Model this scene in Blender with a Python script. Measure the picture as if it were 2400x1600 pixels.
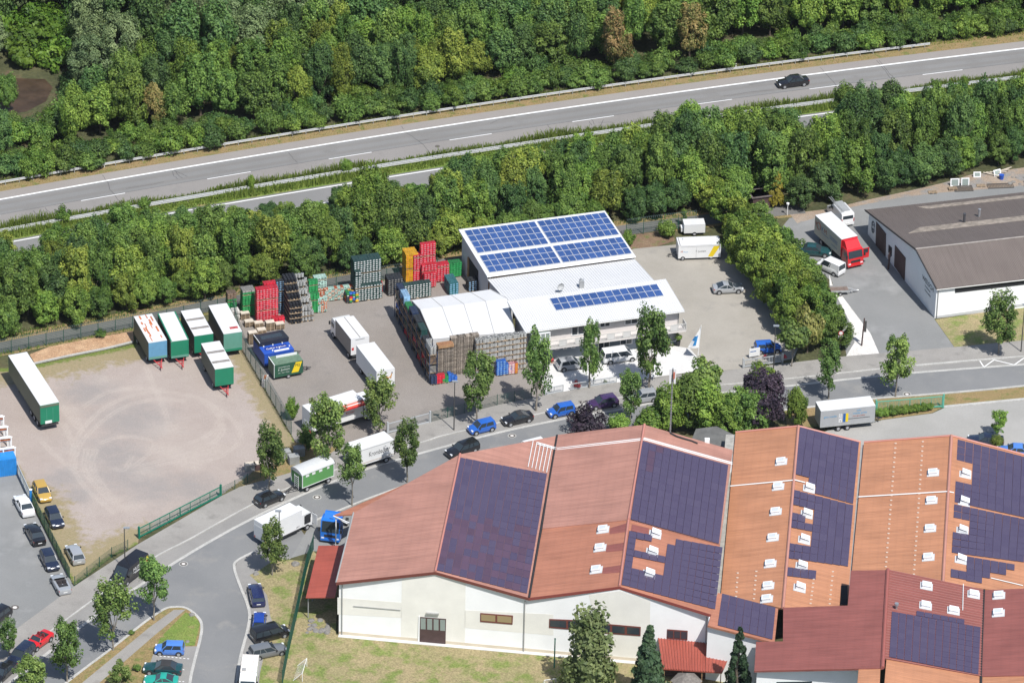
import bpy, bmesh, math, random
import numpy as np
from mathutils import Vector, Matrix

for _o in list(bpy.data.objects):
  bpy.data.objects.remove(_o)
scene = bpy.context.scene
COL = scene.collection

# ------------------------------------------------------------------ camera
F_PX, PITCH, ROLL, CAM_H = 12500.0, math.radians(30.5), math.radians(1.4), 356.0
CAM_Y = -CAM_H / math.tan(PITCH)
CAM = Vector((0.0, CAM_Y, CAM_H))
_R = Vector((1, 0, 0))
_U = Vector((0, math.sin(PITCH), math.cos(PITCH)))
_F = Vector((0, math.cos(PITCH), -math.sin(PITCH)))
CX = _R * math.cos(ROLL) + _U * math.sin(ROLL)
CY = _U * math.cos(ROLL) - _R * math.sin(ROLL)
cam_data = bpy.data.cameras.new("camera")
cam = bpy.data.objects.new("camera", cam_data)
COL.objects.link(cam)
cam_data.sensor_fit = 'HORIZONTAL'
cam_data.sensor_width = 36.0
cam_data.lens = F_PX / 2400.0 * 36.0
cam_data.clip_start = 5.0
cam_data.clip_end = 6000.0
cam.matrix_world = Matrix(((CX.x, CY.x, -_F.x, CAM.x), (CX.y, CY.y, -_F.y, CAM.y), (CX.z, CY.z, -_F.z, CAM.z), (0, 0, 0, 1)))
scene.camera = cam

# ------------------------------------------------------------------ light
SUN_EL = math.radians(58.5)
SUN_H = Vector((2.2, -3.5, 0)).normalized()          # horizontal direction towards the sun
SUN_V = Vector((SUN_H.x * math.cos(SUN_EL), SUN_H.y * math.cos(SUN_EL), math.sin(SUN_EL)))
world = bpy.data.worlds.new("World")
scene.world = world
world.use_nodes = True
_nt = world.node_tree
_sky = _nt.nodes.new("ShaderNodeTexSky")
_sky.sky_type = 'NISHITA'
_sky.sun_disc = False
_sky.sun_elevation = SUN_EL
_sky.sun_rotation = math.atan2(SUN_H.x, SUN_H.y)
_bg = _nt.nodes["Background"]
_bg.inputs[1].default_value = 0.115
_nt.links.new(_sky.outputs[0], _bg.inputs[0])
sun_data = bpy.data.lights.new("sun", 'SUN')
sun_data.energy = 5.0
sun_data.angle = math.radians(0.53)
sun_data.color = (1.0, 0.975, 0.935)
sun = bpy.data.objects.new("sun", sun_data)
COL.objects.link(sun)
sun.rotation_euler = (-SUN_V).to_track_quat('-Z', 'Y').to_euler()
scene.view_settings.view_transform = 'Standard'
scene.view_settings.look = 'None'
scene.view_settings.exposure = 0.27
scene.view_settings.gamma = 1.0
scene.view_settings.use_curve_mapping = False
try:
  scene.cycles.max_bounces = 6
  scene.cycles.transparent_max_bounces = 10
except Exception:
  pass

# ------------------------------------------------------------------ survey: photo position -> point of the place
VIEWS = dict(a=(0, 0, 2.904), b=(800, 0, 2.904), c=(1600, 0, 2.904), d=(0, 530, 3.92), e=(500, 560, 4.612), f=(900, 560, 4.355),
       g=(1050, 470, 3.618), h=(1550, 420, 3.409), i=(1850, 380, 3.267), j=(0, 800, 3.36), k=(0, 1120, 3.266), l=(450, 1120, 3.267),
       m=(560, 860, 3.92), n=(1050, 800, 4.276), o=(1500, 820, 2.613), p=(700, 980, 2.529), q=(1200, 980, 2.529), r=(1650, 980, 2.529), s=(0, 0, 1.0))

def px(v, x, y):
  a = VIEWS[v]
  return (a[0] + x / a[2], a[1] + y / a[2])

def ray(p):
  return _F + CX * ((p[0] - 1200.0) / F_PX) + CY * (-(p[1] - 800.0) / F_PX)

def at(p, z=0.0):
  d = ray(p)
  t = (z - CAM.z) / d.z
  return CAM + d * t

def W(v, x, y, z=0.0):
  return at(px(v, x, y), z)

def to_px(w):
  d = Vector(w) - CAM
  zc = d.dot(_F)
  return (1200 + F_PX * d.dot(CX) / zc, 800 - F_PX * d.dot(CY) / zc)

def height(base, top_y):
  """height over the ground point base whose top is seen at image row top_y"""
  b = at(base)
  z = 3.0
  for _ in range(8):
    y0 = to_px(b + Vector((0, 0, z)))[1]
    y1 = to_px(b + Vector((0, 0, z + 1)))[1]
    z += (top_y - y0) / (y1 - y0)
  return z

def on_plane(p, p0, n):
  d = ray(p)
  return CAM + d * ((p0 - CAM).dot(n) / d.dot(n))

# ------------------------------------------------------------------ materials
MATS = {}
def mat(name, col, rough=0.7, var=0.0, scale=1.0, col2=None, bump=0.0, bscale=None, metal=0.0, spec=0.4, detail=4.0, coords='Object', objvar=0.0):
  if name in MATS:
    return MATS[name]
  m = bpy.data.materials.new(name)
  m.use_nodes = True
  nt = m.node_tree
  b = nt.nodes["Principled BSDF"]
  b.inputs["Roughness"].default_value = rough
  b.inputs["Metallic"].default_value = metal
  b.inputs["Specular IOR Level"].default_value = spec
  c = (*col, 1)
  b.inputs["Base Color"].default_value = c
  tc = None
  last = None
  if var > 0 or col2 or bump > 0:
    tc = nt.nodes.new("ShaderNodeTexCoord")
  if var > 0 or col2:
    nz = nt.nodes.new("ShaderNodeTexNoise")
    nz.inputs["Scale"].default_value = scale
    nz.inputs["Detail"].default_value = detail
    nz.inputs["Roughness"].default_value = 0.65
    nt.links.new(tc.outputs[coords], nz.inputs["Vector"])
    rp = nt.nodes.new("ShaderNodeValToRGB")
    rp.color_ramp.elements[0].position = 0.36
    rp.color_ramp.elements[1].position = 0.66
    if col2:
      rp.color_ramp.elements[0].color = c
      rp.color_ramp.elements[1].color = (*col2, 1)
    else:
      rp.color_ramp.elements[0].color = (*[x * (1 - var) for x in col], 1)
      rp.color_ramp.elements[1].color = (*[min(1, x * (1 + var)) for x in col], 1)
    nt.links.new(nz.outputs[0], rp.inputs[0])
    last = rp.outputs[0]
  if objvar > 0:
    oi = nt.nodes.new("ShaderNodeObjectInfo")
    hs = nt.nodes.new("ShaderNodeHueSaturation")
    mr = nt.nodes.new("ShaderNodeMapRange")
    mr.inputs[3].default_value = 1 - objvar
    mr.inputs[4].default_value = 1 + objvar
    nt.links.new(oi.outputs["Random"], mr.inputs[0])
    nt.links.new(mr.outputs[0], hs.inputs["Value"])
    hs.inputs["Color"].default_value = c
    if last:
      nt.links.new(last, hs.inputs["Color"])
    last = hs.outputs[0]
  if last:
    nt.links.new(last, b.inputs["Base Color"])
  if bump > 0:
    n2 = nt.nodes.new("ShaderNodeTexNoise")
    n2.inputs["Scale"].default_value = bscale or scale * 4
    n2.inputs["Detail"].default_value = 3
    nt.links.new(tc.outputs[coords], n2.inputs["Vector"])
    bp = nt.nodes.new("ShaderNodeBump")
    bp.inputs["Strength"].default_value = bump
    bp.inputs["Distance"].default_value = 0.1
    nt.links.new(n2.outputs[0], bp.inputs["Height"])
    nt.links.new(bp.outputs[0], b.inputs["Normal"])
  MATS[name] = m
  return m

def ground_mat(name, col, col2, s1=0.12, fine=3.0, fine_amt=0.16, col3=None, s3=0.35, t3=0.6, rough=0.9):
  """large soft patches + fine grain (+ a third colour in blotches), in metres"""
  if name in MATS:
    return MATS[name]
  m = bpy.data.materials.new(name)
  m.use_nodes = True
  nt = m.node_tree
  b = nt.nodes["Principled BSDF"]
  b.inputs["Roughness"].default_value = rough
  b.inputs["Specular IOR Level"].default_value = 0.2
  g = nt.nodes.new("ShaderNodeNewGeometry")
  def noise(s, d=5.0):
    n = nt.nodes.new("ShaderNodeTexNoise")
    n.inputs["Scale"].default_value = s
    n.inputs["Detail"].default_value = d
    n.inputs["Roughness"].default_value = 0.62
    nt.links.new(g.outputs["Position"], n.inputs["Vector"])
    return n.outputs[0]
  def ramp(src, c0, c1, a=0.38, z=0.64):
    r = nt.nodes.new("ShaderNodeValToRGB")
    r.color_ramp.elements[0].position = a
    r.color_ramp.elements[1].position = z
    r.color_ramp.elements[0].color = c0
    r.color_ramp.elements[1].color = c1
    nt.links.new(src, r.inputs[0])
    return r.outputs[0]
  base = ramp(noise(s1), (*col, 1), (*col2, 1))
  if col3:
    mx = nt.nodes.new("ShaderNodeMixRGB")
    nt.links.new(ramp(noise(s3, 7), (0, 0, 0, 1), (1, 1, 1, 1), t3 - 0.07, t3 + 0.07), mx.inputs[0])
    nt.links.new(base, mx.inputs[1])
    mx.inputs[2].default_value = (*col3, 1)
    base = mx.outputs[0]
  gr = ramp(noise(fine, 3), (1 - fine_amt,) * 3 + (1,), (1 + fine_amt,) * 3 + (1,), 0.3, 0.7)
  ml = nt.nodes.new("ShaderNodeMixRGB")
  ml.blend_type = 'MULTIPLY'
  ml.inputs[0].default_value = 1
  nt.links.new(base, ml.inputs[1])
  nt.links.new(gr, ml.inputs[2])
  nt.links.new(ml.outputs[0], b.inputs["Base Color"])
  MATS[name] = m
  return m

# ------------------------------------------------------------------ mesh builder
class MB:
  def __init__(self):
    self.v, self.f, self.m = [], [], []
  def add(self, vs, fs, m=0):
    n = len(self.v)
    self.v += [tuple(x) for x in vs]
    self.f += [tuple(i + n for i in f) for f in fs]
    self.m += [m] * len(fs)
    return self
  def hexa(self, p, m=0):
    """8 points: bottom 4 counter-clockwise, then top 4"""
    return self.add(p, [(3, 2, 1, 0), (4, 5, 6, 7), (0, 1, 5, 4), (1, 2, 6, 5), (2, 3, 7, 6), (3, 0, 4, 7)], m)
  def box(self, c, s, rz=0.0, m=0):
    x, y, z = s[0] / 2, s[1] / 2, s[2] / 2
    ca, sa = math.cos(rz), math.sin(rz)
    p = [(c[0] + ca * a - sa * b, c[1] + sa * a + ca * b, c[2] + d) for d in (-z, z) for a, b in ((-x, -y), (x, -y), (x, y), (-x, y))]
    return self.hexa(p, m)
  def span(self, x0, x1, y0, y1, z0, z1, m=0):
    return self.box(((x0 + x1) / 2, (y0 + y1) / 2, (z0 + z1) / 2), (x1 - x0, y1 - y0, z1 - z0), 0, m)
  def prism(self, pts, z0, z1, m=0):
    n = len(pts)
    if sum(pts[i][0] * pts[(i + 1) % n][1] - pts[(i + 1) % n][0] * pts[i][1] for i in range(n)) < 0:
      pts = pts[::-1]
    vs = [(p[0], p[1], z0) for p in pts] + [(p[0], p[1], z1) for p in pts]
    fs = [tuple(range(n))[::-1], tuple(range(n, 2 * n))] + [(i, (i + 1) % n, n + (i + 1) % n, n + i) for i in range(n)]
    return self.add(vs, fs, m)
  def slab(self, pts, t, m=0):
    """3-D polygon with thickness t downwards"""
    n = len(pts)
    vs = [tuple(p) for p in pts] + [(p[0], p[1], p[2] - t) for p in pts]
    a = sum(pts[i][0] * pts[(i + 1) % n][1] - pts[(i + 1) % n][0] * pts[i][1] for i in range(n))
    o = list(range(n))
    if a < 0:
      o = o[::-1]
    fs = [tuple(o), tuple(n + i for i in o[::-1])] + [(o[i], n + o[i], n + o[(i + 1) % n], o[(i + 1) % n]) for i in range(n)]
    return self.add(vs, fs, m)
  def tube(self, p0, p1, r, n=6, r2=None, caps=True, m=0):
    p0, p1 = Vector(p0), Vector(p1)
    d = (p1 - p0).normalized()
    a = d.orthogonal().normalized()
    b = d.cross(a)
    r2 = r if r2 is None else r2
    vs = []
    for p, q in ((p0, r), (p1, r2)):
      vs += [p + (a * math.cos(2 * math.pi * i / n) + b * math.sin(2 * math.pi * i / n)) * q for i in range(n)]
    fs = [(i, (i + 1) % n, n + (i + 1) % n, n + i) for i in range(n)]
    if caps:
      fs += [tuple(range(n))[::-1], tuple(range(n, 2 * n))]
    return self.add(vs, fs, m)
  def path(self, pts, r, n=5, m=0):
    for p, q in zip(pts[:-1], pts[1:]):
      self.tube(p, q, r, n, None, True, m)
    return self
  def loft(self, rings, m=0, caps=True):
    n = len(rings[0])
    vs = [p for r in rings for p in r]
    fs = []
    for k in range(len(rings) - 1):
      for i in range(n):
        j = (i + 1) % n
        fs.append((k * n + i, k * n + j, (k + 1) * n + j, (k + 1) * n + i))
    if caps:
      fs += [tuple(range(n))[::-1], tuple((len(rings) - 1) * n + i for i in range(n))]
    return self.add(vs, fs, m)
  def mesh(self, name, mats, smooth=None, inv=None):
    me = bpy.data.meshes.new(name)
    vs = self.v if inv is None else [tuple(inv @ Vector(p)) for p in self.v]
    me.from_pydata(vs, [], self.f)
    for x in (mats if isinstance(mats, (list, tuple)) else [mats]):
      me.materials.append(x)
    if any(self.m):
      me.polygons.foreach_set("material_index", self.m)
    if smooth is not None:
      me.polygons.foreach_set("use_smooth", [True] * len(me.polygons))
      me.set_sharp_from_angle(angle=math.radians(smooth))
    me.update()
    return me
  def build(self, name, mats, parent=None, smooth=None, world=False, fix=False):
    inv = chain(parent).inverted() if (world and parent is not None) else None
    me = self.mesh(name, mats, smooth, inv)
    if fix:
      bm = bmesh.new()
      bm.from_mesh(me)
      bmesh.ops.recalc_face_normals(bm, faces=bm.faces)
      bm.to_mesh(me)
      bm.free()
    return put(name, me, parent)

def chain(o):
  m = o.matrix_basis.copy()
  while o.parent is not None:
    o = o.parent
    m = o.matrix_basis @ m
  return m

def put(name, me, parent=None, loc=None, rot=None, scale=None, m=None):
  o = bpy.data.objects.new(name, me)
  COL.objects.link(o)
  if parent is not None:
    o.parent = parent
  if loc is not None:
    o.location = loc
  if rot is not None:
    o.rotation_euler = rot
  if scale is not None:
    o.scale = scale
  if m is not None and me.materials:
    o.material_slots[0].link = 'OBJECT'
    o.material_slots[0].material = m
  return o

def tag(o, label=None, cat=None, group=None, kind=None):
  if label: o["label"] = label
  if cat: o["category"] = cat
  if group: o["group"] = group
  if kind: o["kind"] = kind
  return o

def thing(name, label, cat, loc=(0, 0, 0), rz=0.0, group=None):
  o = bpy.data.objects.new(name, None)
  COL.objects.link(o)
  o.empty_display_size = 0.3
  o.matrix_basis = Matrix.Translation(Vector(loc)) @ Matrix.Rotation(rz, 4, 'Z')
  return tag(o, label, cat, group)

def copy_tree(o, parent=None):
  c = o.copy()
  COL.objects.link(c)
  if parent is not None:
    c.parent = parent
  for ch in o.children:
    copy_tree(ch, c)
  return c

def sheet(name, pts, z, m, z0=None, label=None):
  """a ground sheet from photo positions; with z0 a slab with real edges"""
  w = [at(p) for p in pts]
  b = MB()
  if z0 is None:
    n = len(w)
    a = sum(w[i].x * w[(i + 1) % n].y - w[(i + 1) % n].x * w[i].y for i in range(n))
    if a < 0:
      w = w[::-1]
    b.add([(p.x, p.y, z) for p in w], [tuple(range(n))])
  else:
    b.prism([(p.x, p.y) for p in w], z0, z)
  o = b.build(name, m)
  o["kind"] = "structure"
  if label: o["label"] = label
  return o

def offset(line, d):
  """shift a ground polyline sideways by d metres (positive towards the camera side)"""
  out = []
  for i, p in enumerate(line):
    t = (line[min(i + 1, len(line) - 1)] - line[max(i - 1, 0)])
    t.z = 0
    t.normalize()
    out.append(p + Vector((t.y, -t.x, 0)) * d)
  return out

def strip(name, l0, l1, z, m, z0=None):
  b = MB()
  n = len(l0)
  if z0 is None:
    b.add([(p.x, p.y, z) for p in l1] + [(p.x, p.y, z) for p in l0], [(i, i + 1, n + i + 1, n + i) for i in range(n - 1)])
  else:
    for i in range(n - 1):
      q = [l1[i], l1[i + 1], l0[i + 1], l0[i]]
      b.hexa([(p.x, p.y, z0) for p in q] + [(p.x, p.y, z) for p in q])
  o = b.build(name, m, fix=True)
  o["kind"] = "structure"
  return o

def smooth_line(pts, n=8):
  """Catmull-Rom through ground points"""
  out = []
  for i in range(len(pts) - 1):
    p0, p1, p2, p3 = pts[max(i - 1, 0)], pts[i], pts[i + 1], pts[min(i + 2, len(pts) - 1)]
    for k in range(n):
      t = k / n
      out.append(0.5 * ((2 * p1) + (p2 - p0) * t + (2 * p0 - 5 * p1 + 4 * p2 - p3) * t * t + (3 * p1 - p0 - 3 * p2 + p3) * t ** 3))
  out.append(pts[-1].copy())
  return out

FONTS = []
def text(body, size, m, parent, loc, rot, name="lettering", align='CENTER', extrude=0.004, shear=0.0, xs=1.0):
  c = bpy.data.curves.new(name, 'FONT')
  c.body = body
  c.size = size
  c.align_x = align
  c.extrude = extrude
  c.shear = shear
  c.resolution_u = 2
  c.materials.append(m)
  o = bpy.data.objects.new(name, c)
  COL.objects.link(o)
  o.parent = parent
  o.location = loc
  o.rotation_euler = rot
  o.scale = (xs, 1, 1)
  FONTS.append(o)
  return o

# ================================================================== GROUND AND ROADS
M_soil = ground_mat("soil", (0.050, 0.055, 0.025), (0.085, 0.085, 0.040), 0.15, 2.0, 0.3, (0.10, 0.075, 0.045), 0.3, 0.6)
M_road = ground_mat("street_asphalt", (0.160, 0.163, 0.165), (0.190, 0.191, 0.190), 0.10, 14.0, 0.10, (0.215, 0.21, 0.20), 0.25, 0.62)
M_hwy = ground_mat("highway_asphalt", (0.178, 0.176, 0.171), (0.198, 0.195, 0.190), 0.06, 16.0, 0.10, (0.17, 0.165, 0.158), 0.2, 0.6)
M_shoulder = ground_mat("shoulder_asphalt", (0.235, 0.215, 0.200), (0.255, 0.235, 0.215), 0.08, 14.0, 0.09)
M_pave = ground_mat("pavement_stone", (0.235, 0.222, 0.205), (0.275, 0.262, 0.242), 0.14, 9.0, 0.14, (0.205, 0.195, 0.180), 0.45, 0.6)
M_lane = ground_mat("parking_lane_stone", (0.215, 0.208, 0.197), (0.25, 0.24, 0.225), 0.16, 9.0, 0.12)
M_kerb = ground_mat("kerb_stone", (0.34, 0.335, 0.315), (0.41, 0.40, 0.375), 0.5, 6.0, 0.2)
M_path = ground_mat("path_asphalt", (0.115, 0.113, 0.108), (0.145, 0.14, 0.132), 0.15, 10.0, 0.12)
M_lot = ground_mat("lot_asphalt", (0.185, 0.187, 0.183), (0.215, 0.215, 0.21), 0.08, 10.0, 0.10, (0.245, 0.245, 0.24), 0.14, 0.60)
M_store = ground_mat("storage_yard_gravel", (0.205, 0.183, 0.163), (0.235, 0.212, 0.192), 0.10, 7.0, 0.16, (0.18, 0.165, 0.15), 0.3, 0.62)
M_concrete = ground_mat("forecourt_concrete", (0.50, 0.49, 0.475), (0.56, 0.55, 0.53), 0.2, 5.0, 0.05)
M_court = ground_mat("court_paving", (0.275, 0.255, 0.22), (0.315, 0.292, 0.255), 0.12, 9.0, 0.10, (0.245, 0.23, 0.205), 0.22, 0.63)
M_east = ground_mat("east_paving", (0.275, 0.268, 0.25), (0.315, 0.305, 0.288), 0.12, 9.0, 0.1)
M_whitegravel = ground_mat("white_gravel", (0.52, 0.50, 0.47), (0.62, 0.60, 0.57), 0.6, 5.0, 0.2)
M_drylawn = ground_mat("dry_lawn", (0.275, 0.222, 0.125), (0.225, 0.20, 0.10), 0.25, 5.0, 0.34, (0.145, 0.18, 0.05), 0.40, 0.54)
M_verge = ground_mat("dry_verge", (0.24, 0.17, 0.085), (0.20, 0.16, 0.07), 0.4, 6.0, 0.35, (0.12, 0.14, 0.04), 0.7, 0.60)
M_grass = ground_mat("green_grass", (0.115, 0.175, 0.035), (0.16, 0.20, 0.05), 0.3, 6.0, 0.35, (0.24, 0.19, 0.09), 0.5, 0.62)
M_bark = ground_mat("wood_chips", (0.33, 0.20, 0.115), (0.42, 0.28, 0.17), 0.6, 8.0, 0.45)
M_bed = ground_mat("bare_bed", (0.155, 0.10, 0.065), (0.20, 0.14, 0.09), 0.5, 7.0, 0.35, (0.10, 0.13, 0.04), 0.6, 0.62)
M_white = mat("road_paint", (0.70, 0.70, 0.69), 0.6, 0.06, 1.2)
M_crack = mat("crack_tar", (0.045, 0.045, 0.048), 0.8)
M_cover = mat("manhole_concrete", (0.55, 0.52, 0.49), 0.8, 0.1, 3)
M_iron = mat("cast_iron", (0.10, 0.09, 0.08), 0.7)

big = MB()
big.add([(-2600, -900, 0), (2600, -900, 0), (2600, 3200, 0), (-2600, 3200, 0)], [(0, 1, 2, 3)])
tag(big.build("ground", M_soil), kind="structure")

# ---- highway
HWL = [at((x, 468 - 0.1794 * x + 1.328e-5 * x * x)) for x in range(-700, 3101, 100)]
def hw(d): return offset(HWL, d)
strip("highway_verge", hw(-5.0), hw(-2.0), 0.012, M_verge)
strip("highway", hw(-2.15), hw(7.8), 0.024, M_hwy)
strip("highway_shoulder", hw(-2.12), hw(-0.15), 0.032, M_shoulder)
strip("highway_near_lane", hw(4.12), hw(7.8), 0.029, ground_mat("lane_asphalt", (0.21, 0.198, 0.186), (0.23, 0.216, 0.203), 0.06, 16.0, 0.10, (0.195, 0.185, 0.175), 0.2, 0.6))
for _w in (0.85, 2.65):
  strip("highway_wheel_path", hw(_w), hw(_w + .75), 0.0265, ground_mat("wheel_path", (0.166, 0.160, 0.153), (0.186, 0.18, 0.171), 0.06, 16.0, 0.10))
strip("highway_edge_line", hw(-0.17), hw(0.17), 0.038, M_white)
strip("highway_median", hw(7.8), hw(11.3), 0.05, M_grass)
strip("highway_second_carriageway", hw(11.0), hw(22.5), 0.02, M_hwy)
strip("second_edge_line", hw(11.65), hw(11.87), 0.034, M_white)
strip("second_outer_line", hw(19.7), hw(19.95), 0.034, M_white)
def seg_on(line, x0, x1):
  """sub-polyline of an image-parametrised highway line, x0..x1 in photo columns"""
  def P(x):
    t = (x + 700) / 100
    i = max(0, min(len(line) - 2, int(t)))
    return line[i].lerp(line[i + 1], t - i)
  return [P(x0 + (x1 - x0) * k / 3) for k in range(4)]
_la, _lb = hw(4.14), hw(4.29)
for x0 in (-418, -118.0, 176.3, 471.8, 756.5, 1039.3, 1326.9, 1605, 1882.4, 2147.5, 2410):
  x1 = x0 + 104 - 0.005 * x0
  # shift columns from the lane line to the edge-line parametrisation
  strip("lane_dash", seg_on(_la, x0 - 9, x1 - 9), seg_on(_lb, x0 - 9, x1 - 9), 0.038, M_white)
_lc, _ld = hw(15.75), hw(15.9)
for k in range(11):
  x0 = -560 + k * 288
  strip("lane_dash", seg_on(_lc, x0, x0 + 97), seg_on(_ld, x0, x0 + 97), 0.034, M_white)
# the tarred centre seam, patches of the lane and cracks
strip("highway_seam", hw(4.02), hw(4.07), 0.033, M_crack)
rnd = random.Random(4)
def crack(v, pts, w=0.055):
  p = [W(v, *q) for q in pts]
  fine = []
  for a, b in zip(p[:-1], p[1:]):
    for k in range(3):
      q = a.lerp(b, k / 3)
      fine.append(q + Vector((rnd.uniform(-.08, .08), rnd.uniform(-.12, .12), 0)))
  fine.append(p[-1])
  l0, l1 = offset(fine, -w / 2), offset(fine, w / 2)
  strip("highway_crack", l0, l1, 0.035, M_crack)
for v, pts in (("a", [(700, 1190), (730, 1240), (750, 1290), (790, 1345), (825, 1390)]), ("a", [(1170, 1165), (1185, 1200), (1210, 1220)]),
       ("a", [(1185, 1160), (1215, 1195), (1245, 1215)]), ("a", [(1185, 1162), (1240, 1185), (1275, 1203)]), ("a", [(1965, 1042), (2000, 1085), (2025, 1108)]),
       ("a", [(860, 1285), (1000, 1265), (1115, 1240)]), ("a", [(150, 1500), (180, 1470), (240, 1475), (200, 1455)]), ("a", [(40, 1503), (150, 1490), (240, 1475)]),
       ("a", [(230, 1435), (245, 1470), (258, 1495)]), ("a", [(275, 1425), (297, 1480)]), ("a", [(310, 1418), (345, 1455)]), ("a", [(150, 1475), (160, 1510)]),
       ("b", [(440, 905), (500, 945), (560, 990), (590, 1030), (620, 1065)]), ("b", [(520, 962), (595, 950)]), ("b", [(940, 888), (1080, 880), (1165, 862)]),
       ("b", [(1010, 842), (1080, 815), (1185, 800)]), ("b", [(1400, 852), (1440, 890), (1475, 925)]), ("b", [(1685, 828), (1705, 855)]), ("b", [(1705, 815), (1722, 850)]),
       ("b", [(1745, 833), (1862, 836)]), ("b", [(1785, 818), (1770, 852)]), ("b", [(405, 860), (425, 882)]),
       ("c", [(935, 460), (985, 515), (1040, 580), (1075, 635)]), ("c", [(1320, 415), (1375, 480), (1420, 540), (1470, 580)]), ("c", [(1335, 412), (1400, 490), (1435, 535)]),
       ("c", [(275, 657), (450, 632), (620, 615)]), ("c", [(450, 582), (640, 552)])):
  crack(v, pts)

# ---- path behind the yards
PATH = smooth_line([at(p) for p in ((-300, 862), (0, 802), (178, 767), (357, 732), (518, 699), (756, 655), (880, 633), (1015, 611), (1250, 568), (1448, 530), (1641, 505), (1830, 482), (1880, 478))], 4)
PATH_NEAR = offset(PATH, 2.75)
strip("path_verge", offset(PATH, -1.4), offset(PATH, 0.1), 0.014, M_verge)
strip("footpath", PATH, PATH_NEAR, 0.03, M_path)
strip("path_verge_near", PATH_NEAR, offset(PATH, 3.4), 0.012, M_verge)

# ---- street: lines measured along the whole street
L0 = [(-260, 1705), (-60, 1545), (46, 1469), (174, 1375), (326, 1275), (516, 1165), (560, 1143), (713, 1100), (797, 1050), (909, 1018), (1006, 991), (1169, 950), (1277, 928), (1384, 907), (1564, 881), (1684, 872), (1749, 864), (1985, 836), (2119, 825), (2237, 815), (2400, 799), (2700, 772)]
L2 = [(-260, 1830), (-60, 1665), (76, 1558), (220, 1445), (389, 1331), (500, 1264), (591, 1215), (713, 1157), (856, 1100), (1000, 1058), (1171, 1013), (1330, 980), (1447, 961), (1560, 938), (1684, 921), (1844, 905), (1975, 890), (2150, 873), (2400, 854), (2700, 832)]
L1 = [(-260, 1765), (-60, 1600), (0, 1560), (116, 1481), (220, 1405), (352, 1313), (450, 1261), (597, 1180), (713, 1130), (850, 1080), (1000, 1034), (1050, 1019), (1253, 973), (1447, 934), (1560, 917), (1684, 904), (1844, 889), (1975, 875), (2147, 857), (2296, 844), (2400, 836), (2700, 812)]
L3a = [(2700, 872), (2400, 905), (2265, 918), (2128, 929), (2051, 935), (1906, 954), (1700, 977), (1500, 1008), (1300, 1047), (1100, 1092), (902, 1155), (782, 1202), (735, 1222)]
corner = [(705, 1240), (735, 1285), (683, 1307), (600, 1291), (557, 1313), (549, 1331), (563, 1374), (579, 1414), (585, 1445), (579, 1481), (566, 1530), (558, 1570), (552, 1640), (548, 1720)]
island = [(440, 1720), (444, 1610), (456, 1549), (468, 1503), (473, 1469), (465, 1448), (438, 1426), (407, 1423), (383, 1429), (337, 1460), (260, 1521), (171, 1588), (60, 1680), (-40, 1770)]
sheet("street", L2 + L3a + corner + island, 0.02, M_road)
sheet("pavement", L0 + L1[::-1], 0.13, M_pave, 0.0)
sheet("parking_lane", L1 + L2[::-1], 0.03, M_lane)
def kerb(pts, name="kerb", w=0.32, z=0.15, d=0.0, sm=4):
  l = smooth_line([at(p) for p in pts], sm)
  strip(name, offset(l, d - w / 2), offset(l, d + w / 2), z, M_kerb, 0.0)
kerb(L1[2:-1], w=0.22, z=0.145)
kerb(L2[1:], "gutter", 0.42, 0.040)
kerb(L3a[::-1], w=0.3, z=0.14)
kerb(corner[3:], w=0.34, z=0.10)
kerb(island[::-1], w=0.34, z=0.12)

# ---- grounds of the plots
sheet("storage_yard", [(545, 716), (756, 683), (880, 661), (1100, 622), (1160, 750), (1290, 800), (1290, 925), (1169, 949), (1006, 990), (909, 1017), (797, 1049), (693, 1036), (568, 818)], 0.022, M_store)
sheet("forecourt", [(1274, 905), (1243, 838), (1582, 811), (1617, 817), (1640, 843), (1640, 869), (1564, 880), (1384, 906), (1278, 926)], 0.03, M_concrete)
sheet("court_yard", [(1440, 596), (1487, 583), (1600, 572), (1700, 575), (1740, 620), (1890, 770), (1860, 840), (1749, 863), (1640, 874), (1640, 840), (1582, 808), (1500, 800), (1440, 700)], 0.024, M_court)
sheet("planting_bed", [px('g', *q) for q in ((1440, 300), (1880, 255), (1930, 340), (1780, 390), (1560, 412), (1470, 400))], 0.034, M_bed)
sheet("workshop_yard", [px('i', *q) for q in ((-140, 600), (0, 430), (260, 385), (600, 300), (1100, 235), (1900, 165), (1950, 700), (1110, 1202), (1265, 1420), (880, 1457), (690, 1475), (440, 1490), (330, 920), (60, 680))], 0.022, M_lot)
sheet("yard_soil", [px('i', *q) for q in ((0, 395), (300, 360), (620, 285), (900, 225), (1180, 160), (1400, 95), (1900, 30), (1900, 175), (1100, 240), (760, 290), (480, 345), (60, 470))], 0.028, ground_mat('bare_earth', (0.25, 0.19, 0.14), (0.29, 0.235, 0.185), 0.3, 6.0, 0.25, (0.21, 0.20, 0.19), 0.4, 0.55))
sheet("white_gravel_bed", [px('i', *q) for q in ((305, 860), (345, 985), (400, 1020), (520, 1180), (620, 1310), (692, 1475), (430, 1494), (500, 1380), (470, 1240), (370, 1040), (310, 960))], 0.034, M_whitegravel)
sheet("workshop_lawn", [px('i', *q) for q in ((1116, 1207), (1797, 1102), (1950, 1080), (1950, 1370), (1265, 1418))], 0.03, M_drylawn)
sheet("lot", [(-120, 1080), (30, 1076), (40, 1108), (73, 1180), (173, 1374), (46, 1469), (-60, 1545), (-260, 1700), (-400, 1400)], 0.024, M_lot)
sheet("east_court", [px('o', *q) for q in ((900, 720), (1000, 560), (1200, 470), (1460, 432), (1790, 388), (1870, 352), (2352, 310), (3000, 255), (3000, 900), (900, 900))], 0.026, M_east)
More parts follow.
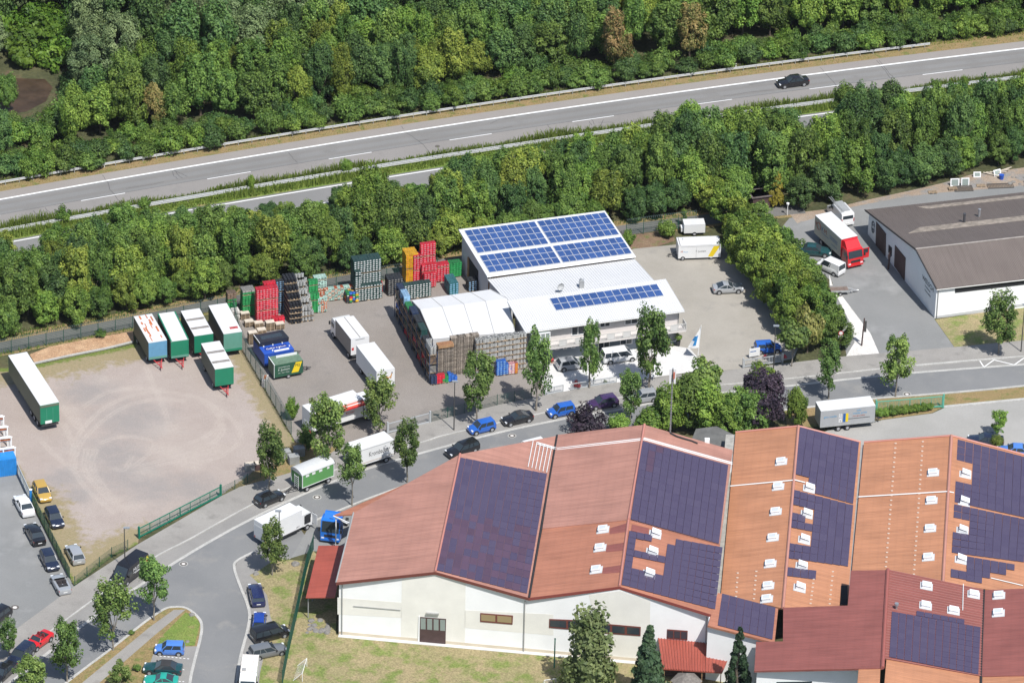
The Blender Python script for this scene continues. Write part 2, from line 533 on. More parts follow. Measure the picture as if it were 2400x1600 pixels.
kerb([px('o', *q) for q in ((1860, 350), (2352, 303), (3000, 245))], "east_kerb", 0.5, 0.12)
kerb([px('o', *q) for q in ((1690, 100), (2080, 66), (2352, 42))], "lane_edge", 0.2, 0.15)
# zig-zag bay marking on the parking lane
_zz = [W('o', *q) for q in ((2080, 66), (2106, 106), (2168, 62), (2292, 92), (2352, 50), (2480, 75))]
for a, b in zip(_zz[:-1], _zz[1:]):
  l = [a, b]
  strip("bay_marking", offset(l, -0.08), offset(l, 0.08), 0.046, M_white)
# islands at the junction
sheet("grass_island", [(x, y) for x, y in island[::-1]] + [(440, 1720)], 0.09, M_verge, 0.0)
sheet("island_grass", [px('k', *q) for q in ((1420, 1030), (1500, 1060), (1530, 1120), (1490, 1285), (1200, 1290), (1230, 1220))], 0.10, M_grass)
sheet("island_path", [px('k', *q) for q in ((1330, 1012), (1420, 1010), (1190, 1200), (960, 1400), (760, 1570), (560, 1750), (420, 1750), (640, 1560), (920, 1330), (1150, 1140))], 0.104, M_pave)
sheet("parking_bays", [px('k', *q) for q in ((1175, 1345), (1330, 1295), (1515, 1290), (1440, 1620), (1100, 1620), (1120, 1500))], 0.105, M_lane)
for (x0, y0, x1, y1) in ((1190, 1362, 1460, 1388), (1350, 1465, 1420, 1470), (1340, 1557, 1420, 1562)):
  n = 9 if x1 - x0 > 200 else 3
  for k in range(n):
    a, b = (k + 0.1) / n, (k + 0.6) / n
    l = [W('k', x0 + (x1 - x0) * a, y0 + (y1 - y0) * a), W('k', x0 + (x1 - x0) * b, y0 + (y1 - y0) * b)]
    strip("bay_dash", offset(l, -0.06), offset(l, 0.06), 0.112, M_white)
sheet("parking_bay_strip", [px('l', *q) for q in ((490, 560), (760, 612), (640, 700), (520, 760), (590, 880), (620, 1060), (640, 1160), (560, 1300), (520, 1700), (300, 1700), (360, 1440), (440, 1060), (330, 690), (350, 630))], 0.085, M_lane, 0.0)
sheet("plot_lawn", [px('l', *q) for q in ((500, 720), (640, 620), (880, 640), (930, 560), (1120, 780), (1100, 1200), (1307, 1220), (2600, 1290), (4500, 1400), (4500, 1900), (480, 1900), (520, 1500), (560, 1320), (640, 1160), (600, 1060), (575, 900), (500, 800), (440, 745))], 0.095, M_drylawn)
sheet("ramp", [px('l', *q) for q in ((920, 330), (1300, 190), (1300, 560), (930, 560), (760, 612))], 0.025, M_lot)
sheet("chip_bed", [px('d', *q) for q in ((270, 1180), (450, 1110), (800, 1040), (1220, 965), (1230, 1060), (980, 1125), (650, 1190), (320, 1260))], 0.05, M_bark)
kerb([px('d', *q) for q in ((300, 1268), (650, 1190), (980, 1125), (1220, 1065))], "chip_bed_edging", 0.3, 0.16)

sheet("street_verge", [px('o', *q) for q in ((880, 330), (1060, 352), (1440, 302), (1640, 288), (2352, 226), (3000, 168), (3000, 243), (2352, 300), (1860, 346), (1790, 385), (1460, 430), (1150, 470), (900, 470))], 0.016, M_verge)
sheet("yard_corner", [(693, 1034), (800, 1049), (713, 1101), (560, 1144), (514, 1166), (520, 1158), (592, 1098)], 0.012, M_verge)
# ---- gravel yard with wheel tracks: one fine grid, colours decided per metre
def yard():
  poly = [px('j', *q) for q in ((-250, 330), (-60, 215), (60, 205), (290, 180), (620, 110), (1030, 25), (1500, -110), (1905, -240), (1912, 60), (2332, 795), (1985, 1040), (1735, 1222), (1100, 1552))] + \
     [px('k', *q) for q in ((1065, 505), (860, 605), (565, 832), (240, 190))] + [(30, 1078), (-120, 1075), (-160, 950)]
  w = [at(p) for p in poly]
  pts = np.array([(p.x, p.y) for p in w])
  x0, y0 = pts.min(0)
  x1, y1 = pts.max(0)
  st = 0.21
  nx, ny = int((x1 - x0) / st) + 2, int((y1 - y0) / st) + 2
  X, Y = np.meshgrid(x0 + np.arange(nx) * st, y0 + np.arange(ny) * st)
  def inside(px_, py_):
    r = np.zeros(px_.shape, bool)
    j = len(pts) - 1
    for i in range(len(pts)):
      xi, yi = pts[i]
      xj, yj = pts[j]
      c = ((yi > py_) != (yj > py_)) & (px_ < (xj - xi) * (py_ - yi) / (yj - yi + 1e-9) + xi)
      r ^= c
      j = i
    return r
  def dist_line(line):
    d = np.full(X.shape, 1e9)
    for a, b in zip(line[:-1], line[1:]):
      ax, ay, bx, by = a[0], a[1], b[0], b[1]
      t = np.clip(((X - ax) * (bx - ax) + (Y - ay) * (by - ay)) / ((bx - ax) ** 2 + (by - ay) ** 2 + 1e-9), 0, 1)
      d = np.minimum(d, np.hypot(X - ax - t * (bx - ax), Y - ay - t * (by - ay)))
    return d
  J = lambda *q: [(lambda p: (p.x, p.y))(W('j', *a)) for a in q]
  edge = dist_line(J((-100, 230), (300, 180), (1030, 25)))
  edge2 = dist_line(J((1905, 0), (2332, 795)))
  edge3 = dist_line([(p.x, p.y) for p in (W('k', 240, 190), W('k', 565, 832), W('k', 860, 605), W('k', 1065, 505))])
  edge4 = dist_line(J((60, 900), (140, 1050), (260, 1250)))
  grass = np.maximum.reduce([np.clip(1.35 - edge / 5.5, 0, 1), np.clip(1.25 - edge2 / 4.0, 0, 1), np.clip(1.25 - edge3 / 6.0, 0, 1), np.clip(1.1 - edge4 / 1.5, 0, 1)])
  # lush fringe right at the bed and at the fence
  lush = np.maximum.reduce([np.clip(1.1 - edge / 1.6, 0, 1), np.clip(0.85 - edge2 / 1.5, 0, 1) * 0.8, np.clip(0.8 - edge3 / 1.8, 0, 1), np.clip(1.0 - edge4 / 1.0, 0, 1)])
  track = np.zeros(X.shape)
  arcs = [[(590, 800), (640, 700), (800, 540), (1000, 440), (1250, 395), (1500, 430), (1650, 490), (1735, 580), (1740, 680), (1690, 750)],
      [(600, 900), (650, 780), (830, 610), (1020, 500), (1250, 455), (1450, 470)], [(590, 800), (570, 900), (580, 1010), (700, 1180), (900, 1350)],
      [(720, 850), (690, 960), (740, 1080), (860, 1220), (960, 1300)], [(760, 850), (730, 950), (770, 1080), (900, 1240)], [(800, 800), (900, 760), (1050, 750), (1200, 780)],
      [(480, 500), (560, 620), (640, 700)], [(520, 520), (600, 600), (650, 710)], [(500, 650), (560, 780), (590, 900), (590, 1000)], [(330, 790), (460, 920), (600, 1030)],
      [(1100, 980), (1300, 930), (1500, 880), (1700, 830)], [(1120, 1010), (1320, 960), (1520, 905), (1650, 870)], [(1650, 490), (1780, 570), (1880, 680), (1900, 780)],
      [(1600, 480), (1700, 560), (1760, 680), (1700, 780), (1560, 850)], [(1150, 200), (1200, 330), (1280, 500), (1330, 640)], [(1040, 990), (1180, 880), (1220, 800)],
      [(650, 520), (850, 400), (1050, 370), (1300, 380)], [(900, 1000), (980, 1010), (1040, 900)], [(680, 850), (660, 950), (690, 1060), (830, 1220), (950, 1330)],
      [(1480, 800), (1600, 760), (1690, 690), (1720, 620)], [(1520, 1000), (1600, 950), (1750, 900), (1880, 800)]]
  for a in arcs:
    ln = smooth_line([W('j', *q) for q in a], 6)
    for o_ in (-0.2, 0.2):
      d = dist_line([(p.x, p.y) for p in offset(ln, o_)])
      track = np.maximum(track, np.exp(-(d / 0.16) ** 2) * 0.7)
    d = dist_line([(p.x, p.y) for p in ln])
    track = np.maximum(track, np.exp(-(d / 0.8) ** 2) * 0.17)
  for cx, cy, r in ((1330, 700, 3.0), (1290, 860, 2.6), (1500, 950, 2.2), (1640, 850, 2.6), (830, 300, 1.6), (1000, 1300, 1.8), (900, 1250, 1.4), (1150, 1030, 2.0), (560, 550, 1.4)):
    p = W('j', cx, cy)
    track = np.maximum(track, np.exp(-(((X - p.x) / r) ** 2 + ((Y - p.y) / (r * 0.8)) ** 2)) * 0.62)
  grey = np.zeros(X.shape)
  for cx, cy, r in ((500, 1080, 3.2), (1000, 1050, 5.5), (900, 900, 5.5), (1050, 620, 6.0), (700, 400, 4.5), (1500, 1150, 4), (620, 1210, 2.5), (1200, 1150, 4.5)):
    p = W('j', cx, cy)
    grey = np.maximum(grey, np.exp(-(((X - p.x) / r) ** 2 + ((Y - p.y) / r) ** 2)) * 0.9)
  ok = inside(X, Y)
  q = ok[:-1, :-1] & ok[1:, :-1] & ok[:-1, 1:] & ok[1:, 1:]
  idx = np.arange(nx * ny).reshape(ny, nx)
  jj, ii = np.nonzero(q)
  faces = np.stack([idx[jj, ii], idx[jj, ii + 1], idx[jj + 1, ii + 1], idx[jj + 1, ii]], 1)
  used, inv = np.unique(faces, return_inverse=True)
  faces = inv.reshape(-1, 4)
  vx, vy = X.ravel()[used], Y.ravel()[used]
  rng = np.random.default_rng(3)
  vz = 0.028 + rng.uniform(-0.006, 0.006, len(vx))
  me = bpy.data.meshes.new("gravel_yard")
  me.from_pydata(np.stack([vx, vy, vz], 1).tolist(), [], faces.tolist())
  for nm, arr in (("grass", grass), ("lush", lush), ("track", track), ("grey", grey)):
    at_ = me.attributes.new(nm, 'FLOAT', 'POINT')
    at_.data.foreach_set("value", arr.ravel()[used].astype(np.float32))
  m = bpy.data.materials.new("gravel_yard")
  m.use_nodes = True
  nt = m.node_tree
  b = nt.nodes["Principled BSDF"]
  b.inputs["Roughness"].default_value = 0.95
  b.inputs["Specular IOR Level"].default_value = 0.15
  g = nt.nodes.new("ShaderNodeNewGeometry")
  def noise(s, d=6.0):
    n = nt.nodes.new("ShaderNodeTexNoise")
    n.inputs["Scale"].default_value = s
    n.inputs["Detail"].default_value = d
    n.inputs["Roughness"].default_value = 0.65
    nt.links.new(g.outputs["Position"], n.inputs["Vector"])
    return n.outputs[0]
  def attr(n_):
    a = nt.nodes.new("ShaderNodeAttribute")
    a.attribute_name = n_
    return a.outputs["Fac"]
  def math_(op, a, b_):
    n = nt.nodes.new("ShaderNodeMath")
    n.operation = op
    for k, s in enumerate((a, b_)):
      if isinstance(s, (int, float)): n.inputs[k].default_value = s
      else: nt.links.new(s, n.inputs[k])
    return n.outputs[0]
  def ramp(src, a, z, c0=(0, 0, 0, 1), c1=(1, 1, 1, 1)):
    r = nt.nodes.new("ShaderNodeValToRGB")
    r.color_ramp.elements[0].position, r.color_ramp.elements[1].position = a, z
    r.color_ramp.elements[0].color, r.color_ramp.elements[1].color = c0, c1
    nt.links.new(src, r.inputs[0])
    return r.outputs[0]
  def mix(f, a, b_, op='MIX'):
    n = nt.nodes.new("ShaderNodeMixRGB")
    n.blend_type = op
    for k, s in enumerate((f, a, b_)):
      if isinstance(s, tuple): n.inputs[k].default_value = s
      elif isinstance(s, (int, float)): n.inputs[k].default_value = s
      else: nt.links.new(s, n.inputs[k])
    return n.outputs[0]
  base = ramp(noise(0.16), 0.36, 0.66, (0.298, 0.250, 0.222, 1), (0.335, 0.288, 0.258, 1))
  base = mix(ramp(math_('ADD', attr("grey"), math_('MULTIPLY', math_('SUBTRACT', noise(0.5), 0.5), 1.2)), 0.25, 0.9), base, (0.258, 0.232, 0.216, 1))
  tf = math_('MULTIPLY', attr("track"), ramp(noise(0.8), 0.22, 0.5))
  base = mix(math_('MULTIPLY', tf, 0.42), base, (0.46, 0.405, 0.35, 1))
  gf = ramp(math_('ADD', attr("grass"), math_('MULTIPLY', math_('SUBTRACT', noise(0.7, 8), 0.5), 1.7)), 0.42, 0.75)
  base = mix(math_('MULTIPLY', gf, 0.8), base, ramp(noise(3.0), 0.35, 0.65, (0.265, 0.205, 0.110, 1), (0.20, 0.175, 0.075, 1)))
  lf = ramp(math_('ADD', attr("lush"), math_('MULTIPLY', math_('SUBTRACT', noise(1.1, 8), 0.5), 1.8)), 0.42, 0.72)
  base = mix(lf, base, ramp(noise(4.0), 0.35, 0.65, (0.085, 0.125, 0.025, 1), (0.16, 0.185, 0.05, 1)))
  base = mix(1.0, base, ramp(noise(7.0, 3), 0.3, 0.7, (0.86,) * 3 + (1,), (1.13,) * 3 + (1,)), 'MULTIPLY')
  nt.links.new(base, b.inputs["Base Color"])
  me.materials.append(m)
  tag(put("gravel_yard", me), kind="structure")
yard()

# ---- manhole covers with their stone rings
def manhole(p, r=0.42, ring=True, label=None):
  c = at(p)
  t = thing("manhole_cover", label, "manhole cover", (c.x, c.y, 0.026), 0, "manhole covers")
  def disc(name, r0, r1, z, m):
    b = MB()
    n = 20
    vs = [(r_ * math.cos(2 * math.pi * i / n), r_ * math.sin(2 * math.pi * i / n), z) for r_ in (r0, r1) for i in range(n)]
    b.add(vs, [(i, n + i, n + (i + 1) % n, (i + 1) % n) for i in range(n)] if r0 > 0 else [tuple(range(n, 2 * n))])
    b.build(name, m, t)
  disc("cover", 0, r * 0.55, 0.012, M_cover)
  disc("iron_frame", r * 0.55, r, 0.010, M_iron)
  if ring:
    b = MB()
    for i in range(16):
      a = 2 * math.pi * i / 16
      b.box((r * 1.2 * math.cos(a), r * 1.2 * math.sin(a), 0.006), (r * 0.3, r * 0.36, 0.014), a)
    b.build("stone_ring", M_kerb, t)["kind"] = "stuff"
manhole((1200, 1021), label="manhole cover with stone ring on street near dark blue parked hatchback")
manhole((743, 1165), label="manhole cover with stone ring on street beside tree shadow")
manhole((430, 1321), label="manhole cover with stone ring in the middle of the road junction")
manhole(px('o', 1635, 271), label="manhole cover on street beside green sliding gate")
manhole((35, 1423), 0.5, False, "pale round manhole cover in the car lot asphalt")
manhole((414, 1269), 0.3, False, "small square-set drain cover in the pavement before the green gate")
manhole((188, 1415), 0.3, False, "small drain cover in the pavement below the silver roadster")

# ================================================================== BUILDINGS
M_wallwhite = mat("white_render", (0.80, 0.80, 0.79), 0.85, 0.03, 0.4)
M_wallcream = mat("cream_render", (0.73, 0.71, 0.65), 0.85, 0.05, 0.3)
M_wallpink = mat("pale_cladding", (0.58, 0.545, 0.52), 0.8, 0.04, 0.5)
M_wallblue = mat("grey_blue_render", (0.20, 0.235, 0.275), 0.85, 0.06, 0.6)
M_hallwall = mat("hall_cladding", (0.55, 0.545, 0.53), 0.7, 0.04, 0.5)
M_roofwhite = mat("white_sheet_roof", (0.51, 0.515, 0.52), 0.55, 0.03, 0.25)
M_tent = mat("white_tarpaulin", (0.53, 0.53, 0.53), 0.75, 0.04, 0.3)
M_wood = mat("timber", (0.33, 0.19, 0.095), 0.8, 0.25, 1.5)
M_darkwood = mat("dark_door", (0.075, 0.045, 0.042), 0.7, 0.15, 1.0)
M_glass = mat("window_glass", (0.035, 0.045, 0.055), 0.08, spec=0.6)
M_glassgreen = mat("milky_glass", (0.24, 0.28, 0.26), 0.25)
M_frame = mat("white_frame", (0.75, 0.75, 0.74), 0.5)
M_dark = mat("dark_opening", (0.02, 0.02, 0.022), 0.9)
M_gutter = mat("zinc", (0.33, 0.33, 0.32), 0.5, 0.1, 1.0, metal=0.2)
M_plinth = mat("sand_plinth", (0.55, 0.48, 0.37), 0.9, 0.06, 0.5)
M_brown = mat("brown_metal", (0.15, 0.045, 0.035), 0.55)
M_pvblue = mat("blue_solar_cells", (0.032, 0.070, 0.195), 0.22, 0.14, 3.0, objvar=0.12, spec=0.5)
M_pvframe = mat("panel_frame", (0.58, 0.60, 0.63), 0.4, metal=0.3)
M_steel = mat("galvanised_steel", (0.42, 0.43, 0.43), 0.45, 0.1, 1.5, metal=0.4)

def pv_purple():
  m = bpy.data.materials.new("purple_solar_film")
  m.use_nodes = True
  nt = m.node_tree
  b = nt.nodes["Principled BSDF"]
  b.inputs["Roughness"].default_value = 0.25
  oi = nt.nodes.new("ShaderNodeObjectInfo")
  r = nt.nodes.new("ShaderNodeValToRGB")
  e = r.color_ramp.elements
  e[0].color, e[0].position = (0.060, 0.047, 0.085, 1), 0.0
  e[1].color, e[1].position = (0.069, 0.055, 0.094, 1), 1.0
  nt.links.new(oi.outputs["Random"], r.inputs[0])
  nt.links.new(r.outputs[0], b.inputs["Base Color"])
  return m
M_pvpurple = pv_purple()
M_pvred = mat("reddish_solar_film", (0.080, 0.048, 0.075), 0.28, objvar=0.12)

def tile_roof(name, col, row=0.36, ribbed=False):
  m = bpy.data.materials.new(name)
  m.use_nodes = True
  nt = m.node_tree
  b = nt.nodes["Principled BSDF"]
  b.inputs["Roughness"].default_value = 0.55
  b.inputs["Specular IOR Level"].default_value = 0.5
  uv = nt.nodes.new("ShaderNodeUVMap")
  sx = nt.nodes.new("ShaderNodeSeparateXYZ")
  nt.links.new(uv.outputs[0], sx.inputs[0])
  def saw(out, period, lo):
    f = nt.nodes.new("ShaderNodeMath"); f.operation = 'DIVIDE'; f.inputs[1].default_value = period
    nt.links.new(out, f.inputs[0])
    g = nt.nodes.new("ShaderNodeMath"); g.operation = 'FRACT'
    nt.links.new(f.outputs[0], g.inputs[0])
    r = nt.nodes.new("ShaderNodeValToRGB")
    r.color_ramp.elements[0].position, r.color_ramp.elements[1].position = 0.0, 0.32
    r.color_ramp.elements[0].color, r.color_ramp.elements[1].color = (lo,) * 3 + (1,), (1, 1, 1, 1)
    nt.links.new(g.outputs[0], r.inputs[0])
    return r.outputs[0], g.outputs[0]
  c1, h1 = saw(sx.outputs[0], row, 0.82)
  c2, h2 = saw(sx.outputs[1], 1.05, 0.95)
  nz = nt.nodes.new("ShaderNodeTexNoise")
  nz.inputs["Scale"].default_value = 0.22
  nz.inputs["Detail"].default_value = 6
  nt.links.new(uv.outputs[0], nz.inputs["Vector"])
  rp = nt.nodes.new("ShaderNodeValToRGB")
  rp.color_ramp.elements[0].position, rp.color_ramp.elements[1].position = 0.35, 0.68
  rp.color_ramp.elements[0].color = (*[x * 0.88 for x in col], 1)
  rp.color_ramp.elements[1].color = (*[x * 1.07 for x in col], 1)
  nt.links.new(nz.outputs[0], rp.inputs[0])
  mp = nt.nodes.new("ShaderNodeMapping"); mp.inputs["Scale"].default_value = (1.6, .12, 1)
  nt.links.new(uv.outputs[0], mp.inputs[0])
  n3 = nt.nodes.new("ShaderNodeTexNoise"); n3.inputs["Scale"].default_value = 1.3; n3.inputs["Detail"].default_value = 7
  nt.links.new(mp.outputs[0], n3.inputs["Vector"])
  r3 = nt.nodes.new("ShaderNodeValToRGB"); r3.color_ramp.elements[0].position, r3.color_ramp.elements[1].position = 0.3, 0.7
  r3.color_ramp.elements[0].color, r3.color_ramp.elements[1].color = (.82, .80, .79, 1), (1.07, 1.06, 1.06, 1)
  nt.links.new(n3.outputs[0], r3.inputs[0])
  out = rp.outputs[0]
  for c in (c1, c2, r3.outputs[0]):
    mx = nt.nodes.new("ShaderNodeMixRGB"); mx.blend_type = 'MULTIPLY'; mx.inputs[0].default_value = 1
    nt.links.new(out, mx.inputs[1]); nt.links.new(c, mx.inputs[2])
    out = mx.outputs[0]
  nt.links.new(out, b.inputs["Base Color"])
  bp = nt.nodes.new("ShaderNodeBump")
  bp.inputs["Strength"].default_value = 0.5
  bp.inputs["Distance"].default_value = 0.03
  nt.links.new(h1, bp.inputs["Height"])
  nt.links.new(bp.outputs[0], b.inputs["Normal"])
  return m
M_tilepink = tile_roof("pink_red_sheet_tiles", (0.375, 0.188, 0.142))
M_tileorange = tile_roof("orange_sheet_tiles", (0.43, 0.20, 0.106))
M_tilebrown = tile_roof("brown_orange_sheet_tiles", (0.375, 0.158, 0.096))
M_tiledark = tile_roof("dark_red_sheet_tiles", (0.24, 0.080, 0.066))
M_tilered = tile_roof("red_corrugated_sheets", (0.33, 0.075, 0.05), 0.22)
M_eternit = tile_roof("brown_fibre_cement", (0.170, 0.142, 0.126), 0.9)
M_ridge = mat("ridge_capping", (0.40, 0.17, 0.135), 0.55, 0.06, 0.4)
M_ridgeo = mat("orange_ridge_capping", (0.40, 0.19, 0.145), 0.55, 0.06, 0.4)
M_darkred = mat("dark_red_trim", (0.22, 0.055, 0.045), 0.5)

def wall_mesh(b, pts, z0, t=0.3, m=0, inward=None):
  """pts: list of (Vector, top z); each span a slab of thickness t set inwards"""
  for (p, za), (q, zb) in zip(pts[:-1], pts[1:]):
    d = (q - p); d.z = 0
    n = Vector((-d.y, d.x, 0)).normalized()
    if inward is not None and n.dot(inward) < 0:
      n = -n
    pi, qi = p + n * t, q + n * t
    b.hexa([(p.x, p.y, z0), (q.x, q.y, z0), (qi.x, qi.y, z0), (pi.x, pi.y, z0), (p.x, p.y, za), (q.x, q.y, zb), (qi.x, qi.y, zb), (pi.x, pi.y, za)], m)
  return b

def roof_slab(name, parent, pts, t, m, along):
  """roof plane as a slab; UV in metres: x across the rows, y along them"""
  b = MB().slab(pts, t)
  me = b.mesh(name, m, None, chain(parent).inverted())
  bm = bmesh.new(); bm.from_mesh(me); bmesh.ops.recalc_face_normals(bm, faces=bm.faces); bm.to_mesh(me); bm.free()
  n = (pts[1] - pts[0]).cross(pts[2] - pts[0]).normalized()
  a = (along - n * along.dot(n)).normalized()
  c = n.cross(a)
  o = pts[0]
  uv = me.uv_layers.new(name="UVMap")
  mw = chain(parent)
  for lp in me.loops:
    w = mw @ me.vertices[lp.vertex_index].co - o
    uv.data[lp.index].uv = (w.dot(a), w.dot(c))
  return put(name, me, parent)

def plane_of(p0, p1, p2):
  n = (p1 - p0).cross(p2 - p0).normalized()
  return (p0, n if n.z > 0 else -n)

PANEL = {}
def panel_mesh(m, fm, ex, ey, n, border=0.03):
  """module spanned by the vectors ex, ey (a thin framed plate)"""
  b = MB()
  P = lambda u, v, h: ex * u + ey * v + n * h
  h = .035
  e, g = border / max(ex.length, .3), border / max(ey.length, .3)
  b.add([P(0, 0, 0), P(1, 0, 0), P(1, 1, 0), P(0, 1, 0), P(0, 0, h), P(1, 0, h), P(1, 1, h), P(0, 1, h)], [(0, 1, 5, 4), (1, 2, 6, 5), (2, 3, 7, 6), (3, 0, 4, 7), (3, 2, 1, 0)], 1)
  b.add([P(e, g, h), P(1 - e, g, h), P(1 - e, 1 - g, h), P(e, 1 - g, h)], [(0, 1, 2, 3)], 0)
  b.add([P(0, 0, h), P(1, 0, h), P(1, 1, h), P(0, 1, h), P(e, g, h), P(1 - e, g, h), P(1 - e, 1 - g, h), P(e, 1 - g, h)], [(0, 1, 5, 4), (1, 2, 6, 5), (2, 3, 7, 6), (3, 0, 4, 7)], 1)
  return b.mesh("solar_panel", [m, fm])

PVCOUNT = {}
def pv_field(parent, thing_o, quad, nc, nr, m, fm, skip=None, gapu=0.05, gapv=0.02, lift=0.07, alt=None, name="solar_panel", limit=300):
  """quad: 4 world points (c0r0, cNr0, cNrN, c0rN); each module an object of its own sharing the field's mesh"""
  q0, q1, q2, q3 = quad
  R = thing_o.matrix_basis.inverted().to_3x3()
  inv = thing_o.matrix_basis.inverted()
  du, dv = ((q1 - q0) + (q2 - q3)) / 2 / nc, ((q3 - q0) + (q2 - q1)) / 2 / nr
  n = du.cross(dv)
  flip = n.z < 0
  if flip: n = -n
  n.normalize()
  ex = du * (1 - gapu / du.length)
  ey = dv * (1 - gapv / dv.length)
  a_, b_ = (ex, ey) if not flip else (ey, ex)
  me = panel_mesh(m, fm, R @ a_, R @ b_, R @ n)
  me2 = panel_mesh(M_pvred, fm, R @ a_, R @ b_, R @ n) if alt else None
  rest = MB()
  for r in reversed(range(nr)):
    for c in range(nc):
      if skip and skip(c, r):
        continue
      u, v = c / nc, r / nr
      p = (q0 * (1 - u) + q1 * u) * (1 - v) + (q3 * (1 - u) + q2 * u) * v
      p = inv @ (p + n * lift + du * (gapu / 2 / du.length) + dv * (gapv / 2 / dv.length))
      mm = me2 if (alt and alt(c, r)) else me
      k = PVCOUNT.get(thing_o.name, 0)
      if k < limit:
        o = put(name, mm, parent, p)
        PVCOUNT[thing_o.name] = k + 1
      else:
        nv = len(rest.v)
        rest.v += [tuple(vv.co + p) for vv in me.vertices]
        rest.f += [tuple(i + nv for i in f.vertices) for f in me.polygons]
        rest.m += [(2 if (mm is me2 and f.material_index == 0) else f.material_index) for f in me.polygons]
  if rest.v:
    rest.build("solar_panel_field", [m, fm, M_pvred], parent)["kind"] = "stuff"

def ribs(parent, quad, n, w=0.05, h=0.045, m=None, name="roof_rib"):
  """raised seams running from edge (0-1) to edge (3-2)"""
  q0, q1, q2, q3 = quad
  b = MB()
  nn = (q1 - q0).cross(q3 - q0).normalized()
  if nn.z < 0: nn = -nn
  ex = (q1 - q0).normalized() * w / 2
  for k in range(n + 1):
    u = k / n
    a, d = q0.lerp(q1, u), q3.lerp(q2, u)
    b.hexa([a - ex, a + ex, d + ex, d - ex, a - ex + nn * h, a + ex + nn * h, d + ex + nn * h, d - ex + nn * h])
  o = b.build(name, m, parent, world=True, fix=True)
  o["kind"] = "stuff"
  return o

def panel_on(parent, P, pts_px, t, mats, name, depth=0.0, root=None):
  """a flat piece on a wall plane P=(point, outward normal), outlined by photo positions"""
  p0, n = P
  w = [on_plane(q, p0, n) for q in pts_px]
  b = MB()
  k = len(w)
  vs = [q + n * depth for q in w] + [q + n * (depth + t) for q in w]
  b.add(vs, [tuple(range(k)), tuple(range(k, 2 * k))] + [(i, (i + 1) % k, k + (i + 1) % k, k + i) for i in range(k)])
  r = root or parent
  inv = r.matrix_basis.inverted()
  me = b.mesh(name, mats, None, inv)
  bm = bmesh.new(); bm.from_mesh(me); bmesh.ops.recalc_face_normals(bm, faces=bm.faces); bm.to_mesh(me); bm.free()
  return put(name, me, parent)

def rect_on(parent, P, centre_px, w, h, t, m, name, root=None, depth=0.0, zc=None, frame=None, mull=0, glass=None):
  """upright rectangle on a wall plane centred at a photo position; optional frame and mullions as sub-parts"""
  p0, n = P
  c = on_plane(centre_px, p0, n)
  if zc is not None: c.z = zc
  s = Vector((-n.y, n.x, 0)).normalized()
  r = root or parent
  inv = r.matrix_basis.inverted()
  def slab(cx, cz, ww, hh, d0, d1):
    b = MB()
    q = [c + s * (cx + a * ww / 2) + Vector((0, 0, cz + e * hh / 2)) for a, e in ((-1, -1), (1, -1), (1, 1), (-1, 1))]
    b.hexa([x + n * d0 for x in q] + [x + n * d1 for x in q])
    return b
  o = slab(0, 0, w, h, depth, depth + t).build(name, m, parent, world=False)
  o.data.transform(inv)
  if frame is not None:
    b = MB()
    f = 0.09
    for cx, cz, ww, hh in ((-w / 2, 0, f, h + f), (w / 2, 0, f, h + f), (0, -h / 2, w - f, f), (0, h / 2, w - f, f)):
      x = slab(cx, cz, ww, hh, depth, depth + t + 0.05)
      b.add(x.v, x.f)
    for k in range(mull):
      x = slab(-w / 2 + w * (k + 1) / (mull + 1), 0, 0.07, h - f, depth, depth + t + 0.04)
      b.add(x.v, x.f)
    fo = b.build("frame", frame, o)
    fo.data.transform(inv)
  return o

# ------------------------------------------------------------------ white hall with blue panels
NL, NR = W('g', 330, 640, 3.95), W('g', 1590, 470, 3.95)
FL, FR = W('g', 90, 245, 6.3), W('g', 1330, 85, 6.3)
UH = (NR - NL).normalized()
VH = Vector((-UH.y, UH.x, 0))
hall = thing("storage_hall", "white hall with lean-to roof fully covered in blue solar panels", "hall", (NL.x, NL.y, 0), math.atan2(UH.y, UH.x))
b = MB()
ins = lambda p, a, c: p + UH * a + (FL - NL) .normalized() * c
cNL, cNR, cFR, cFL = ins(NL, .35, .35), ins(NR, -.35, .35), ins(FR, -.35, -.35), ins(FL, .35, -.35)
wall_mesh(b, [(cFL, 6.0), (cNL, 3.75)], 0, 0.25, 0, UH)
wall_mesh(b, [(cNR, 3.75), (cFR, 6.0)], 0, 0.25, 0, -UH)
wall_mesh(b, [(cFR, 6.0), (cFL, 6.0)], 0, 0.25, 0, -VH)
b.build("wall", M_hallwall, hall, world=True, fix=True)
b = MB(); wall_mesh(b, [(cNL, 3.75), (cNR, 3.75)], 0, 0.25, 0, VH)
b.build("timber_front_wall", M_wood, hall, world=True, fix=True)
hr = roof_slab("roof", hall, [NL, NR, FR, FL], 0.22, M_roofwhite, UH)
def hp(u, v): return (FL * (1 - u) + FR * u) * (1 - v) + (NL * (1 - u) + NR * u) * v
for (u0, u1) in ((0.028, 0.508), (0.522, 0.988)):
  for (v0, v1, nr_) in ((0.045, 0.530, 4), (0.585, 0.945, 3)):
    pv_field(hr, hall, (hp(u0, v0), hp(u1, v0), hp(u1, v1), hp(u0, v1)), 10, nr_, M_pvblue, M_pvframe, gapu=0.03, gapv=0.03)
b = MB(); b.tube(NL + Vector((0, 0, -.08)) - VH * .08, NR + Vector((0, 0, -.08)) - VH * .08, 0.09, 6)
b.tube(NL + UH * .5 + Vector((0, 0, -.1)), NL + UH * .5 + VH * .3 + Vector((0, 0, -.7)), 0.06, 5)
b.build("gutter", M_frame, hall, world=True)
hw_n = Vector(((cNL - cFL).y, -(cNL - cFL).x, 0)).normalized()
if hw_n.dot(UH) > 0: hw_n = -hw_n
HP = (cFL.copy(), hw_n)
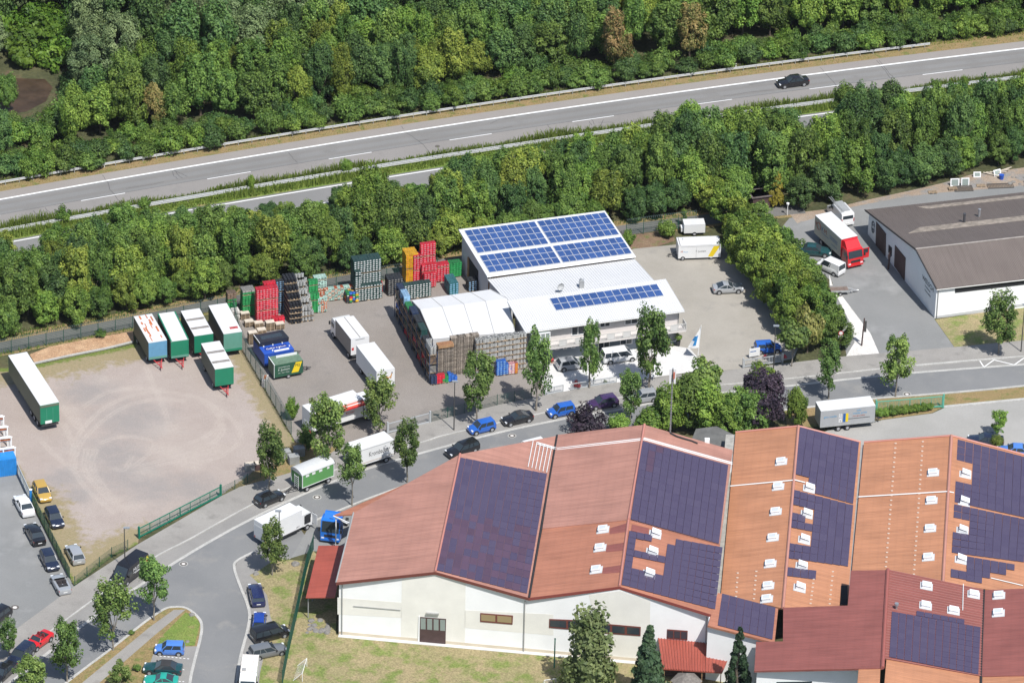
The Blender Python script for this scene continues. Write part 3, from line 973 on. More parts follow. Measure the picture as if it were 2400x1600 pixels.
panel_on(hall, HP, [px('g', *q) for q in ((178, 690), (255, 770), (258, 597), (180, 482))], 0.03, M_dark, "door_opening", 0.01, hall)
panel_on(hall, HP, [px('g', *q) for q in ((170, 684), (181, 693), (183, 484), (172, 474))], 0.12, M_wood, "door_post", 0.02, hall)

# ------------------------------------------------------------------ low link roof and the house
link = thing("link_building", "low white ribbed flat roof between hall and house", "building", (NL.x, NL.y, 0), math.atan2(UH.y, UH.x))
zl = 3.45
q = [W('g', 338, 672, zl), W('g', 1578, 494, zl), W('g', 1765, 700, zl), W('g', 520, 880, zl)]
q[0] = q[0] + VH * 0.15; q[1] = q[1] + VH * 0.15
lr = roof_slab("roof", link, q, 0.2, M_roofwhite, UH)
ribs(lr, [p + Vector((0, 0, 0.002)) for p in q], 56, 0.05, 0.05, M_roofwhite)
wall_mesh(MB(), [(q[0] + UH * .3, zl - .2), (q[3] + UH * .3, zl - .2)], 0, .2, 0, UH).build("wall", M_hallwall, link, world=True, fix=True)
wall_mesh(MB(), [(q[1] - UH * .3, zl - .2), (q[2] - UH * .3, zl - .2)], 0, .2, 0, -UH).build("wall", M_hallwall, link, world=True, fix=True)
c = W('g', 1132, 735, zl)
b = MB().box((c.x, c.y, zl + .55), (.62, .62, 1.1), 0.15)
b.tube((c.x - .1, c.y, zl + 1.1), (c.x - .1, c.y, zl + 1.35), .14, 8)
b.build("chimney", M_steel, link, world=True)
# satellite dish stands on the link roof
c = W('g', 950, 778, zl)
dish = thing("satellite_dish", "grey satellite dish standing on the low white roof", "satellite dish", (c.x, c.y, zl))
b = MB(); b.tube((0, 0, 0), (0, 0, .8), .04, 6); b.tube((-.35, .1, 0.05), (.35, .1, .05), .03, 5); b.build("mast", M_steel, dish)
b = MB()
ring = lambda r, d: [(r * math.cos(2 * math.pi * i / 16), -d, .95 + r * 1.05 * math.sin(2 * math.pi * i / 16)) for i in range(16)]
b.loft([ring(.03, .0), ring(.3, .06), ring(.52, .2), ring(.50, .22), ring(.28, .08), ring(.03, .03)])
dd = b.build("reflector", mat("dish_grey", (0.45, 0.46, 0.46), .5), dish, 60)
b = MB(); b.tube((0, -.1, .5), (0, -.62, .85), .02, 5); b.box((0, -.66, .88), (.09, .09, .12)); b.build("feed_arm", M_steel, dish)
dish.matrix_basis = dish.matrix_basis @ Matrix.Rotation(math.radians(25), 4, 'Z')

ze, zb_ = 5.25, 6.75
HNL, HNR = W('g', 655, 1115, ze), W('g', 2005, 935, ze)
HFL, HFR = W('g', 500, 848, zb_), W('g', 1843, 665, zb_)
UO = (HNR - HNL).normalized(); VO = Vector((-UO.y, UO.x, 0))
house = thing("office_house", "two storey house with white ribbed roof, long balcony and grey blue ground floor", "house", (HNL.x, HNL.y, 0), math.atan2(UO.y, UO.x))
hro = roof_slab("roof", house, [HNL, HNR, HFR, HFL], 0.2, M_roofwhite, UO)
ribs(hro, [HFL + Vector((0, 0, .002)), HFR + Vector((0, 0, .002)), HNR + Vector((0, 0, .002)), HNL + Vector((0, 0, .002))], 72, 0.05, 0.05, M_roofwhite)
PH = plane_of(HNL, HNR, HFR)
fq = [on_plane(px('g', *a), *PH) for a in ((860, 834), (1770, 710), (1832, 808), (914, 936))]
pv_field(hro, house, fq, 14, 2, M_pvblue, M_pvframe, gapu=0.03, gapv=0.03)
dep = (HFR - HNR); dep.z = 0; dl = dep.length
wl = HNL + UO * 0.45 + VO * 0.75; wr = HNR - UO * 0.45 + VO * 0.75
wlb, wrb = wl + VO * (dl - 1.0), wr + VO * (dl - 1.0)
b = MB(); wall_mesh(b, [(wl, 2.55), (wr, 2.55)], 0, .3, 0, VO); b.build("ground_floor_wall", M_wallblue, house, world=True, fix=True)
b = MB(); wall_mesh(b, [(wl, ze), (wr, ze)], 2.55, .3, 0, VO)
wall_mesh(b, [(wr + VO * .3, ze + .1), (wrb, zb_ - .35)], 2.55, .3, 0, -UO); wall_mesh(b, [(wl + VO * .3, ze + .1), (wlb, zb_ - .35)], 2.55, .3, 0, UO); wall_mesh(b, [(wrb, zb_ - .35), (wlb, zb_ - .35)], 0, .3, 0, -VO)
b.build("upper_wall", M_wallpink, house, world=True, fix=True)
wall_mesh(MB(), [(wr + VO * .3, 2.55), (wrb, 2.55)], 0, .3, 0, -UO).build("side_wall", M_wallwhite, house, world=True, fix=True)
wall_mesh(MB(), [(wl + VO * .3, 2.55), (wlb, 2.55)], 0, .3, 0, UO).build("side_wall", M_wallwhite, house, world=True, fix=True)
b = MB(); b.tube(HNL - VO * .08 + Vector((0, 0, -.1)), HNR - VO * .08 + Vector((0, 0, -.1)), .08, 6); b.tube(wr - VO * .1 - UO * .1 + Vector((0, 0, -5.0)), wr - VO * .1 - UO * .1 + Vector((0, 0, -.2)), .05, 6)
b.build("gutter", M_gutter, house, world=True)
WP = (wl.copy(), -VO)
for cpx, w_, h_, zc, mull in (((1102, 1087), 1.7, 1.5, 4.1, 1), ((1330, 1053), 1.35, .6, 4.35, 1), ((1552, 1037), 1.7, .75, 4.3, 1)):
  rect_on(house, WP, px('g', *cpx), w_, h_, .03, M_glass, "window", house, 0.0, zc, M_frame, mull)
for cpx, w_, h_, zc, mull in (((922, 1275), .5, .45, 1.75, 0), ((992, 1262), .45, .6, 1.75, 0), ((1060, 1252), .5, .5, 1.75, 0), ((1510, 1200), 1.6, 1.1, 1.5, 1)):
  rect_on(house, WP, px('g', *cpx), w_, h_, .03, M_glass, "window", house, 0.0, zc, M_frame, mull)
dr = rect_on(house, WP, px('g', 1320, 1240), 1.5, 2.1, .03, M_glass, "door", house, 0.0, 1.08, M_frame, 1)
rect_on(house, WP, px('g', 1885, 1165), 1.6, 1.9, .03, mat("shopfront_grey", (0.16, 0.175, 0.19), .3), "shop_window", house, 0.0, 1.35, M_frame, 0)
# winter garden at the near end of the balcony
bf = -VO
wg0, wg1 = wl + UO * 0.25, wl + UO * 2.75
wg = MB()
for p in (wg0, wg1):
  pass
b = MB(); b.hexa([tuple(x) for x in [Vector((p.x, p.y, 2.85)) for p in (wg0 - VO * 1.25, wg1 - VO * 1.25, wg1, wg0)]] + [tuple(x) for x in [Vector((p.x, p.y, 5.0)) for p in (wg0 - VO * 1.25, wg1 - VO * 1.25, wg1, wg0)]])
wgo = b.build("winter_garden", M_glassgreen, house, world=True)
b = MB()
for k in range(5):
  p = (wg0 - VO * 1.28).lerp(wg1 - VO * 1.28, k / 4)
  b.box((p.x, p.y, 3.9), (.13, .09, 2.3), math.atan2(UO.y, UO.x))
for z in (2.86, 5.02):
  p = (wg0 + wg1) / 2 - VO * 1.28
  b.box((p.x, p.y, z), (2.7, .09, .14), math.atan2(UO.y, UO.x))
for k in (0, 1):
  p = (wg1 - VO * (1.2 - 1.1 * k)) + UO * .02
  b.box((p.x, p.y, 3.9), (.09, .12, 2.3), math.atan2(UO.y, UO.x))
b.build("frame", M_frame, wgo).data.transform(house.matrix_basis.inverted())
# balcony
bal = MB(); A0, A1 = wl + UO * .2, wr + UO * .55
pts = [A0 - VO * 1.45, A1 - VO * 1.45, A1, A0]
bal.hexa([(p.x, p.y, 2.5) for p in pts] + [(p.x, p.y, 2.72) for p in pts])
bo = bal.build("balcony", M_wallpink, house, world=True)
M_rail = mat("balcony_rail", (0.46, 0.455, 0.43), .6)
M_railp = mat("balcony_panel", (0.52, 0.51, 0.49), .6)
r0, r1 = wl + UO * 2.9 - VO * 1.42, A1 - VO * 1.42
n = 17
fb = MB()
for k in range(n + 1):
  p = r0.lerp(r1, k / n); fb.box((p.x, p.y, 3.22), (.06, .06, 1.0), math.atan2(UO.y, UO.x))
for z in (2.8, 3.72):
  p = (r0 + r1) / 2; fb.box((p.x, p.y, z), ((r1 - r0).length, .07, .07), math.atan2(UO.y, UO.x))
p = A1 - VO * .72 - UO * .04
fb.box((p.x, p.y, 3.72), (.07, 1.35, .07), math.atan2(UO.y, UO.x)); fb.box((p.x, p.y, 3.25), (.03, 1.3, .8), math.atan2(UO.y, UO.x))
fb.build("railing", M_rail, bo, world=False).data.transform(house.matrix_basis.inverted())
for k in range(n):
  a, c_ = r0.lerp(r1, (k + .06) / n), r0.lerp(r1, (k + .94) / n)
  pb = MB()
  if k % 2 == 0:
    for s_ in range(9):
      f0 = s_ / 9
      p, q_ = a.lerp(c_, f0), a.lerp(c_, min(1, f0 + .30))
      pb.tube((p.x, p.y, 3.66), (q_.x, q_.y, 2.86 if f0 + .3 <= 1 else 3.66 - .8 * (1 - f0) / .3), .022, 4)
  else:
    p = (a + c_) / 2; pb.box((p.x, p.y, 3.26), ((c_ - a).length, .025, .8), math.atan2(UO.y, UO.x))
  pb.build("railing_panel", M_railp, bo).data.transform(house.matrix_basis.inverted())

# ------------------------------------------------------------------ white tent hall
TR = [W('f', 372, 720, 5.3), W('f', 1258, 607, 5.3)]
TF = [W('f', 500, 1020, 4.3), W('f', 1335, 948, 4.3)]
TB = [W('f', 283, 626, 4.75), W('f', 1082, 515, 4.75)]
UT = (TR[1] - TR[0]).normalized(); VT = Vector((-UT.y, UT.x, 0))
tent = thing("tent_hall", "white tarpaulin storage tent in four bays between racks and house", "tent", (TR[0].x, TR[0].y, 0), math.atan2(UT.y, UT.x))
for k in range(4):
  a, c_ = k / 4 + .004, (k + 1) / 4 - .004
  for nm, e0, e1 in (("roof_panel", TB, TR), ("roof_panel", TR, TF)):
    roof_slab(nm, tent, [e1[0].lerp(e1[1], a), e1[0].lerp(e1[1], c_), e0[0].lerp(e0[1], c_), e0[0].lerp(e0[1], a)], .05, M_tent, UT)
M_seam = mat("tent_seam", (0.40, 0.40, 0.39), .7)
for k in range(5):
  u = k / 4
  b = MB().path([TB[0].lerp(TB[1], u) + Vector((0, 0, .01)), TR[0].lerp(TR[1], u) + Vector((0, 0, .01)), TF[0].lerp(TF[1], u) + Vector((0, 0, .01))], .06, 5)
  b.build("frame_arch", M_seam, tent, world=True)
b = MB(); wall_mesh(b, [(TF[0], 4.2), (TF[1], 4.2)], 0, .08, 0, VT); wall_mesh(b, [(TB[0], 4.65), (TB[1], 4.65)], 0, .08, 0, -VT)
for k in (0, 1):
  wall_mesh(b, [(TB[k], 4.6), (TR[k], 5.2), (TF[k], 4.2)], 0, .08, 0, UT if k == 0 else -UT)
b.build("side_sheet", M_tent, tent, world=True, fix=True)

# ------------------------------------------------------------------ workshop with brown roof
wb, wri, wf = W('i', 578, 366, 3.75), W('i', 966, 668, 6.75), W('i', 1126, 972, 4.6)
UW = (W('i', 1797, 574, 6.75) - wri).normalized(); UW.z = 0; UW.normalize(); VW = Vector((-UW.y, UW.x, 0))
LW = 27.0
shop = thing("workshop_building", "white workshop with brown corrugated roof and dark sliding doors on gable", "workshop", (wf.x, wf.y, 0), math.atan2(UW.y, UW.x))
rf1 = roof_slab("roof", shop, [wri, wri + UW * LW, wb + UW * LW, wb], .18, M_eternit, UW)
rf2 = roof_slab("roof", shop, [wf, wf + UW * LW, wri + UW * LW, wri], .18, M_eternit, UW)
ribs(rf2, [x + Vector((0, 0, .003)) for x in (wri, wri + UW * LW, wf + UW * LW, wf)], 118, .10, .035, M_eternit, "corrugation")
ribs(rf1, [x + Vector((0, 0, .003)) for x in (wb, wb + UW * LW, wri + UW * LW, wri)], 118, .10, .03, M_eternit, "corrugation")
b = MB().path([wri + Vector((0, 0, .06)), wri + UW * LW + Vector((0, 0, .06))], .13, 6); b.build("ridge_cap", mat("ridge_grey", (0.25, 0.225, 0.205), .8, .15, 2), shop, world=True)
# lichen-pale band of older sheets
mb_ = lambda t, s: (wri.lerp(wb, t) + Vector((0, 0, .045))) + UW * s
b = MB().slab([mb_(.36, 1.5), mb_(.36, LW), mb_(.47, LW), mb_(.47, 4)], .02); b.build("older_sheet_row", mat("lichen_sheets", (0.235, 0.20, 0.165), .9, .3, 1.2), shop, world=True, fix=True)
b = MB().slab([mb_(.86, 8), mb_(.86, LW), mb_(.93, LW), mb_(.93, 7)], .02); b.build("older_sheet_row", MATS["lichen_sheets"], shop, world=True, fix=True)
gb = [W('i', 600, 552), W('i', 962, 1010), W('i', 1112, 1195)]
g0, g2 = gb[0], gb[2]
gd = (g2 - g0).normalized()
gn = Vector((gd.y, -gd.x, 0))
if gn.dot(UW) > 0: gn = -gn
t_r = ((wri - g0).dot(gd)); gr_ = g0 + gd * t_r
b = MB(); wall_mesh(b, [(g0, 3.55), (gr_, 6.5), (g2, 4.45)], 0, .3, 0, UW); wall_mesh(b, [(g2 + UW * .31, 4.45), (g2 + UW * (LW - 1), 4.45)], 0, .3, 0, VW); wall_mesh(b, [(g0 + UW * .31, 3.55), (g0 + UW * (LW - 1), 3.55)], 0, .3, 0, -VW)
b.build("wall", M_wallwhite, shop, world=True, fix=True)
GP = (g0.copy(), gn)
for pts in ([(664, 634), (738, 720), (742, 548), (668, 455)], [(806, 795), (884, 905), (892, 732), (812, 634)]):
  panel_on(shop, GP, [px('i', *q) for q in pts], .06, M_darkwood, "sliding_door", .02, shop)
b = MB(); p = g0 - UW * .04
for k, (y0, y1) in enumerate(((640, 690),)):
  panel_on(shop, GP, [px('i', *q) for q in ((760, 690), (785, 720), (787, 655), (762, 632))], .04, M_dark, "window", .015, shop)
FPW = (g2.copy(), -VW)
panel_on(shop, FPW, [px('i', *q) for q in ((1268, 1000), (1900, 925), (1900, 880), (1268, 962))], .03, M_dark, "window_band", .01, shop)
panel_on(shop, FPW, [px('i', *q) for q in ((1120, 1197), (1900, 1085), (1900, 1065), (1120, 1178))], .03, mat("grey_plinth", (0.45, 0.455, 0.46), .9), "plinth", .01, shop)
b = MB(); b.tube((g2.x, g2.y, 0) + 0 * Vector() if False else Vector((g2.x, g2.y, 0)) - VW * .1 + UW * .25, Vector((g2.x, g2.y, 4.4)) - VW * .1 + UW * .25, .06, 6)
b.build("downpipe", M_gutter, shop, world=True)
b = MB().path([wf + Vector((0, 0, -.1)) - VW * .08, wf + UW * LW + Vector((0, 0, -.1)) - VW * .08], .08, 6); b.build("gutter", M_gutter, shop, world=True)
b = MB().path([wb + Vector((0, 0, .02)), wri + Vector((0, 0, .02)), wf + Vector((0, 0, .02))], .09, 5); b.build("verge_trim", M_dark, shop, world=True)
M_flue = mat("flue_dark", (0.06, 0.06, 0.065), .5); M_flue2 = mat("flue_steel", (0.4, 0.41, 0.42), .35, metal=.6)
P1 = plane_of(wri, wri + UW, wb)
for (xb, yb, h_, m_) in ((1338, 462, 1.25, M_flue), (1453, 418, 1.05, M_flue2)):
  c = on_plane(px('i', xb, yb), *P1)
  b = MB(); b.tube(c - Vector((0, 0, .1)), c + Vector((0, 0, h_)), .17, 8); b.tube(c + Vector((0, 0, h_ - .02)), c + Vector((0, 0, h_ + .14)), .21, 8); b.build("flue", m_, shop, world=True)
# lettering on the shaded gable
gr3 = Matrix(((gd.x, 0, gn.x), (gd.y, 0, gn.y), (0, 1, 0)))
def gable_text(body, size, pxy, m, xs=1.0):
  c = on_plane(pxy, *GP) + gn * .03
  o = text(body, size, m, shop, (0, 0, 0), (0, 0, 0), xs=xs)
  o.matrix_local = shop.matrix_basis.inverted() @ (Matrix.Translation(c) @ gr3.to_4x4() @ Matrix.Diagonal((xs, 1, 1, 1)))
M_ink = mat("sign_ink", (0.035, 0.05, 0.06), .7)
gable_text("WELSCH", 1.0, px('i', 1062, 945), M_ink)
gable_text("Fensterbau", .42, px('i', 1060, 975), M_ink)
gable_text("Innenausbau", .42, px('i', 1060, 1008), M_ink)
# round emblem on the rear of the gable
c = on_plane(px('i', 643, 497), *GP) + gn * .04
b = MB()
for rr, off, a0, a1 in ((.62, (0, .25), 0, 300), (.30, (0, .55), 30, 360), (.55, (0, -.3), 120, 420), (.25, (0, -.5), 0, 330)):
  pts = []
  for k in range(17):
    a = math.radians(a0 + (a1 - a0) * k / 16)
    pts.append(c + gd * (off[0] + rr * .8 * math.cos(a)) + Vector((0, 0, off[1] + rr * math.sin(a))))
  b.path(pts, .045, 4)
b.build("emblem", M_ink, shop, world=True)

# ================================================================== THE BIG TILED HALLS IN FRONT
def cap(parent, p, q, r=.16, m=None, name="ridge_cap"):
  b = MB().path([p + Vector((0, 0, .05)), q + Vector((0, 0, .05))], r, 6)
  return b.build(name, m or M_ridge, parent, world=True)

def skylight(parent, root, P, pxy, w=1.35, l=1.15, along=None, opened=0.0):
  """flange, kerb and glazed lid on a roof plane"""
  p0, n = P
  c = on_plane(pxy, p0, n)
  ex = (along - n * along.dot(n)).normalized()
  ey = n.cross(ex)
  R = Matrix(((ex.x, ey.x, n.x, c.x), (ex.y, ey.y, n.y, c.y), (ex.z, ey.z, n.z, c.z), (0, 0, 0, 1)))
  key = "SKY%.2f" % w
  if key not in PANEL:
    a = MB(); a.box((0, 0, .04), (w * 1.12, l * 1.3, .06)); 
    PANEL[key + "f"] = a.mesh("flange", mat("skylight_flange", (0.48, 0.49, 0.50), .5))
    a = MB(); a.box((0, 0, .2), (w * .78, l * .85, .34)); PANEL[key] = a.mesh("skylight", mat("skylight_kerb", (0.66, 0.67, 0.67), .5))
    a = MB(); a.box((0, 0, .40), (w * .84, l * .92, .07)); a.box((0, 0, .445), (w * .6, l * .62, .03), 0, 1)
    PANEL[key + "l"] = a.mesh("lid", [mat("skylight_lid", (0.68, 0.69, 0.70), .45), mat("skylight_glazing", (0.50, 0.53, 0.58), .3)])
  o = put("skylight", PANEL[key], parent)
  o.matrix_local = root.matrix_basis.inverted() @ R
  put("flange", PANEL[key + "f"], o)
  ld = put("lid", PANEL[key + "l"], o)
  if opened:
    ld.rotation_euler = (0, opened, 0)
    ld.location = (0, 0, .18)
  return o

# ---------------- hall with pink roof, two bays
zE, zR = 7.8, 10.35
E1, E1b = W('p', 222, 971, zE), W('p', 325, 560, zE)
R1, R1b = W('p', 810, 908, zR), W('p', 957, 212, zR)
V1, V1b = W('p', 1366, 1062, 8.0), W('q', 268, 103, 8.0)
R2, R2b = W('q', 637, 995, 10.5), W('q', 785, 43, 10.5)
E2, E2b = W('q', 1185, 1162, 8.0), W('q', 1308, 193, 8.0)
VA = (V1b - V1); VA.z = 0; VA.normalize()
UA = Vector((VA.y, -VA.x, 0))
base0, base1 = W('p', 224, 1290), W('p', 1440, 1400)
FA = (base1 - base0).normalized()
big_hall = thing("production_hall", "large white hall with pink red tiled twin gable roof and purple solar panels", "hall", (E1.x, E1.y, 0))
r1l = roof_slab("roof", big_hall, [E1, R1, R1b, E1b], .25, M_tilepink, VA)
r1r = roof_slab("roof", big_hall, [R1, V1, V1b, R1b], .25, M_tilepink, VA)
# second bay: the rear part stands a step higher than the front part
P2l, P2r = plane_of(V1, R2, R2b), plane_of(R2, E2, E2b)
s_l = on_plane(px('q', 180, 657), *P2l); s_m = on_plane(px('q', 690, 605), *P2l); s_r = on_plane(px('q', 1232, 752), *P2r)
up = Vector((0, 0, .14))
r2lb = roof_slab("roof", big_hall, [s_l + up, s_m + up, R2b + up, V1b + up], .3, M_tilepink, VA)
r2rb = roof_slab("roof", big_hall, [s_m + up, s_r + up, E2b + up, R2b + up], .3, M_tilepink, VA)
r2lf = roof_slab("roof", big_hall, [V1, R2, s_m, s_l], .25, M_tilebrown, VA)
r2rf = roof_slab("roof", big_hall, [R2, E2, s_r, s_m], .25, M_tilebrown, VA)
cap(big_hall, R1, R1b); cap(big_hall, R2, s_m); cap(big_hall, s_m + up, R2b + up)
cap(big_hall, E1, E1b, .1, M_gutter, "gutter"); cap(big_hall, V1 + Vector((0, 0, -.05)), V1b + Vector((0, 0, .0)), .16, M_dark, "valley_gutter")
for a, c_ in ((E1, R1), (R1, V1), (V1, R2), (R2, E2)):
  b = MB(); d = Vector((0, 0, -.38)); o_ = -VA * .05
  b.hexa([a + o_ + d, c_ + o_ + d, c_ + o_ + d + VA * .04, a + o_ + d + VA * .04, a + o_, c_ + o_, c_ + o_ + VA * .04, a + o_ + VA * .04]); b.build("fascia", M_darkred if a is not E1 and a is not R1 else M_brown, big_hall, world=True, fix=True)
# walls
def ground_pt(p, off): return Vector((p.x, p.y, 0)) + off
gE1, gR1, gV1, gR2, gE2 = [ground_pt(p, VA * .45) for p in (E1, R1, V1, R2, E2)]
gE1 = gE1 + UA * .3; gE2 = gE2 - UA * .1
_fd = (gE2 - gE1).normalized()
gR1, gV1, gR2 = [gE1 + _fd * (p - gE1).dot(_fd) for p in (gR1, gV1, gR2)]
b = wall_mesh(MB(), [(gE1, 7.5), (gR1, 10.0), (gV1, 7.65), (gR2, 10.15), (gE2, 7.7)], 0, .35, 0, VA); b.build("wall", M_wallwhite, big_hall, world=True, fix=True)
gE1b, gE2b, gR1b, gV1b, gR2b = [ground_pt(p, -VA * .4) for p in (E1b, E2b, R1b, V1b, R2b)]
b = wall_mesh(MB(), [(gE1 + VA * .36, 7.5), (gE1b + UA * .3, 7.5)], 0, .35, 0, UA); b.build("wall", M_wallwhite, big_hall, world=True, fix=True)
b = wall_mesh(MB(), [(gE1b + UA * .3, 7.5), (gR1b, 10.0), (gV1b, 7.6), (gR2b, 10.2), (gE2b, 7.6)], 0, .3, 0, -VA); b.build("wall", M_wallwhite, big_hall, world=True, fix=True)
PF = (gE1.copy(), Vector((FA.y, -FA.x, 0)) if Vector((FA.y, -FA.x, 0)).dot(VA) < 0 else Vector((-FA.y, FA.x, 0)))
# front plane from the wall itself
fd = (gE2 - gE1); fd.z = 0; fd.normalize()
PF = (gE1.copy(), Vector((fd.y, -fd.x, 0)))
# cream repaint patches, plinth, doors and windows
for pts in ([(612, 948), (808, 914), (990, 965), (985, 1372), (605, 1300)], ):
  panel_on(big_hall, PF, [px('p', *q) for q in ((612, 952), (790, 925), (850, 928), (990, 972), (985, 1335), (605, 1305))], .012, M_wallcream, "cream_wall_panel", .002, big_hall)
panel_on(big_hall, PF, [px('p', *q) for q in ((230, 1060), (610, 1090), (610, 1180), (230, 1160))], .012, M_wallcream, "cream_wall_panel", .002, big_hall)
panel_on(big_hall, PF, [px('p', *q) for q in ((985, 1135), (1510, 1160), (1510, 1285), (985, 1240))], .012, M_wallcream, "cream_wall_panel", .002, big_hall)
panel_on(big_hall, PF, [px('q', *q_) for q_ in ((455, 1045), (640, 1020), (820, 1080), (815, 1440), (540, 1400))], .012, M_wallcream, "cream_wall_panel", .002, big_hall)
pl0 = [Vector((p.x, p.y, z)) for p, z in ((gE1, .0), (gE2, .0))]
b = MB(); nf = PF[1]
b.hexa([gE1 + nf * .004, gE2 + nf * .004, gE2 + nf * .03, gE1 + nf * .03] + [Vector((p.x, p.y, .55)) for p in (gE1 + nf * .004, gE2 + nf * .004, gE2 + nf * .03, gE1 + nf * .03)]); b.build("plinth", M_plinth, big_hall, world=True, fix=True)
b = MB(); b.hexa([gE1 + nf * .0, gE2 + nf * .0, gE2 + nf * .6, gE1 + nf * .6] + [Vector((p.x, p.y, .14)) for p in (gE1, gE2, gE2 + nf * .6, gE1 + nf * .6)]); b.build("apron", M_concrete, big_hall, world=True, fix=True)
gd_ = panel_on(big_hall, PF, [px('p', *q) for q in ((714, 1322), (871, 1334), (874, 1186), (718, 1174))], .05, M_darkwood, "gate_door", .03, big_hall)
for k in range(4):
  x0 = 724 + k * 38.5
  y0 = 1178 + (x0 - 718) * .077
  panel_on(gd_, PF, [px('p', *q) for q in ((x0, y0 + 66), (x0 + 29, y0 + 68), (x0 + 29, y0 + 4), (x0, y0 + 2))], .02, M_glassgreen, "pane", .085, big_hall)
panel_on(big_hall, PF, [px('p', *q) for q in ((706, 1332), (716, 1332), (720, 1170), (711, 1170))], .07, M_frame, "door_post", .03, big_hall)
panel_on(big_hall, PF, [px('p', *q) for q in ((756, 1155), (832, 1160), (832, 1152), (756, 1147))], .25, M_gutter, "door_lamp", .0, big_hall)
M_winsand = mat("sandy_glass", (0.30, 0.23, 0.125), .15)
for pts, gm in (([(1076, 1203), (1268, 1219), (1271, 1166), (1077, 1151)], M_winsand), ([(1484, 1238), (1700, 1256), (1700, 1195), (1486, 1186)], M_glass)):
  w_ = panel_on(big_hall, PF, [px('p', *q) for q in pts], .05, M_brown, "window", .02, big_hall)
  (x0, y0), (x1, y1), (x2, y2), (x3, y3) = pts
  for k in range(2):
    a0, a1 = x0 + (x1 - x0) * (k * .5 + .03), x0 + (x1 - x0) * (k * .5 + .47)
    f = lambda x: y0 + (y1 - y0) * (x - x0) / (x1 - x0)
    g_ = lambda x: y3 + (y2 - y3) * (x - x0) / (x1 - x0)
    panel_on(w_, PF, [px('p', *q) for q in ((a0, f(a0) - 9), (a1, f(a1) - 9), (a1, g_(a1) + 7), (a0, g_(a0) + 7))], .02, gm, "pane", .075, big_hall)
for pts in ([(500, 1268), (762, 1287), (764, 1233), (502, 1210)], [(918, 1302), (1040, 1312), (1042, 1256), (920, 1247)]):
  w_ = panel_on(big_hall, PF, [px('q', *q) for q in pts], .05, M_brown, "window", .02, big_hall)
  (x0, y0), (x1, y1), (x2, y2), (x3, y3) = pts
  for k in range(3):
    a0, a1 = x0 + (x1 - x0) * (k / 3 + .03), x0 + (x1 - x0) * (k / 3 + .31)
    f = lambda x: y0 + (y1 - y0) * (x - x0) / (x1 - x0)
    g_ = lambda x: y3 + (y2 - y3) * (x - x0) / (x1 - x0)
    panel_on(w_, PF, [px('q', *q) for q in ((a0, f(a0) - 8), (a1, f(a1) - 8), (a1, g_(a1) + 7), (a0, g_(a0) + 7))], .02, M_glass, "pane", .075, big_hall)
b = MB(); a = on_plane(px('p', 325, 1108), *PF); c_ = on_plane(px('p', 605, 1132), *PF); b.tube(a + nf * .1, c_ + nf * .1, .035, 5); b.build("wall_pipe", M_gutter, big_hall, world=True)
for _p in (gE1 + UA * .4, gV1 - UA * .5, gR2 + UA * 6, gE2 - UA * .5):
  MB().tube(_p + nf * .12, Vector((_p.x, _p.y, 7.4)) + nf * .12, .06, 6).build("downpipe", M_gutter, big_hall, world=True)
# solar fields (12 columns of film modules)
P1r = plane_of(R1, V1, V1b)
M_pvline = mat("module_edge", (0.060, 0.046, 0.088), .4)
fq = [on_plane(px('p', *a), *P1r) for a in ((945, 232), (1472, 330), (1352, 1042), (815, 900))]
rr = random.Random(11)
redset = set()
for c in range(12):
  for r in range(18):
    t = r / 18
    if t > .42 + .08 * math.sin(c * 1.1) + (.05 if c > 5 else 0) and rr.random() < .62:
      redset.add((c, r))
n1 = pv_field(r1r, big_hall, fq, 12, 17, M_pvpurple, M_pvline, alt=lambda c, r: (c, r) in redset, gapu=.035)
fq2 = [on_plane(px('p', *a), *P1r) for a in ((1000, 215), (1092, 196), (1088, 232), (992, 225))]
fq = [on_plane(px('q', *a), P2r[0] + up, P2r[1]) for a in ((772, 136), (1281, 280), (1226, 745), (702, 600))]
pv_field(r2rb, big_hall, fq, 12, 11, M_pvpurple, M_pvline, gapu=.035, alt=lambda c, r: (c in (1, 2) and r < 2 and c + r == 2) or (c == 1 and r in (2, 3)))
fq = [on_plane(px('q', *a), *P2r) for a in ((694, 668), (1248, 765), (1203, 1138), (648, 985))]
pv_field(r2rf, big_hall, fq, 12, 9, M_pvpurple, M_pvline, gapu=.035, skip=lambda c, r: (1 <= c <= 4 and r in (1, 2, 4, 5)) or (c < 6 and r == 0 and c > 2))
for p_ in ((540, 662), (522, 770), (500, 900)):
  skylight(r2lf, big_hall, P2l, px('q', *p_), along=UA)
for p_ in ((848, 690), (830, 796), (811, 926)):
  skylight(r2rf, big_hall, P2r, px('q', *p_), along=UA, opened=.12)
# darker streaks of newer sheets beside the skylights
for pts, P_, ro in (([(582, 650), (690, 618), (690, 670), (578, 686)], P2l, r2lf), ([(562, 752), (672, 735), (662, 782), (556, 792)], P2l, r2lf), ([(540, 885), (650, 868), (640, 912), (536, 920)], P2l, r2lf), ([(712, 628), (812, 652), (806, 690), (706, 664)], P2r, r2rf)):
  w_ = [on_plane(px('q', *a), *P_) + Vector((0, 0, .02)) for a in pts]
  roof_slab("newer_roof_sheet", ro, w_, .015, M_tiledark, VA)
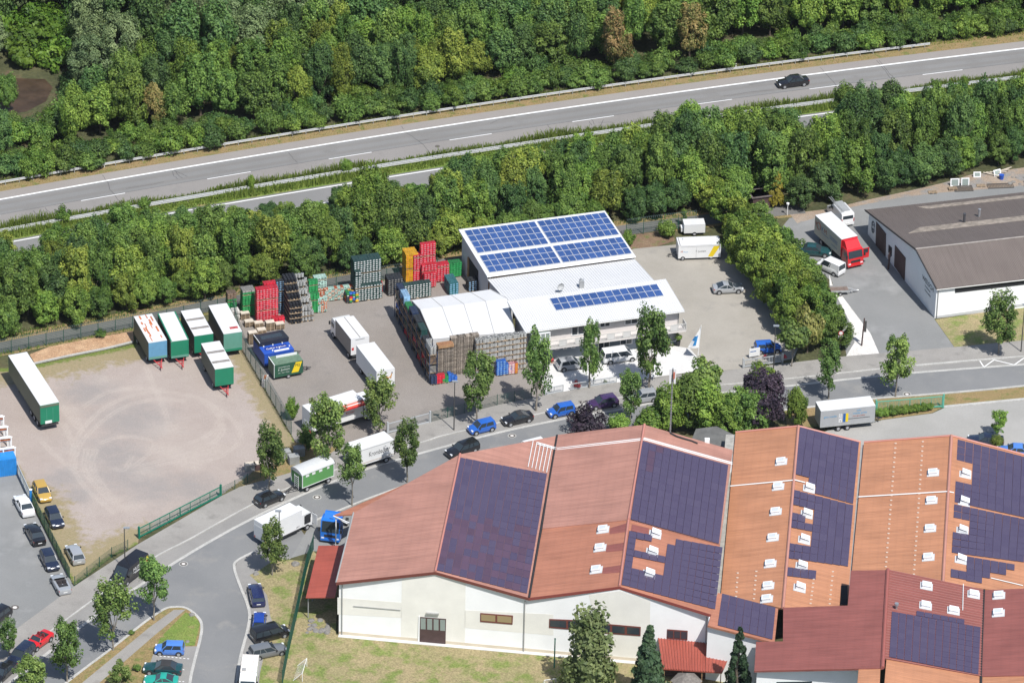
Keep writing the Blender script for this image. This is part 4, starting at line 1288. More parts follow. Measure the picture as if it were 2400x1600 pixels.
# white conduits on the roof
M_conduit = mat("white_conduit", (0.66, 0.67, 0.66), .5)
def conduit(parent, segs, r=.07, name="conduit"):
  b = MB()
  pts = [on_plane(px(v, x, y), *P_) + Vector((0, 0, .14)) for v, x, y, P_ in segs]
  b.path(pts, r, 5)
  return b.build(name, M_conduit, parent, world=True)
for dy in (0, 9):
  conduit(big_hall, [('q', 150, 148 + dy, P1r), ('q', 262, 180 + dy, P1r), ('q', 270, 182 + dy, P2l), ('q', 778, 124 + dy, P2l), ('q', 785, 122 + dy, P2r), ('q', 1306, 268 + dy, P2r)])
for k in range(6):
  conduit(big_hall, [('q', 125 + k * 22, 140 + k * 6.5, P1r), ('q', 95 + k * 22, 292 + k * 6.5, P1r)], .05)
# mobile phone mast on the rear of the roof
c = on_plane(px('n', 2226, 925), *P2r)
mast = thing("antenna_mast", "tall grey mobile phone mast rising from the pink roof", "antenna mast", c)
Hm = height(px('n', 2226, 925), px('n', 2240, 245)[1]); Hm = 9.4
M_mast = mat("mast_grey", (0.20, 0.20, 0.20), .55, .15, 3)
b = MB().tube((0, 0, -.1), (0, 0, Hm), .10, 8, .08); b.build("pole", M_mast, mast)
for k, (dx, dy, m_) in enumerate(((-.28, -.1, M_frame), (.3, -.05, M_frame), (.02, .3, M_frame))):
  b = MB().box((dx, dy, Hm - 1.0), (.24, .18, 2.1)); o = b.build("antenna", mat("antenna_white", (0.62, 0.63, 0.63), .5), mast)
b = MB().box((.18, -.32, Hm - .75), (.2, .14, .9)); b.build("radio_unit", mat("rust_red", (0.42, 0.13, 0.08), .7), mast)
b = MB()
for k in range(9):
  b.box((0, -.12, .8 + k * .75), (.28, .05, .05))
b.build("climbing_step", M_mast, mast)["kind"] = "stuff"
b = MB(); q_ = [on_plane(px('n', *a), *P2r) + Vector((0, 0, .2)) - c for a in ((2226, 930), (2290, 965), (2352, 985), (2440, 1010), (2500, 1035))]
b.path(q_, .13, 5); b.build("cable_tray", M_dark, mast)
b = MB(); p_ = on_plane(px('q', 1156, 145), *P2r) - c; b.box((p_.x, p_.y, p_.z + .3), (.6, .5, .6)); b.build("equipment_box", M_frame, mast)
b = MB(); q_ = [on_plane(px('n', *a), *P2r) + Vector((0, 0, .06)) for a in ((1985, 868), (2200, 935), (2190, 950), (1980, 890))]
b.slab(q_, .05); b.build("grey_roof_sheet", mat("grey_sheet", (0.33, 0.35, 0.36), .5), big_hall, world=True, fix=True)

# lean-to carport and side canopy of the hall
zc = 3.5
cp = thing("lean_to_canopy", "red corrugated lean-to roof on posts beside the hall gable", "canopy", (gE1.x, gE1.y, 0))
cq = [W('p', 42, 1062, 3.2), W('p', 214, 1060, 3.9), W('p', 285, 752, 3.9), W('p', 117, 753, 3.2)]
roof_slab("roof", cp, cq, .1, M_tilered, VA)
for u in (.03, .35, .65, .97):
  p = cq[0].lerp(cq[3], u) + UA * .25
  b = MB().tube((p.x, p.y, 0), (p.x, p.y, 3.15), .07, 6); b.build("post", M_gutter, cp, world=True)
sc = [W('p', 206, 574, 5.0), W('p', 330, 566, 5.6), W('p', 560, 432, 5.6), W('p', 470, 470, 5.0)]
cn = thing("entrance_canopy", "brown canopy over the loading bay above the blue truck", "canopy", (sc[0].x, sc[0].y, 0))
roof_slab("roof", cn, [sc[0], sc[1], W('p', 640, 385, 5.6), W('p', 520, 445, 5.0)], .2, M_tilebrown, VA)
b = MB().path([sc[0] + Vector((0, 0, -.1)), sc[1] + Vector((0, 0, -.1)) - VA * 2.2], .09, 5); b.path([sc[0] + Vector((0, 0, -.1)), sc[0] + Vector((0, 0, -.15)) + UA * 1.9 - VA * 1.4], .08, 5); b.build("edge_beam", M_frame, cn, world=True)
b = MB().tube((sc[0].x + .3, sc[0].y + .3, 0), (sc[0].x + .3, sc[0].y + .3, 4.9), .08, 6); b.build("post", M_frame, cn, world=True)
b = MB().tube((W('p', 520, 445, 5.0).x, W('p', 520, 445, 5.0).y, 0), (W('p', 520, 445, 5.0).x, W('p', 520, 445, 5.0).y, 4.9), .08, 6); b.build("post", M_frame, cn, world=True)

# ---------------- front extension with solar roof, white wall and low tiled porch
ex = thing("side_extension", "low white extension with purple solar roof between the spruces", "extension", (E2.x, E2.y, 0))
xq = [W('r', 22, 1226, 8.0), W('r', 418, 1328, 7.0), W('r', 440, 1126, 7.0), W('r', 82, 1032, 8.0)]
xr = roof_slab("roof", ex, xq, .25, M_tilebrown, VA)
PX = plane_of(xq[0], xq[1], xq[2])
fq = [on_plane(px('r', *a), *PX) for a in ((106, 1040), (424, 1124), (406, 1312), (80, 1228))]
pv_field(xr, ex, fq, 7, 4, M_pvpurple, M_pvline, gapu=.035)
e0 = Vector((xq[0].x, xq[0].y, 0)) + VA * .4; e1 = Vector((xq[1].x, xq[1].y, 0)) + VA * .4 - UA * .2
b = wall_mesh(MB(), [(e0, 7.7), (e1, 6.75)], 0, .3, 0, VA); b.build("wall", M_wallwhite, ex, world=True, fix=True)
b = wall_mesh(MB(), [(e0 + VA * .31, 7.7), (e0 + VA * 6, 7.7)], 0, .3, 0, UA); b.build("wall", M_wallwhite, ex, world=True, fix=True)
po = thing("tiled_porch", "low red ribbed porch roof below the white hall wall", "porch", (E2.x, E2.y, 0))
pq = [W('q', 895, 1482, 2.6), W('q', 1245, 1505, 2.6), W('q', 1285, 1410, 3.3), W('q', 1153, 1402, 3.3), W('q', 1155, 1318, 3.7), W('q', 868, 1298, 3.7)]
pr = roof_slab("roof", po, [pq[0], W('q', 1150, 1499, 2.6), pq[4], pq[5]], .15, M_tilered, FA)
pr2 = roof_slab("roof", po, [W('q', 1150, 1499, 2.6), pq[1], pq[2], W('q', 1150, 1403, 3.3)], .15, M_tilered, FA)
ribs(pr, [pq[5] + Vector((0, 0, .01)), pq[4] + Vector((0, 0, .01)), W('q', 1150, 1499, 2.61), pq[0] + Vector((0, 0, .01))], 16, .12, .07, M_tilered)
ribs(pr2, [W('q', 1150, 1403, 3.31), pq[2] + Vector((0, 0, .01)), pq[1] + Vector((0, 0, .01)), W('q', 1150, 1499, 2.61)], 6, .12, .07, M_tilered)
for u in (.02, .33, .66, .98):
  p = pq[0].lerp(pq[1], u) + VA * .2
  MB().tube((p.x, p.y, 0), (p.x, p.y, 2.5), .06, 6).build("post", M_wood, po, world=True)
b = wall_mesh(MB(), [(pq[0] + VA * 2.2, 2.4), (pq[1] + VA * 2.2, 2.4)], 0, .1, 0, VA); b.build("back_wall", M_darkwood, po, world=True, fix=True)
gz = thing("garden_gazebo", "small dark shingled pyramid roof in front of the porch", "gazebo", W('q', 1030, 1640))
b = MB(); n = 6
rg = [(1.9 * math.cos(math.pi / 3 * i), 1.9 * math.sin(math.pi / 3 * i), 2.1) for i in range(6)]
b.add(rg + [(0, 0, 3.2)], [(i, (i + 1) % 6, 6) for i in range(6)] + [tuple(range(6))[::-1]]); b.build("roof", mat("grey_shingle", (0.16, 0.145, 0.13), .9, .2, 4), gz)
for i in range(6):
  MB().tube((1.6 * math.cos(math.pi / 3 * i), 1.6 * math.sin(math.pi / 3 * i), 0), (1.6 * math.cos(math.pi / 3 * i), 1.6 * math.sin(math.pi / 3 * i), 2.1), .06, 5).build("post", M_wood, gz)

# ---------------- orange hall: two bays
zV, z3, z4 = 5.6, 7.25, 7.55
Bl, Blb = W('r', 100, 1044, zV), W('r', 187, 84, zV)
R3, R3b = W('r', 468, 1124, z3), W('r', 560, 48, z3)
V3, V3b = W('r', 850, 1110, zV), W('r', 930, 142, zV)
V4, V4b = W('r', 874, 930, zV), W('r', 948, 143, zV)
R4, R4b = W('r', 1416, 975, z4), W('r', 1467, 104, z4)
E4, E4b = W('r', 1895, 1040, zV + .2), W('r', 1950, 230, zV)
orange = thing("orange_roofed_hall", "large hall with orange tiled saw gable roof, skylights and purple solar panels", "hall", (Bl.x, Bl.y, 0))
r3l = roof_slab("roof", orange, [Bl, R3, R3b, Blb], .25, M_tileorange, VA)
r3r = roof_slab("roof", orange, [R3, V3, V3b, R3b], .25, M_tileorange, VA)
r4l = roof_slab("roof", orange, [V4, R4, R4b, V4b], .25, M_tileorange, VA)
r4r = roof_slab("roof", orange, [R4, E4, E4b, R4b], .25, M_tileorange, VA)
cap(orange, R3, R3b, .2, M_ridgeo); cap(orange, R4, R4b, .2, M_ridgeo)
for a, c_ in ((Blb, R3b), (R3b, V3b), (V4b, R4b), (R4b, E4b)):
  cap(orange, a, c_, .14, M_ridge, "verge_cap")
b = MB().slab([(V3 + V4) / 2 + Vector((-.5, 0, -.35)) - VA * 1, V4 + Vector((0.1, 0, -.35)), V4b + Vector((.1, 0, -.35)), V3b + Vector((-.1, 0, -.35))], .1); b.build("valley_gutter", M_gutter, orange, world=True, fix=True)
b = MB().slab([Bl + Vector((-1.2, 0, -.3)), Bl + Vector((.1, 0, -.3)), Blb + Vector((.1, 0, -.3)), Blb + Vector((-1.2, 0, -.3))], .1); b.build("valley_gutter", mat("box_gutter_grey", (0.30, 0.29, 0.26), .8, .2, 1.5), orange, world=True, fix=True)
for P_ in ([(Blb, 5.3), (R3b, 6.95), (V3b, 5.3)], [(V4b, 5.3), (R4b, 7.25), (E4b, 5.3)]):
  wall_mesh(MB(), [(p - VA * .3, z) for p, z in P_], 0, .3, 0, -VA).build("wall", M_wallwhite, orange, world=True, fix=True)
wall_mesh(MB(), [(Bl + UA * .3, 5.3), (Blb + UA * .3 - VA * .6, 5.3)], 0, .3, 0, UA).build("wall", M_wallwhite, orange, world=True, fix=True)
P3l, P3r, P4l, P4r = plane_of(Bl, R3, R3b), plane_of(R3, V3, V3b), plane_of(V4, R4, R4b), plane_of(R4, E4, E4b)
for p_ in ((458, 260), (440, 408), (425, 556), (408, 710), (393, 865), (380, 995), (372, 1073)):
  skylight(r3l, orange, P3l, px('r', *p_), along=UA)
for p_ in ((622, 420), (608, 572), (593, 724), (578, 880), (566, 1008)):
  skylight(r3r, orange, P3r, px('r', *p_), along=UA, opened=.1)
for p_ in ((1358, 326), (1348, 490), (1340, 656), (1330, 826)):
  skylight(r4l, orange, P4l, px('r', *p_), along=UA)
for p_ in ((1548, 337), (1540, 500), (1531, 670), (1522, 842)):
  skylight(r4r, orange, P4r, px('r', *p_), along=UA, opened=.16)
fq = [on_plane(px('r', *a), *P3r) for a in ((570, 55), (918, 148), (884, 512), (541, 340))]
fq = [on_plane(px('r', *a), *P3r) for a in ((568, 55), (918, 145), (884, 510), (520, 408))]
pv_field(r3r, orange, fq, 8, 9, M_pvpurple, M_pvline, gapu=.035, skip=lambda c, r: (c < 2 and r >= 7) or (c == 2 and r == 8))
fq = [on_plane(px('r', *a), *P3r) for a in ((526, 425), (884, 520), (850, 880), (478, 935))]
fq[3] = on_plane(px('r', 486, 800), *P3r)
pv_field(r3r, orange, [fq[0], fq[1], on_plane(px('r', 853, 875), *P3r), on_plane(px('r', 484, 830), *P3r)], 8, 9, M_pvpurple, M_pvline, gapu=.035, skip=lambda c, r: c < 3 and r in (2, 5, 6) or (c == 2 and r in (3,)))
fq = [on_plane(px('r', *a), *P3r) for a in ((482, 882), (666, 905), (660, 955), (478, 935))]
pv_field(r3r, orange, fq, 4, 1, M_pvpurple, M_pvline, gapu=.035)
fq = [on_plane(px('r', *a), *P4r) for a in ((1502, 128), (1930, 240), (1915, 590), (1484, 500))]
pv_field(r4r, orange, fq, 9, 9, M_pvpurple, M_pvline, gapu=.035, skip=lambda c, r: c < 2 and r in (3, 4, 5))
fq = [on_plane(px('r', *a), *P4r) for a in ((1482, 512), (1915, 605), (1895, 850), (1468, 800))]
pv_field(r4r, orange, fq, 9, 7, M_pvpurple, M_pvline, gapu=.035, skip=lambda c, r: c < 2 and r in (2, 3))
fq = [on_plane(px('r', *a), *P4r) for a in ((1556, 820), (1842, 868), (1830, 1010), (1555, 965))]
pv_field(r4r, orange, fq, 6, 4, M_pvpurple, M_pvline, gapu=.035, skip=lambda c, r: r > 3.6 - c * .62 + 0.2)
fq = [on_plane(px('r', *a), *P4r) for a in ((1462, 894), (1556, 912), (1555, 960), (1461, 942))]
pv_field(r4r, orange, fq, 2, 1, M_pvpurple, M_pvline, gapu=.035)
# snow guards: rows of small pale hooks
M_hook = mat("snow_hook", (0.55, 0.47, 0.40), .5)
b = MB()
for (x0, y0, x1, y1, n_, P_) in ((1136, 150, 1078, 880, 27, P4l), (1297, 140, 1244, 925, 29, P4l), (200, 918, 188, 1085, 7, P3l), (310, 908, 296, 1070, 7, P3l), (650, 955, 632, 1098, 7, P3r), (764, 910, 745, 1100, 8, P3r)):
  for k in range(n_):
    c = on_plane(px('r', x0 + (x1 - x0) * k / (n_ - 1), y0 + (y1 - y0) * k / (n_ - 1)), *P_)
    b.box((c.x, c.y, c.z + .06), (.26, .12, .10))
b.build("snow_hook", M_hook, orange, world=True)["kind"] = "stuff"
conduit(orange, [('r', 155, 406, P3l), ('r', 540, 370, P3l), ('r', 600, 385, P3r)], .08)
conduit(orange, [('r', 915, 470, P4l), ('r', 1445, 438, P4l), ('r', 1480, 445, P4r)], .08)
conduit(orange, [('r', 1700, 950, P4r), ('r', 1890, 995, P4r)], .06)
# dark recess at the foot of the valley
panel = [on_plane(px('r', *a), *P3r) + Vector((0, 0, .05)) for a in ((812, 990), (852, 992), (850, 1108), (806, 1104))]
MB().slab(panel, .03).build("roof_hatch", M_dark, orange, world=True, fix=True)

# ---------------- dark red hall in the corner
RC, RCb = W('r', 1058, 1478, 9.3), W('r', 1090, 897, 9.3)
eave = W('r', 300, 1492, 6.9)
PCl = plane_of(RC, RCb, eave)
PCr = plane_of(RC, RCb, W('r', 1655, 1015, 7.6))
darkh = thing("dark_red_hall", "dark red tiled hall with purple solar field and white gable below", "hall", (RC.x, RC.y, 0))
lp = [on_plane(px('r', *a), *PCl) for a in ((870, 901), (1090, 897), (1058, 1478), (298, 1494), (309, 1322), (468, 1320), (470, 1120), (852, 1108))]
rcl = roof_slab("roof", darkh, lp, .25, M_tiledark, VA)
rp_ = [on_plane(px('r', *a), *PCr) for a in ((1090, 897), (1656, 1016), (1642, 1524), (1062, 1418))]
rcr = roof_slab("roof", darkh, rp_, .25, M_tiledark, VA)
ribs(rcr, [x + Vector((0, 0, .004)) for x in (rp_[0], rp_[3], rp_[2], rp_[1])], 34, .09, .06, mat("rib_pale", (0.30, 0.13, 0.11), .5))
dn = Vector((0, 0, -.12))
roof_slab("roof", darkh, [on_plane(px('r', *a), PCr[0] + dn, PCr[1]) for a in ((1082, 1420), (1642, 1526), (1640, 1760), (1060, 1680))], .25, M_tileorange, VA)
roof_slab("roof", darkh, [on_plane(px('r', *a), PCl[0] + dn, PCl[1]) for a in ((918, 1462), (1046, 1472), (1035, 1740), (895, 1740))], .25, M_tileorange, VA)
cap(darkh, RC, RCb, .24, mat("dark_red_cap", (0.27, 0.085, 0.07), .5))
PC2 = plane_of(W('r', 1665, 1016, 7.6), W('r', 1648, 1524, 7.6), W('r', 2100, 998, 9.1))
q2 = [on_plane(px('r', *a), *PC2) for a in ((1666, 1016), (2000, 1003), (2000, 1520), (1646, 1526))]
r5 = roof_slab("roof", darkh, q2, .25, M_tiledark, VA)
roof_slab("roof", darkh, [on_plane(px('r', *a), PC2[0] + dn, PC2[1]) for a in ((1646, 1527), (2000, 1521), (2000, 1740), (1640, 1740))], .25, M_tileorange, VA)
MB().path([W('r', 1660, 1016, 7.5), W('r', 1642, 1525, 7.5), W('r', 1636, 1740, 7.5)], .17, 5).build("valley_gutter", M_dark, darkh, world=True)
fq = [on_plane(px('r', *a), *PCr) for a in ((1112, 1146), (1640, 1240), (1626, 1520), (1096, 1414))]
pv_field(rcr, darkh, fq, 12, 9, M_pvpurple, M_pvline, gapu=.06)
fq = [on_plane(px('r', *a), *PCr) for a in ((1258, 1142), (1544, 1194), (1544, 1222), (1255, 1170))]
pv_field(rcr, darkh, fq, 6, 1, M_pvpurple, M_pvline, gapu=.06)
for p_ in ((1318, 996), (1598, 1046), (1313, 1112), (1478, 1142)):
  skylight(rcr, darkh, PCr, px('r', *p_), along=UA)
for p_ in ((1748, 1052), (1745, 1156)):
  skylight(r5, darkh, PC2, px('r', *p_), along=UA)
c = on_plane(px('r', 1140, 1128), *PCr); b = MB(); b.tube(c, c + Vector((0, 0, .55)), .13, 8); b.tube(c + Vector((0, 0, .5)), c + Vector((0, 0, .8)), .26, 8); b.build("roof_vent", M_flue2, darkh, world=True)
b = MB().path([on_plane(px('r', *a), *PCr) + Vector((0, 0, .12)) for a in ((1537, 985), (1533, 1140))], .05, 5); b.build("conduit", M_conduit, darkh, world=True)
# white facade under the dark red eave
f0 = Vector((lp[3].x, lp[3].y, 0)) + VA * .5 + UA * .3
f1 = W('r', 916, 1468, 8.5); f1 = Vector((f1.x, f1.y, 0)) + VA * .5
wall_mesh(MB(), [(f0, 6.5), (f1, 8.2)], 0, .3, 0, VA).build("wall", M_wallwhite, darkh, world=True, fix=True)
wall_mesh(MB(), [(f0 + VA * .31, 6.5), (Vector((lp[4].x, lp[4].y, 0)) + UA * .3, 6.5)], 0, .3, 0, UA).build("wall", M_wallwhite, darkh, world=True, fix=True)
wall_mesh(MB(), [(f1 - VA * .02, 8.0), (f1 - VA * 12, 8.0)], 0, .3, 0, UA).build("wall", M_wallwhite, darkh, world=True, fix=True)
PD = (f0.copy(), Vector(((f1 - f0).y, -(f1 - f0).x, 0)).normalized())
panel_on(darkh, PD, [px('r', *a) for a in ((430, 1600), (640, 1600), (640, 1556), (430, 1560))], .04, M_glass, "window", .01, darkh)

# ---------------- dark corrugated shed behind the halls
sh = thing("grey_shed", "low dark corrugated shed behind the tiled halls under green trees", "shed", W('q', 1190, 260))
sq = [W('q', 1068, 118, 3.6), W('q', 1308, 190, 3.6), W('q', 1312, 95, 4.2), W('q', 1212, 46, 4.2), W('q', 1090, 62, 4.2)]
sr = roof_slab("roof", sh, sq, .15, mat("shed_sheet", (0.105, 0.105, 0.10), .8, .2, .6), UA)
wall_mesh(MB(), [(sq[0] + VA * .2, 3.4), (sq[1] + VA * .2, 3.4)], 0, .2, 0, VA).build("wall", M_hallwall, sh, world=True, fix=True)

# ================================================================== TREES AND GREEN
def leaf_mat(name, dark, light, hue=0.012, trans=0.24):
  m = bpy.data.materials.new(name)
  m.use_nodes = True
  nt = m.node_tree
  for n_ in list(nt.nodes):
    nt.nodes.remove(n_)
  out = nt.nodes.new("ShaderNodeOutputMaterial")
  a = nt.nodes.new("ShaderNodeAttribute"); a.attribute_name = "tint"
  r = nt.nodes.new("ShaderNodeValToRGB")
  r.color_ramp.elements[0].color, r.color_ramp.elements[1].color = (*dark, 1), (*light, 1)
  nt.links.new(a.outputs["Fac"], r.inputs[0])
  oi = nt.nodes.new("ShaderNodeObjectInfo")
  hs = nt.nodes.new("ShaderNodeHueSaturation")
  m1 = nt.nodes.new("ShaderNodeMapRange"); m1.inputs[3].default_value, m1.inputs[4].default_value = 0.5 - hue, 0.5 + hue * .7
  m2 = nt.nodes.new("ShaderNodeMapRange"); m2.inputs[3].default_value, m2.inputs[4].default_value = 0.72, 1.22
  fr = nt.nodes.new("ShaderNodeMath"); fr.operation = 'MULTIPLY'; fr.inputs[1].default_value = 7.31
  f2 = nt.nodes.new("ShaderNodeMath"); f2.operation = 'FRACT'
  nt.links.new(oi.outputs["Random"], m1.inputs[0]); nt.links.new(oi.outputs["Random"], fr.inputs[0]); nt.links.new(fr.outputs[0], f2.inputs[0]); nt.links.new(f2.outputs[0], m2.inputs[0])
  nt.links.new(m1.outputs[0], hs.inputs["Hue"]); nt.links.new(m2.outputs[0], hs.inputs["Value"])
  nt.links.new(r.outputs[0], hs.inputs["Color"])
  d = nt.nodes.new("ShaderNodeBsdfPrincipled")
  d.inputs["Roughness"].default_value = 0.55
  d.inputs["Specular IOR Level"].default_value = 0.25
  t = nt.nodes.new("ShaderNodeBsdfTranslucent")
  nt.links.new(hs.outputs[0], d.inputs["Base Color"])
  br = nt.nodes.new("ShaderNodeMixRGB"); br.blend_type = 'MULTIPLY'; br.inputs[0].default_value = 1; br.inputs[2].default_value = (1.2, 1.25, 0.6, 1)
  nt.links.new(hs.outputs[0], br.inputs[1]); nt.links.new(br.outputs[0], t.inputs[0])
  mx = nt.nodes.new("ShaderNodeMixShader"); mx.inputs[0].default_value = trans
  nt.links.new(d.outputs[0], mx.inputs[1]); nt.links.new(t.outputs[0], mx.inputs[2])
  nt.links.new(mx.outputs[0], out.inputs[0])
  return m
LM_mid = leaf_mat("leaves_mid", (0.046, 0.1, 0.02), (0.195, 0.295, 0.06))
LM_dark = leaf_mat("leaves_dark", (0.032, 0.08, 0.024), (0.135, 0.228, 0.06))
LM_light = leaf_mat("leaves_light", (0.066, 0.14, 0.022), (0.255, 0.37, 0.064))
LM_grey = leaf_mat("leaves_willow", (0.072, 0.116, 0.046), (0.25, 0.325, 0.14))
LM_yellow = leaf_mat("leaves_yellowish", (0.085, 0.138, 0.022), (0.29, 0.345, 0.058))
LM_brown = leaf_mat("leaves_scorched", (0.080, 0.125, 0.026), (0.46, 0.33, 0.13), .02)
LM_bright = leaf_mat("leaves_knotweed", (0.05, 0.115, 0.014), (0.14, 0.235, 0.03))
LM_hedge = leaf_mat("leaves_hedge", (0.068, 0.128, 0.018), (0.28, 0.365, 0.06), .02)
LM_purple = leaf_mat("leaves_purple", (0.021, 0.015, 0.026), (0.075, 0.050, 0.068), .01, .15)
LM_gold = leaf_mat("leaves_golden", (0.196, 0.184, 0.023), (0.437, 0.380, 0.057), .01)
LM_variegated = leaf_mat("leaves_variegated", (0.115, 0.138, 0.029), (0.368, 0.345, 0.115), .01)
LM_spruce = leaf_mat("needles_spruce", (0.022, 0.049, 0.023), (0.061, 0.105, 0.046), .01, .1)
LM_larch = leaf_mat("needles_larch", (0.085, 0.120, 0.040), (0.260, 0.300, 0.125), .01, .3)
LM_street = leaf_mat("leaves_street_tree", (0.05, 0.105, 0.024), (0.22, 0.32, 0.078), .02)
LM_grass = leaf_mat("grass_blades", (0.096, 0.176, 0.026), (0.240, 0.320, 0.072), .02)
M_barkt = mat("tree_bark", (0.115, 0.09, 0.068), .9, .25, 3.0)
M_barkpale = mat("pale_bark", (0.23, 0.205, 0.17), .9, .25, 4.0)

def leaf_mesh(name, pos, nrm, size, tint, m, rng, aspect=0.62):
  n = len(pos)
  r = rng.normal(size=(n, 3))
  u = np.cross(nrm, r); u /= np.linalg.norm(u, axis=1, keepdims=True) + 1e-9
  v = np.cross(nrm, u)
  s = size[:, None]
  # each leaf spray: a bent diamond of two triangles
  a, b_, c, d = pos - u * s, pos + v * s * aspect + nrm * s * .18, pos + u * s, pos - v * s * aspect + nrm * s * .18
  vs = np.stack([a, b_, c, d], 1).reshape(-1, 3)
  i = np.arange(n) * 4
  fs = np.stack([i, i + 1, i + 2, i + 3], 1)
  me = bpy.data.meshes.new(name)
  me.vertices.add(len(vs)); me.vertices.foreach_set("co", vs.astype(np.float32).ravel())
  me.loops.add(fs.size); me.loops.foreach_set("vertex_index", fs.ravel().astype(np.int32))
  me.polygons.add(n); me.polygons.foreach_set("loop_start", (np.arange(n) * 4).astype(np.int32))
  at_ = me.attributes.new("tint", 'FLOAT', 'FACE'); at_.data.foreach_set("value", np.clip(tint, 0, 1).astype(np.float32))
  me.materials.append(m)
  me.update(calc_edges=True)
  return me

def crown_mesh(seed, R, Hc, shape='round', nclump=36, per=120, ls=0.30, rc=0.36, m=None, droop=0.0):
  """crown of leaf sprays grouped in clumps; base of the crown at z=0"""
  rng = np.random.default_rng(seed)
  P, N, S, T = [], [], [], []
  for k in range(nclump):
    while True:
      q = rng.uniform(-1, 1, 3)
      l = np.linalg.norm(q)
      if .35 < l < 1: break
    q *= (l ** -.45)
    z = (q[2] + 1) / 2
    if shape == 'cone':
      z = rng.uniform(0, 1) ** 1.35; w = (1 - z) * .92 + .06; a = rng.uniform(0, 6.283); rad = w * rng.uniform(.55, 1.0); q = np.array([rad * math.cos(a), rad * math.sin(a), 0])
    elif shape == 'oval':
      w = 1.0 - .35 * max(0, z - .45) / .55; q[:2] *= w
    elif shape == 'column':
      z = rng.uniform(0, 1); w = (1 - .55 * z) * .8; a = rng.uniform(0, 6.283); rad = w * rng.uniform(.4, 1.0); q = np.array([rad * math.cos(a), rad * math.sin(a), 0])
    elif shape == 'upright':
      z = rng.uniform(0, 1) ** .85; a = rng.uniform(0, 6.283)
      w = (1.02 - .40 * (max(0, z - .35) / .65) ** 1.6) * (.82 + .18 * math.sin(3 * a + seed)) * (1 if z > .12 else .85); rad = w * rng.uniform(.25, 1.0) ** .5; q = np.array([rad * math.cos(a), rad * math.sin(a), 0])
    c = np.array([q[0] * R * (1 - rc * .6), q[1] * R * (1 - rc * .6), Hc * (.12 + z * .78)])
    cr = R * rc * rng.uniform(.65, 1.25)
    if shape == 'cone': cr = R * rc * (1.15 - .75 * z)
    n = int(per * rng.uniform(.7, 1.3))
    d = rng.normal(size=(n, 3)); d /= np.linalg.norm(d, axis=1, keepdims=True)
    d[:, 2] = np.abs(d[:, 2]) * rng.choice([1, 1, 1, -.6], n)
    rr = cr * (rng.uniform(.45, 1.08, n) ** .7)
    pos = c + d * rr[:, None] * np.array([1, 1, 1.12 if shape == 'upright' else .8])
    if shape in ('upright', 'oval', 'round'):      # ragged, drawn-out sprays instead of balls
      ax = c / (np.linalg.norm(c) + 1e-6) * np.array([1, 1, .5]) + rng.normal(size=3) * .55 + np.array([0, 0, .5]); ax /= np.linalg.norm(ax)
      e = pos - c
      al = e @ ax
      pos = c + e * .8 + ax[None, :] * (al * rng.uniform(.5, 1.0))[:, None]
    if droop:
      pos[:, 2] -= droop * rng.uniform(0, 1, n) ** 2
    out = pos - np.array([0, 0, Hc * .4]); out /= np.linalg.norm(out, axis=1, keepdims=True) + 1e-9
    nn = d * .75 + out * .45 + rng.normal(size=(n, 3)) * .5 + np.array([0, -.08, .3])
    nn /= np.linalg.norm(nn, axis=1, keepdims=True)
    P.append(pos); N.append(nn); S.append(ls * rng.uniform(.55, 1.25, n))
    T.append(rng.uniform(.05, .75) + rng.normal(0, .22, n))
  return leaf_mesh("crown", np.concatenate(P), np.concatenate(N), np.concatenate(S), np.concatenate(T), m, rng)

def trunk_mesh(seed, h, r, limbs=5, spread=.8, top=None, m=None):
  rng = random.Random(seed)
  b = MB()
  pts = [Vector((0, 0, -.1))]
  for k in range(4):
    pts.append(Vector((rng.uniform(-.06, .06) * h * .3, rng.uniform(-.06, .06) * h * .3, h * (k + 1) / 4)))
  for k in range(4):
    b.tube(pts[k], pts[k + 1], r * (1 - .13 * k), 7, r * (1 - .13 * (k + 1)), False)
  for k in range(limbs):
    a = 6.283 * k / limbs + rng.uniform(-.4, .4)
    s = pts[3].lerp(pts[4], rng.uniform(-.6, 1))
    l = (top or h) * rng.uniform(.5, .9)
    mid = s + Vector((math.cos(a) * spread * l * .45, math.sin(a) * spread * l * .45, l * .45))
    e = mid + Vector((math.cos(a + .3) * spread * l * .3, math.sin(a + .3) * spread * l * .3, l * .5))
    b.tube(s, mid, r * .45, 5, r * .3, False); b.tube(mid, e, r * .3, 5, r * .1, False)
  return b.mesh("trunk", m or M_barkt, 60)

# crown library (shared by the copies)
CROWN = {}
def lib(key, seeds, **kw):
  CROWN[key] = [crown_mesh(s, **kw) for s in seeds]
lib('wood', (1, 2, 3, 4, 5, 6), R=3.0, Hc=6.4, shape='upright', nclump=84, per=150, ls=.165, rc=.25, m=LM_mid)
lib('willow', (11, 12, 13), R=4.0, Hc=8.6, shape='oval', nclump=95, per=200, ls=.165, rc=.25, m=LM_grey)
lib('shrub', (21, 22, 23), R=1.7, Hc=2.3, nclump=28, per=130, ls=.14, rc=.42, m=LM_mid)
lib('street', (31, 32, 33, 34), R=1.85, Hc=5.2, shape='upright', nclump=46, per=120, ls=.13, rc=.30, m=LM_street)
lib('ball', (41,), R=1.9, Hc=3.6, nclump=40, per=120, ls=.19, rc=.34, m=LM_street)
lib('hedge', (51, 52, 53), R=2.3, Hc=4.9, nclump=56, per=200, ls=.14, rc=.30, m=LM_hedge)
lib('spruce', (61, 62), R=2.2, Hc=7.2, shape='cone', nclump=95, per=70, ls=.21, rc=.24, m=LM_spruce)
lib('larch', (71,), R=3.0, Hc=7.6, shape='column', nclump=60, per=110, ls=.20, rc=.26, m=LM_larch, droop=1.6)
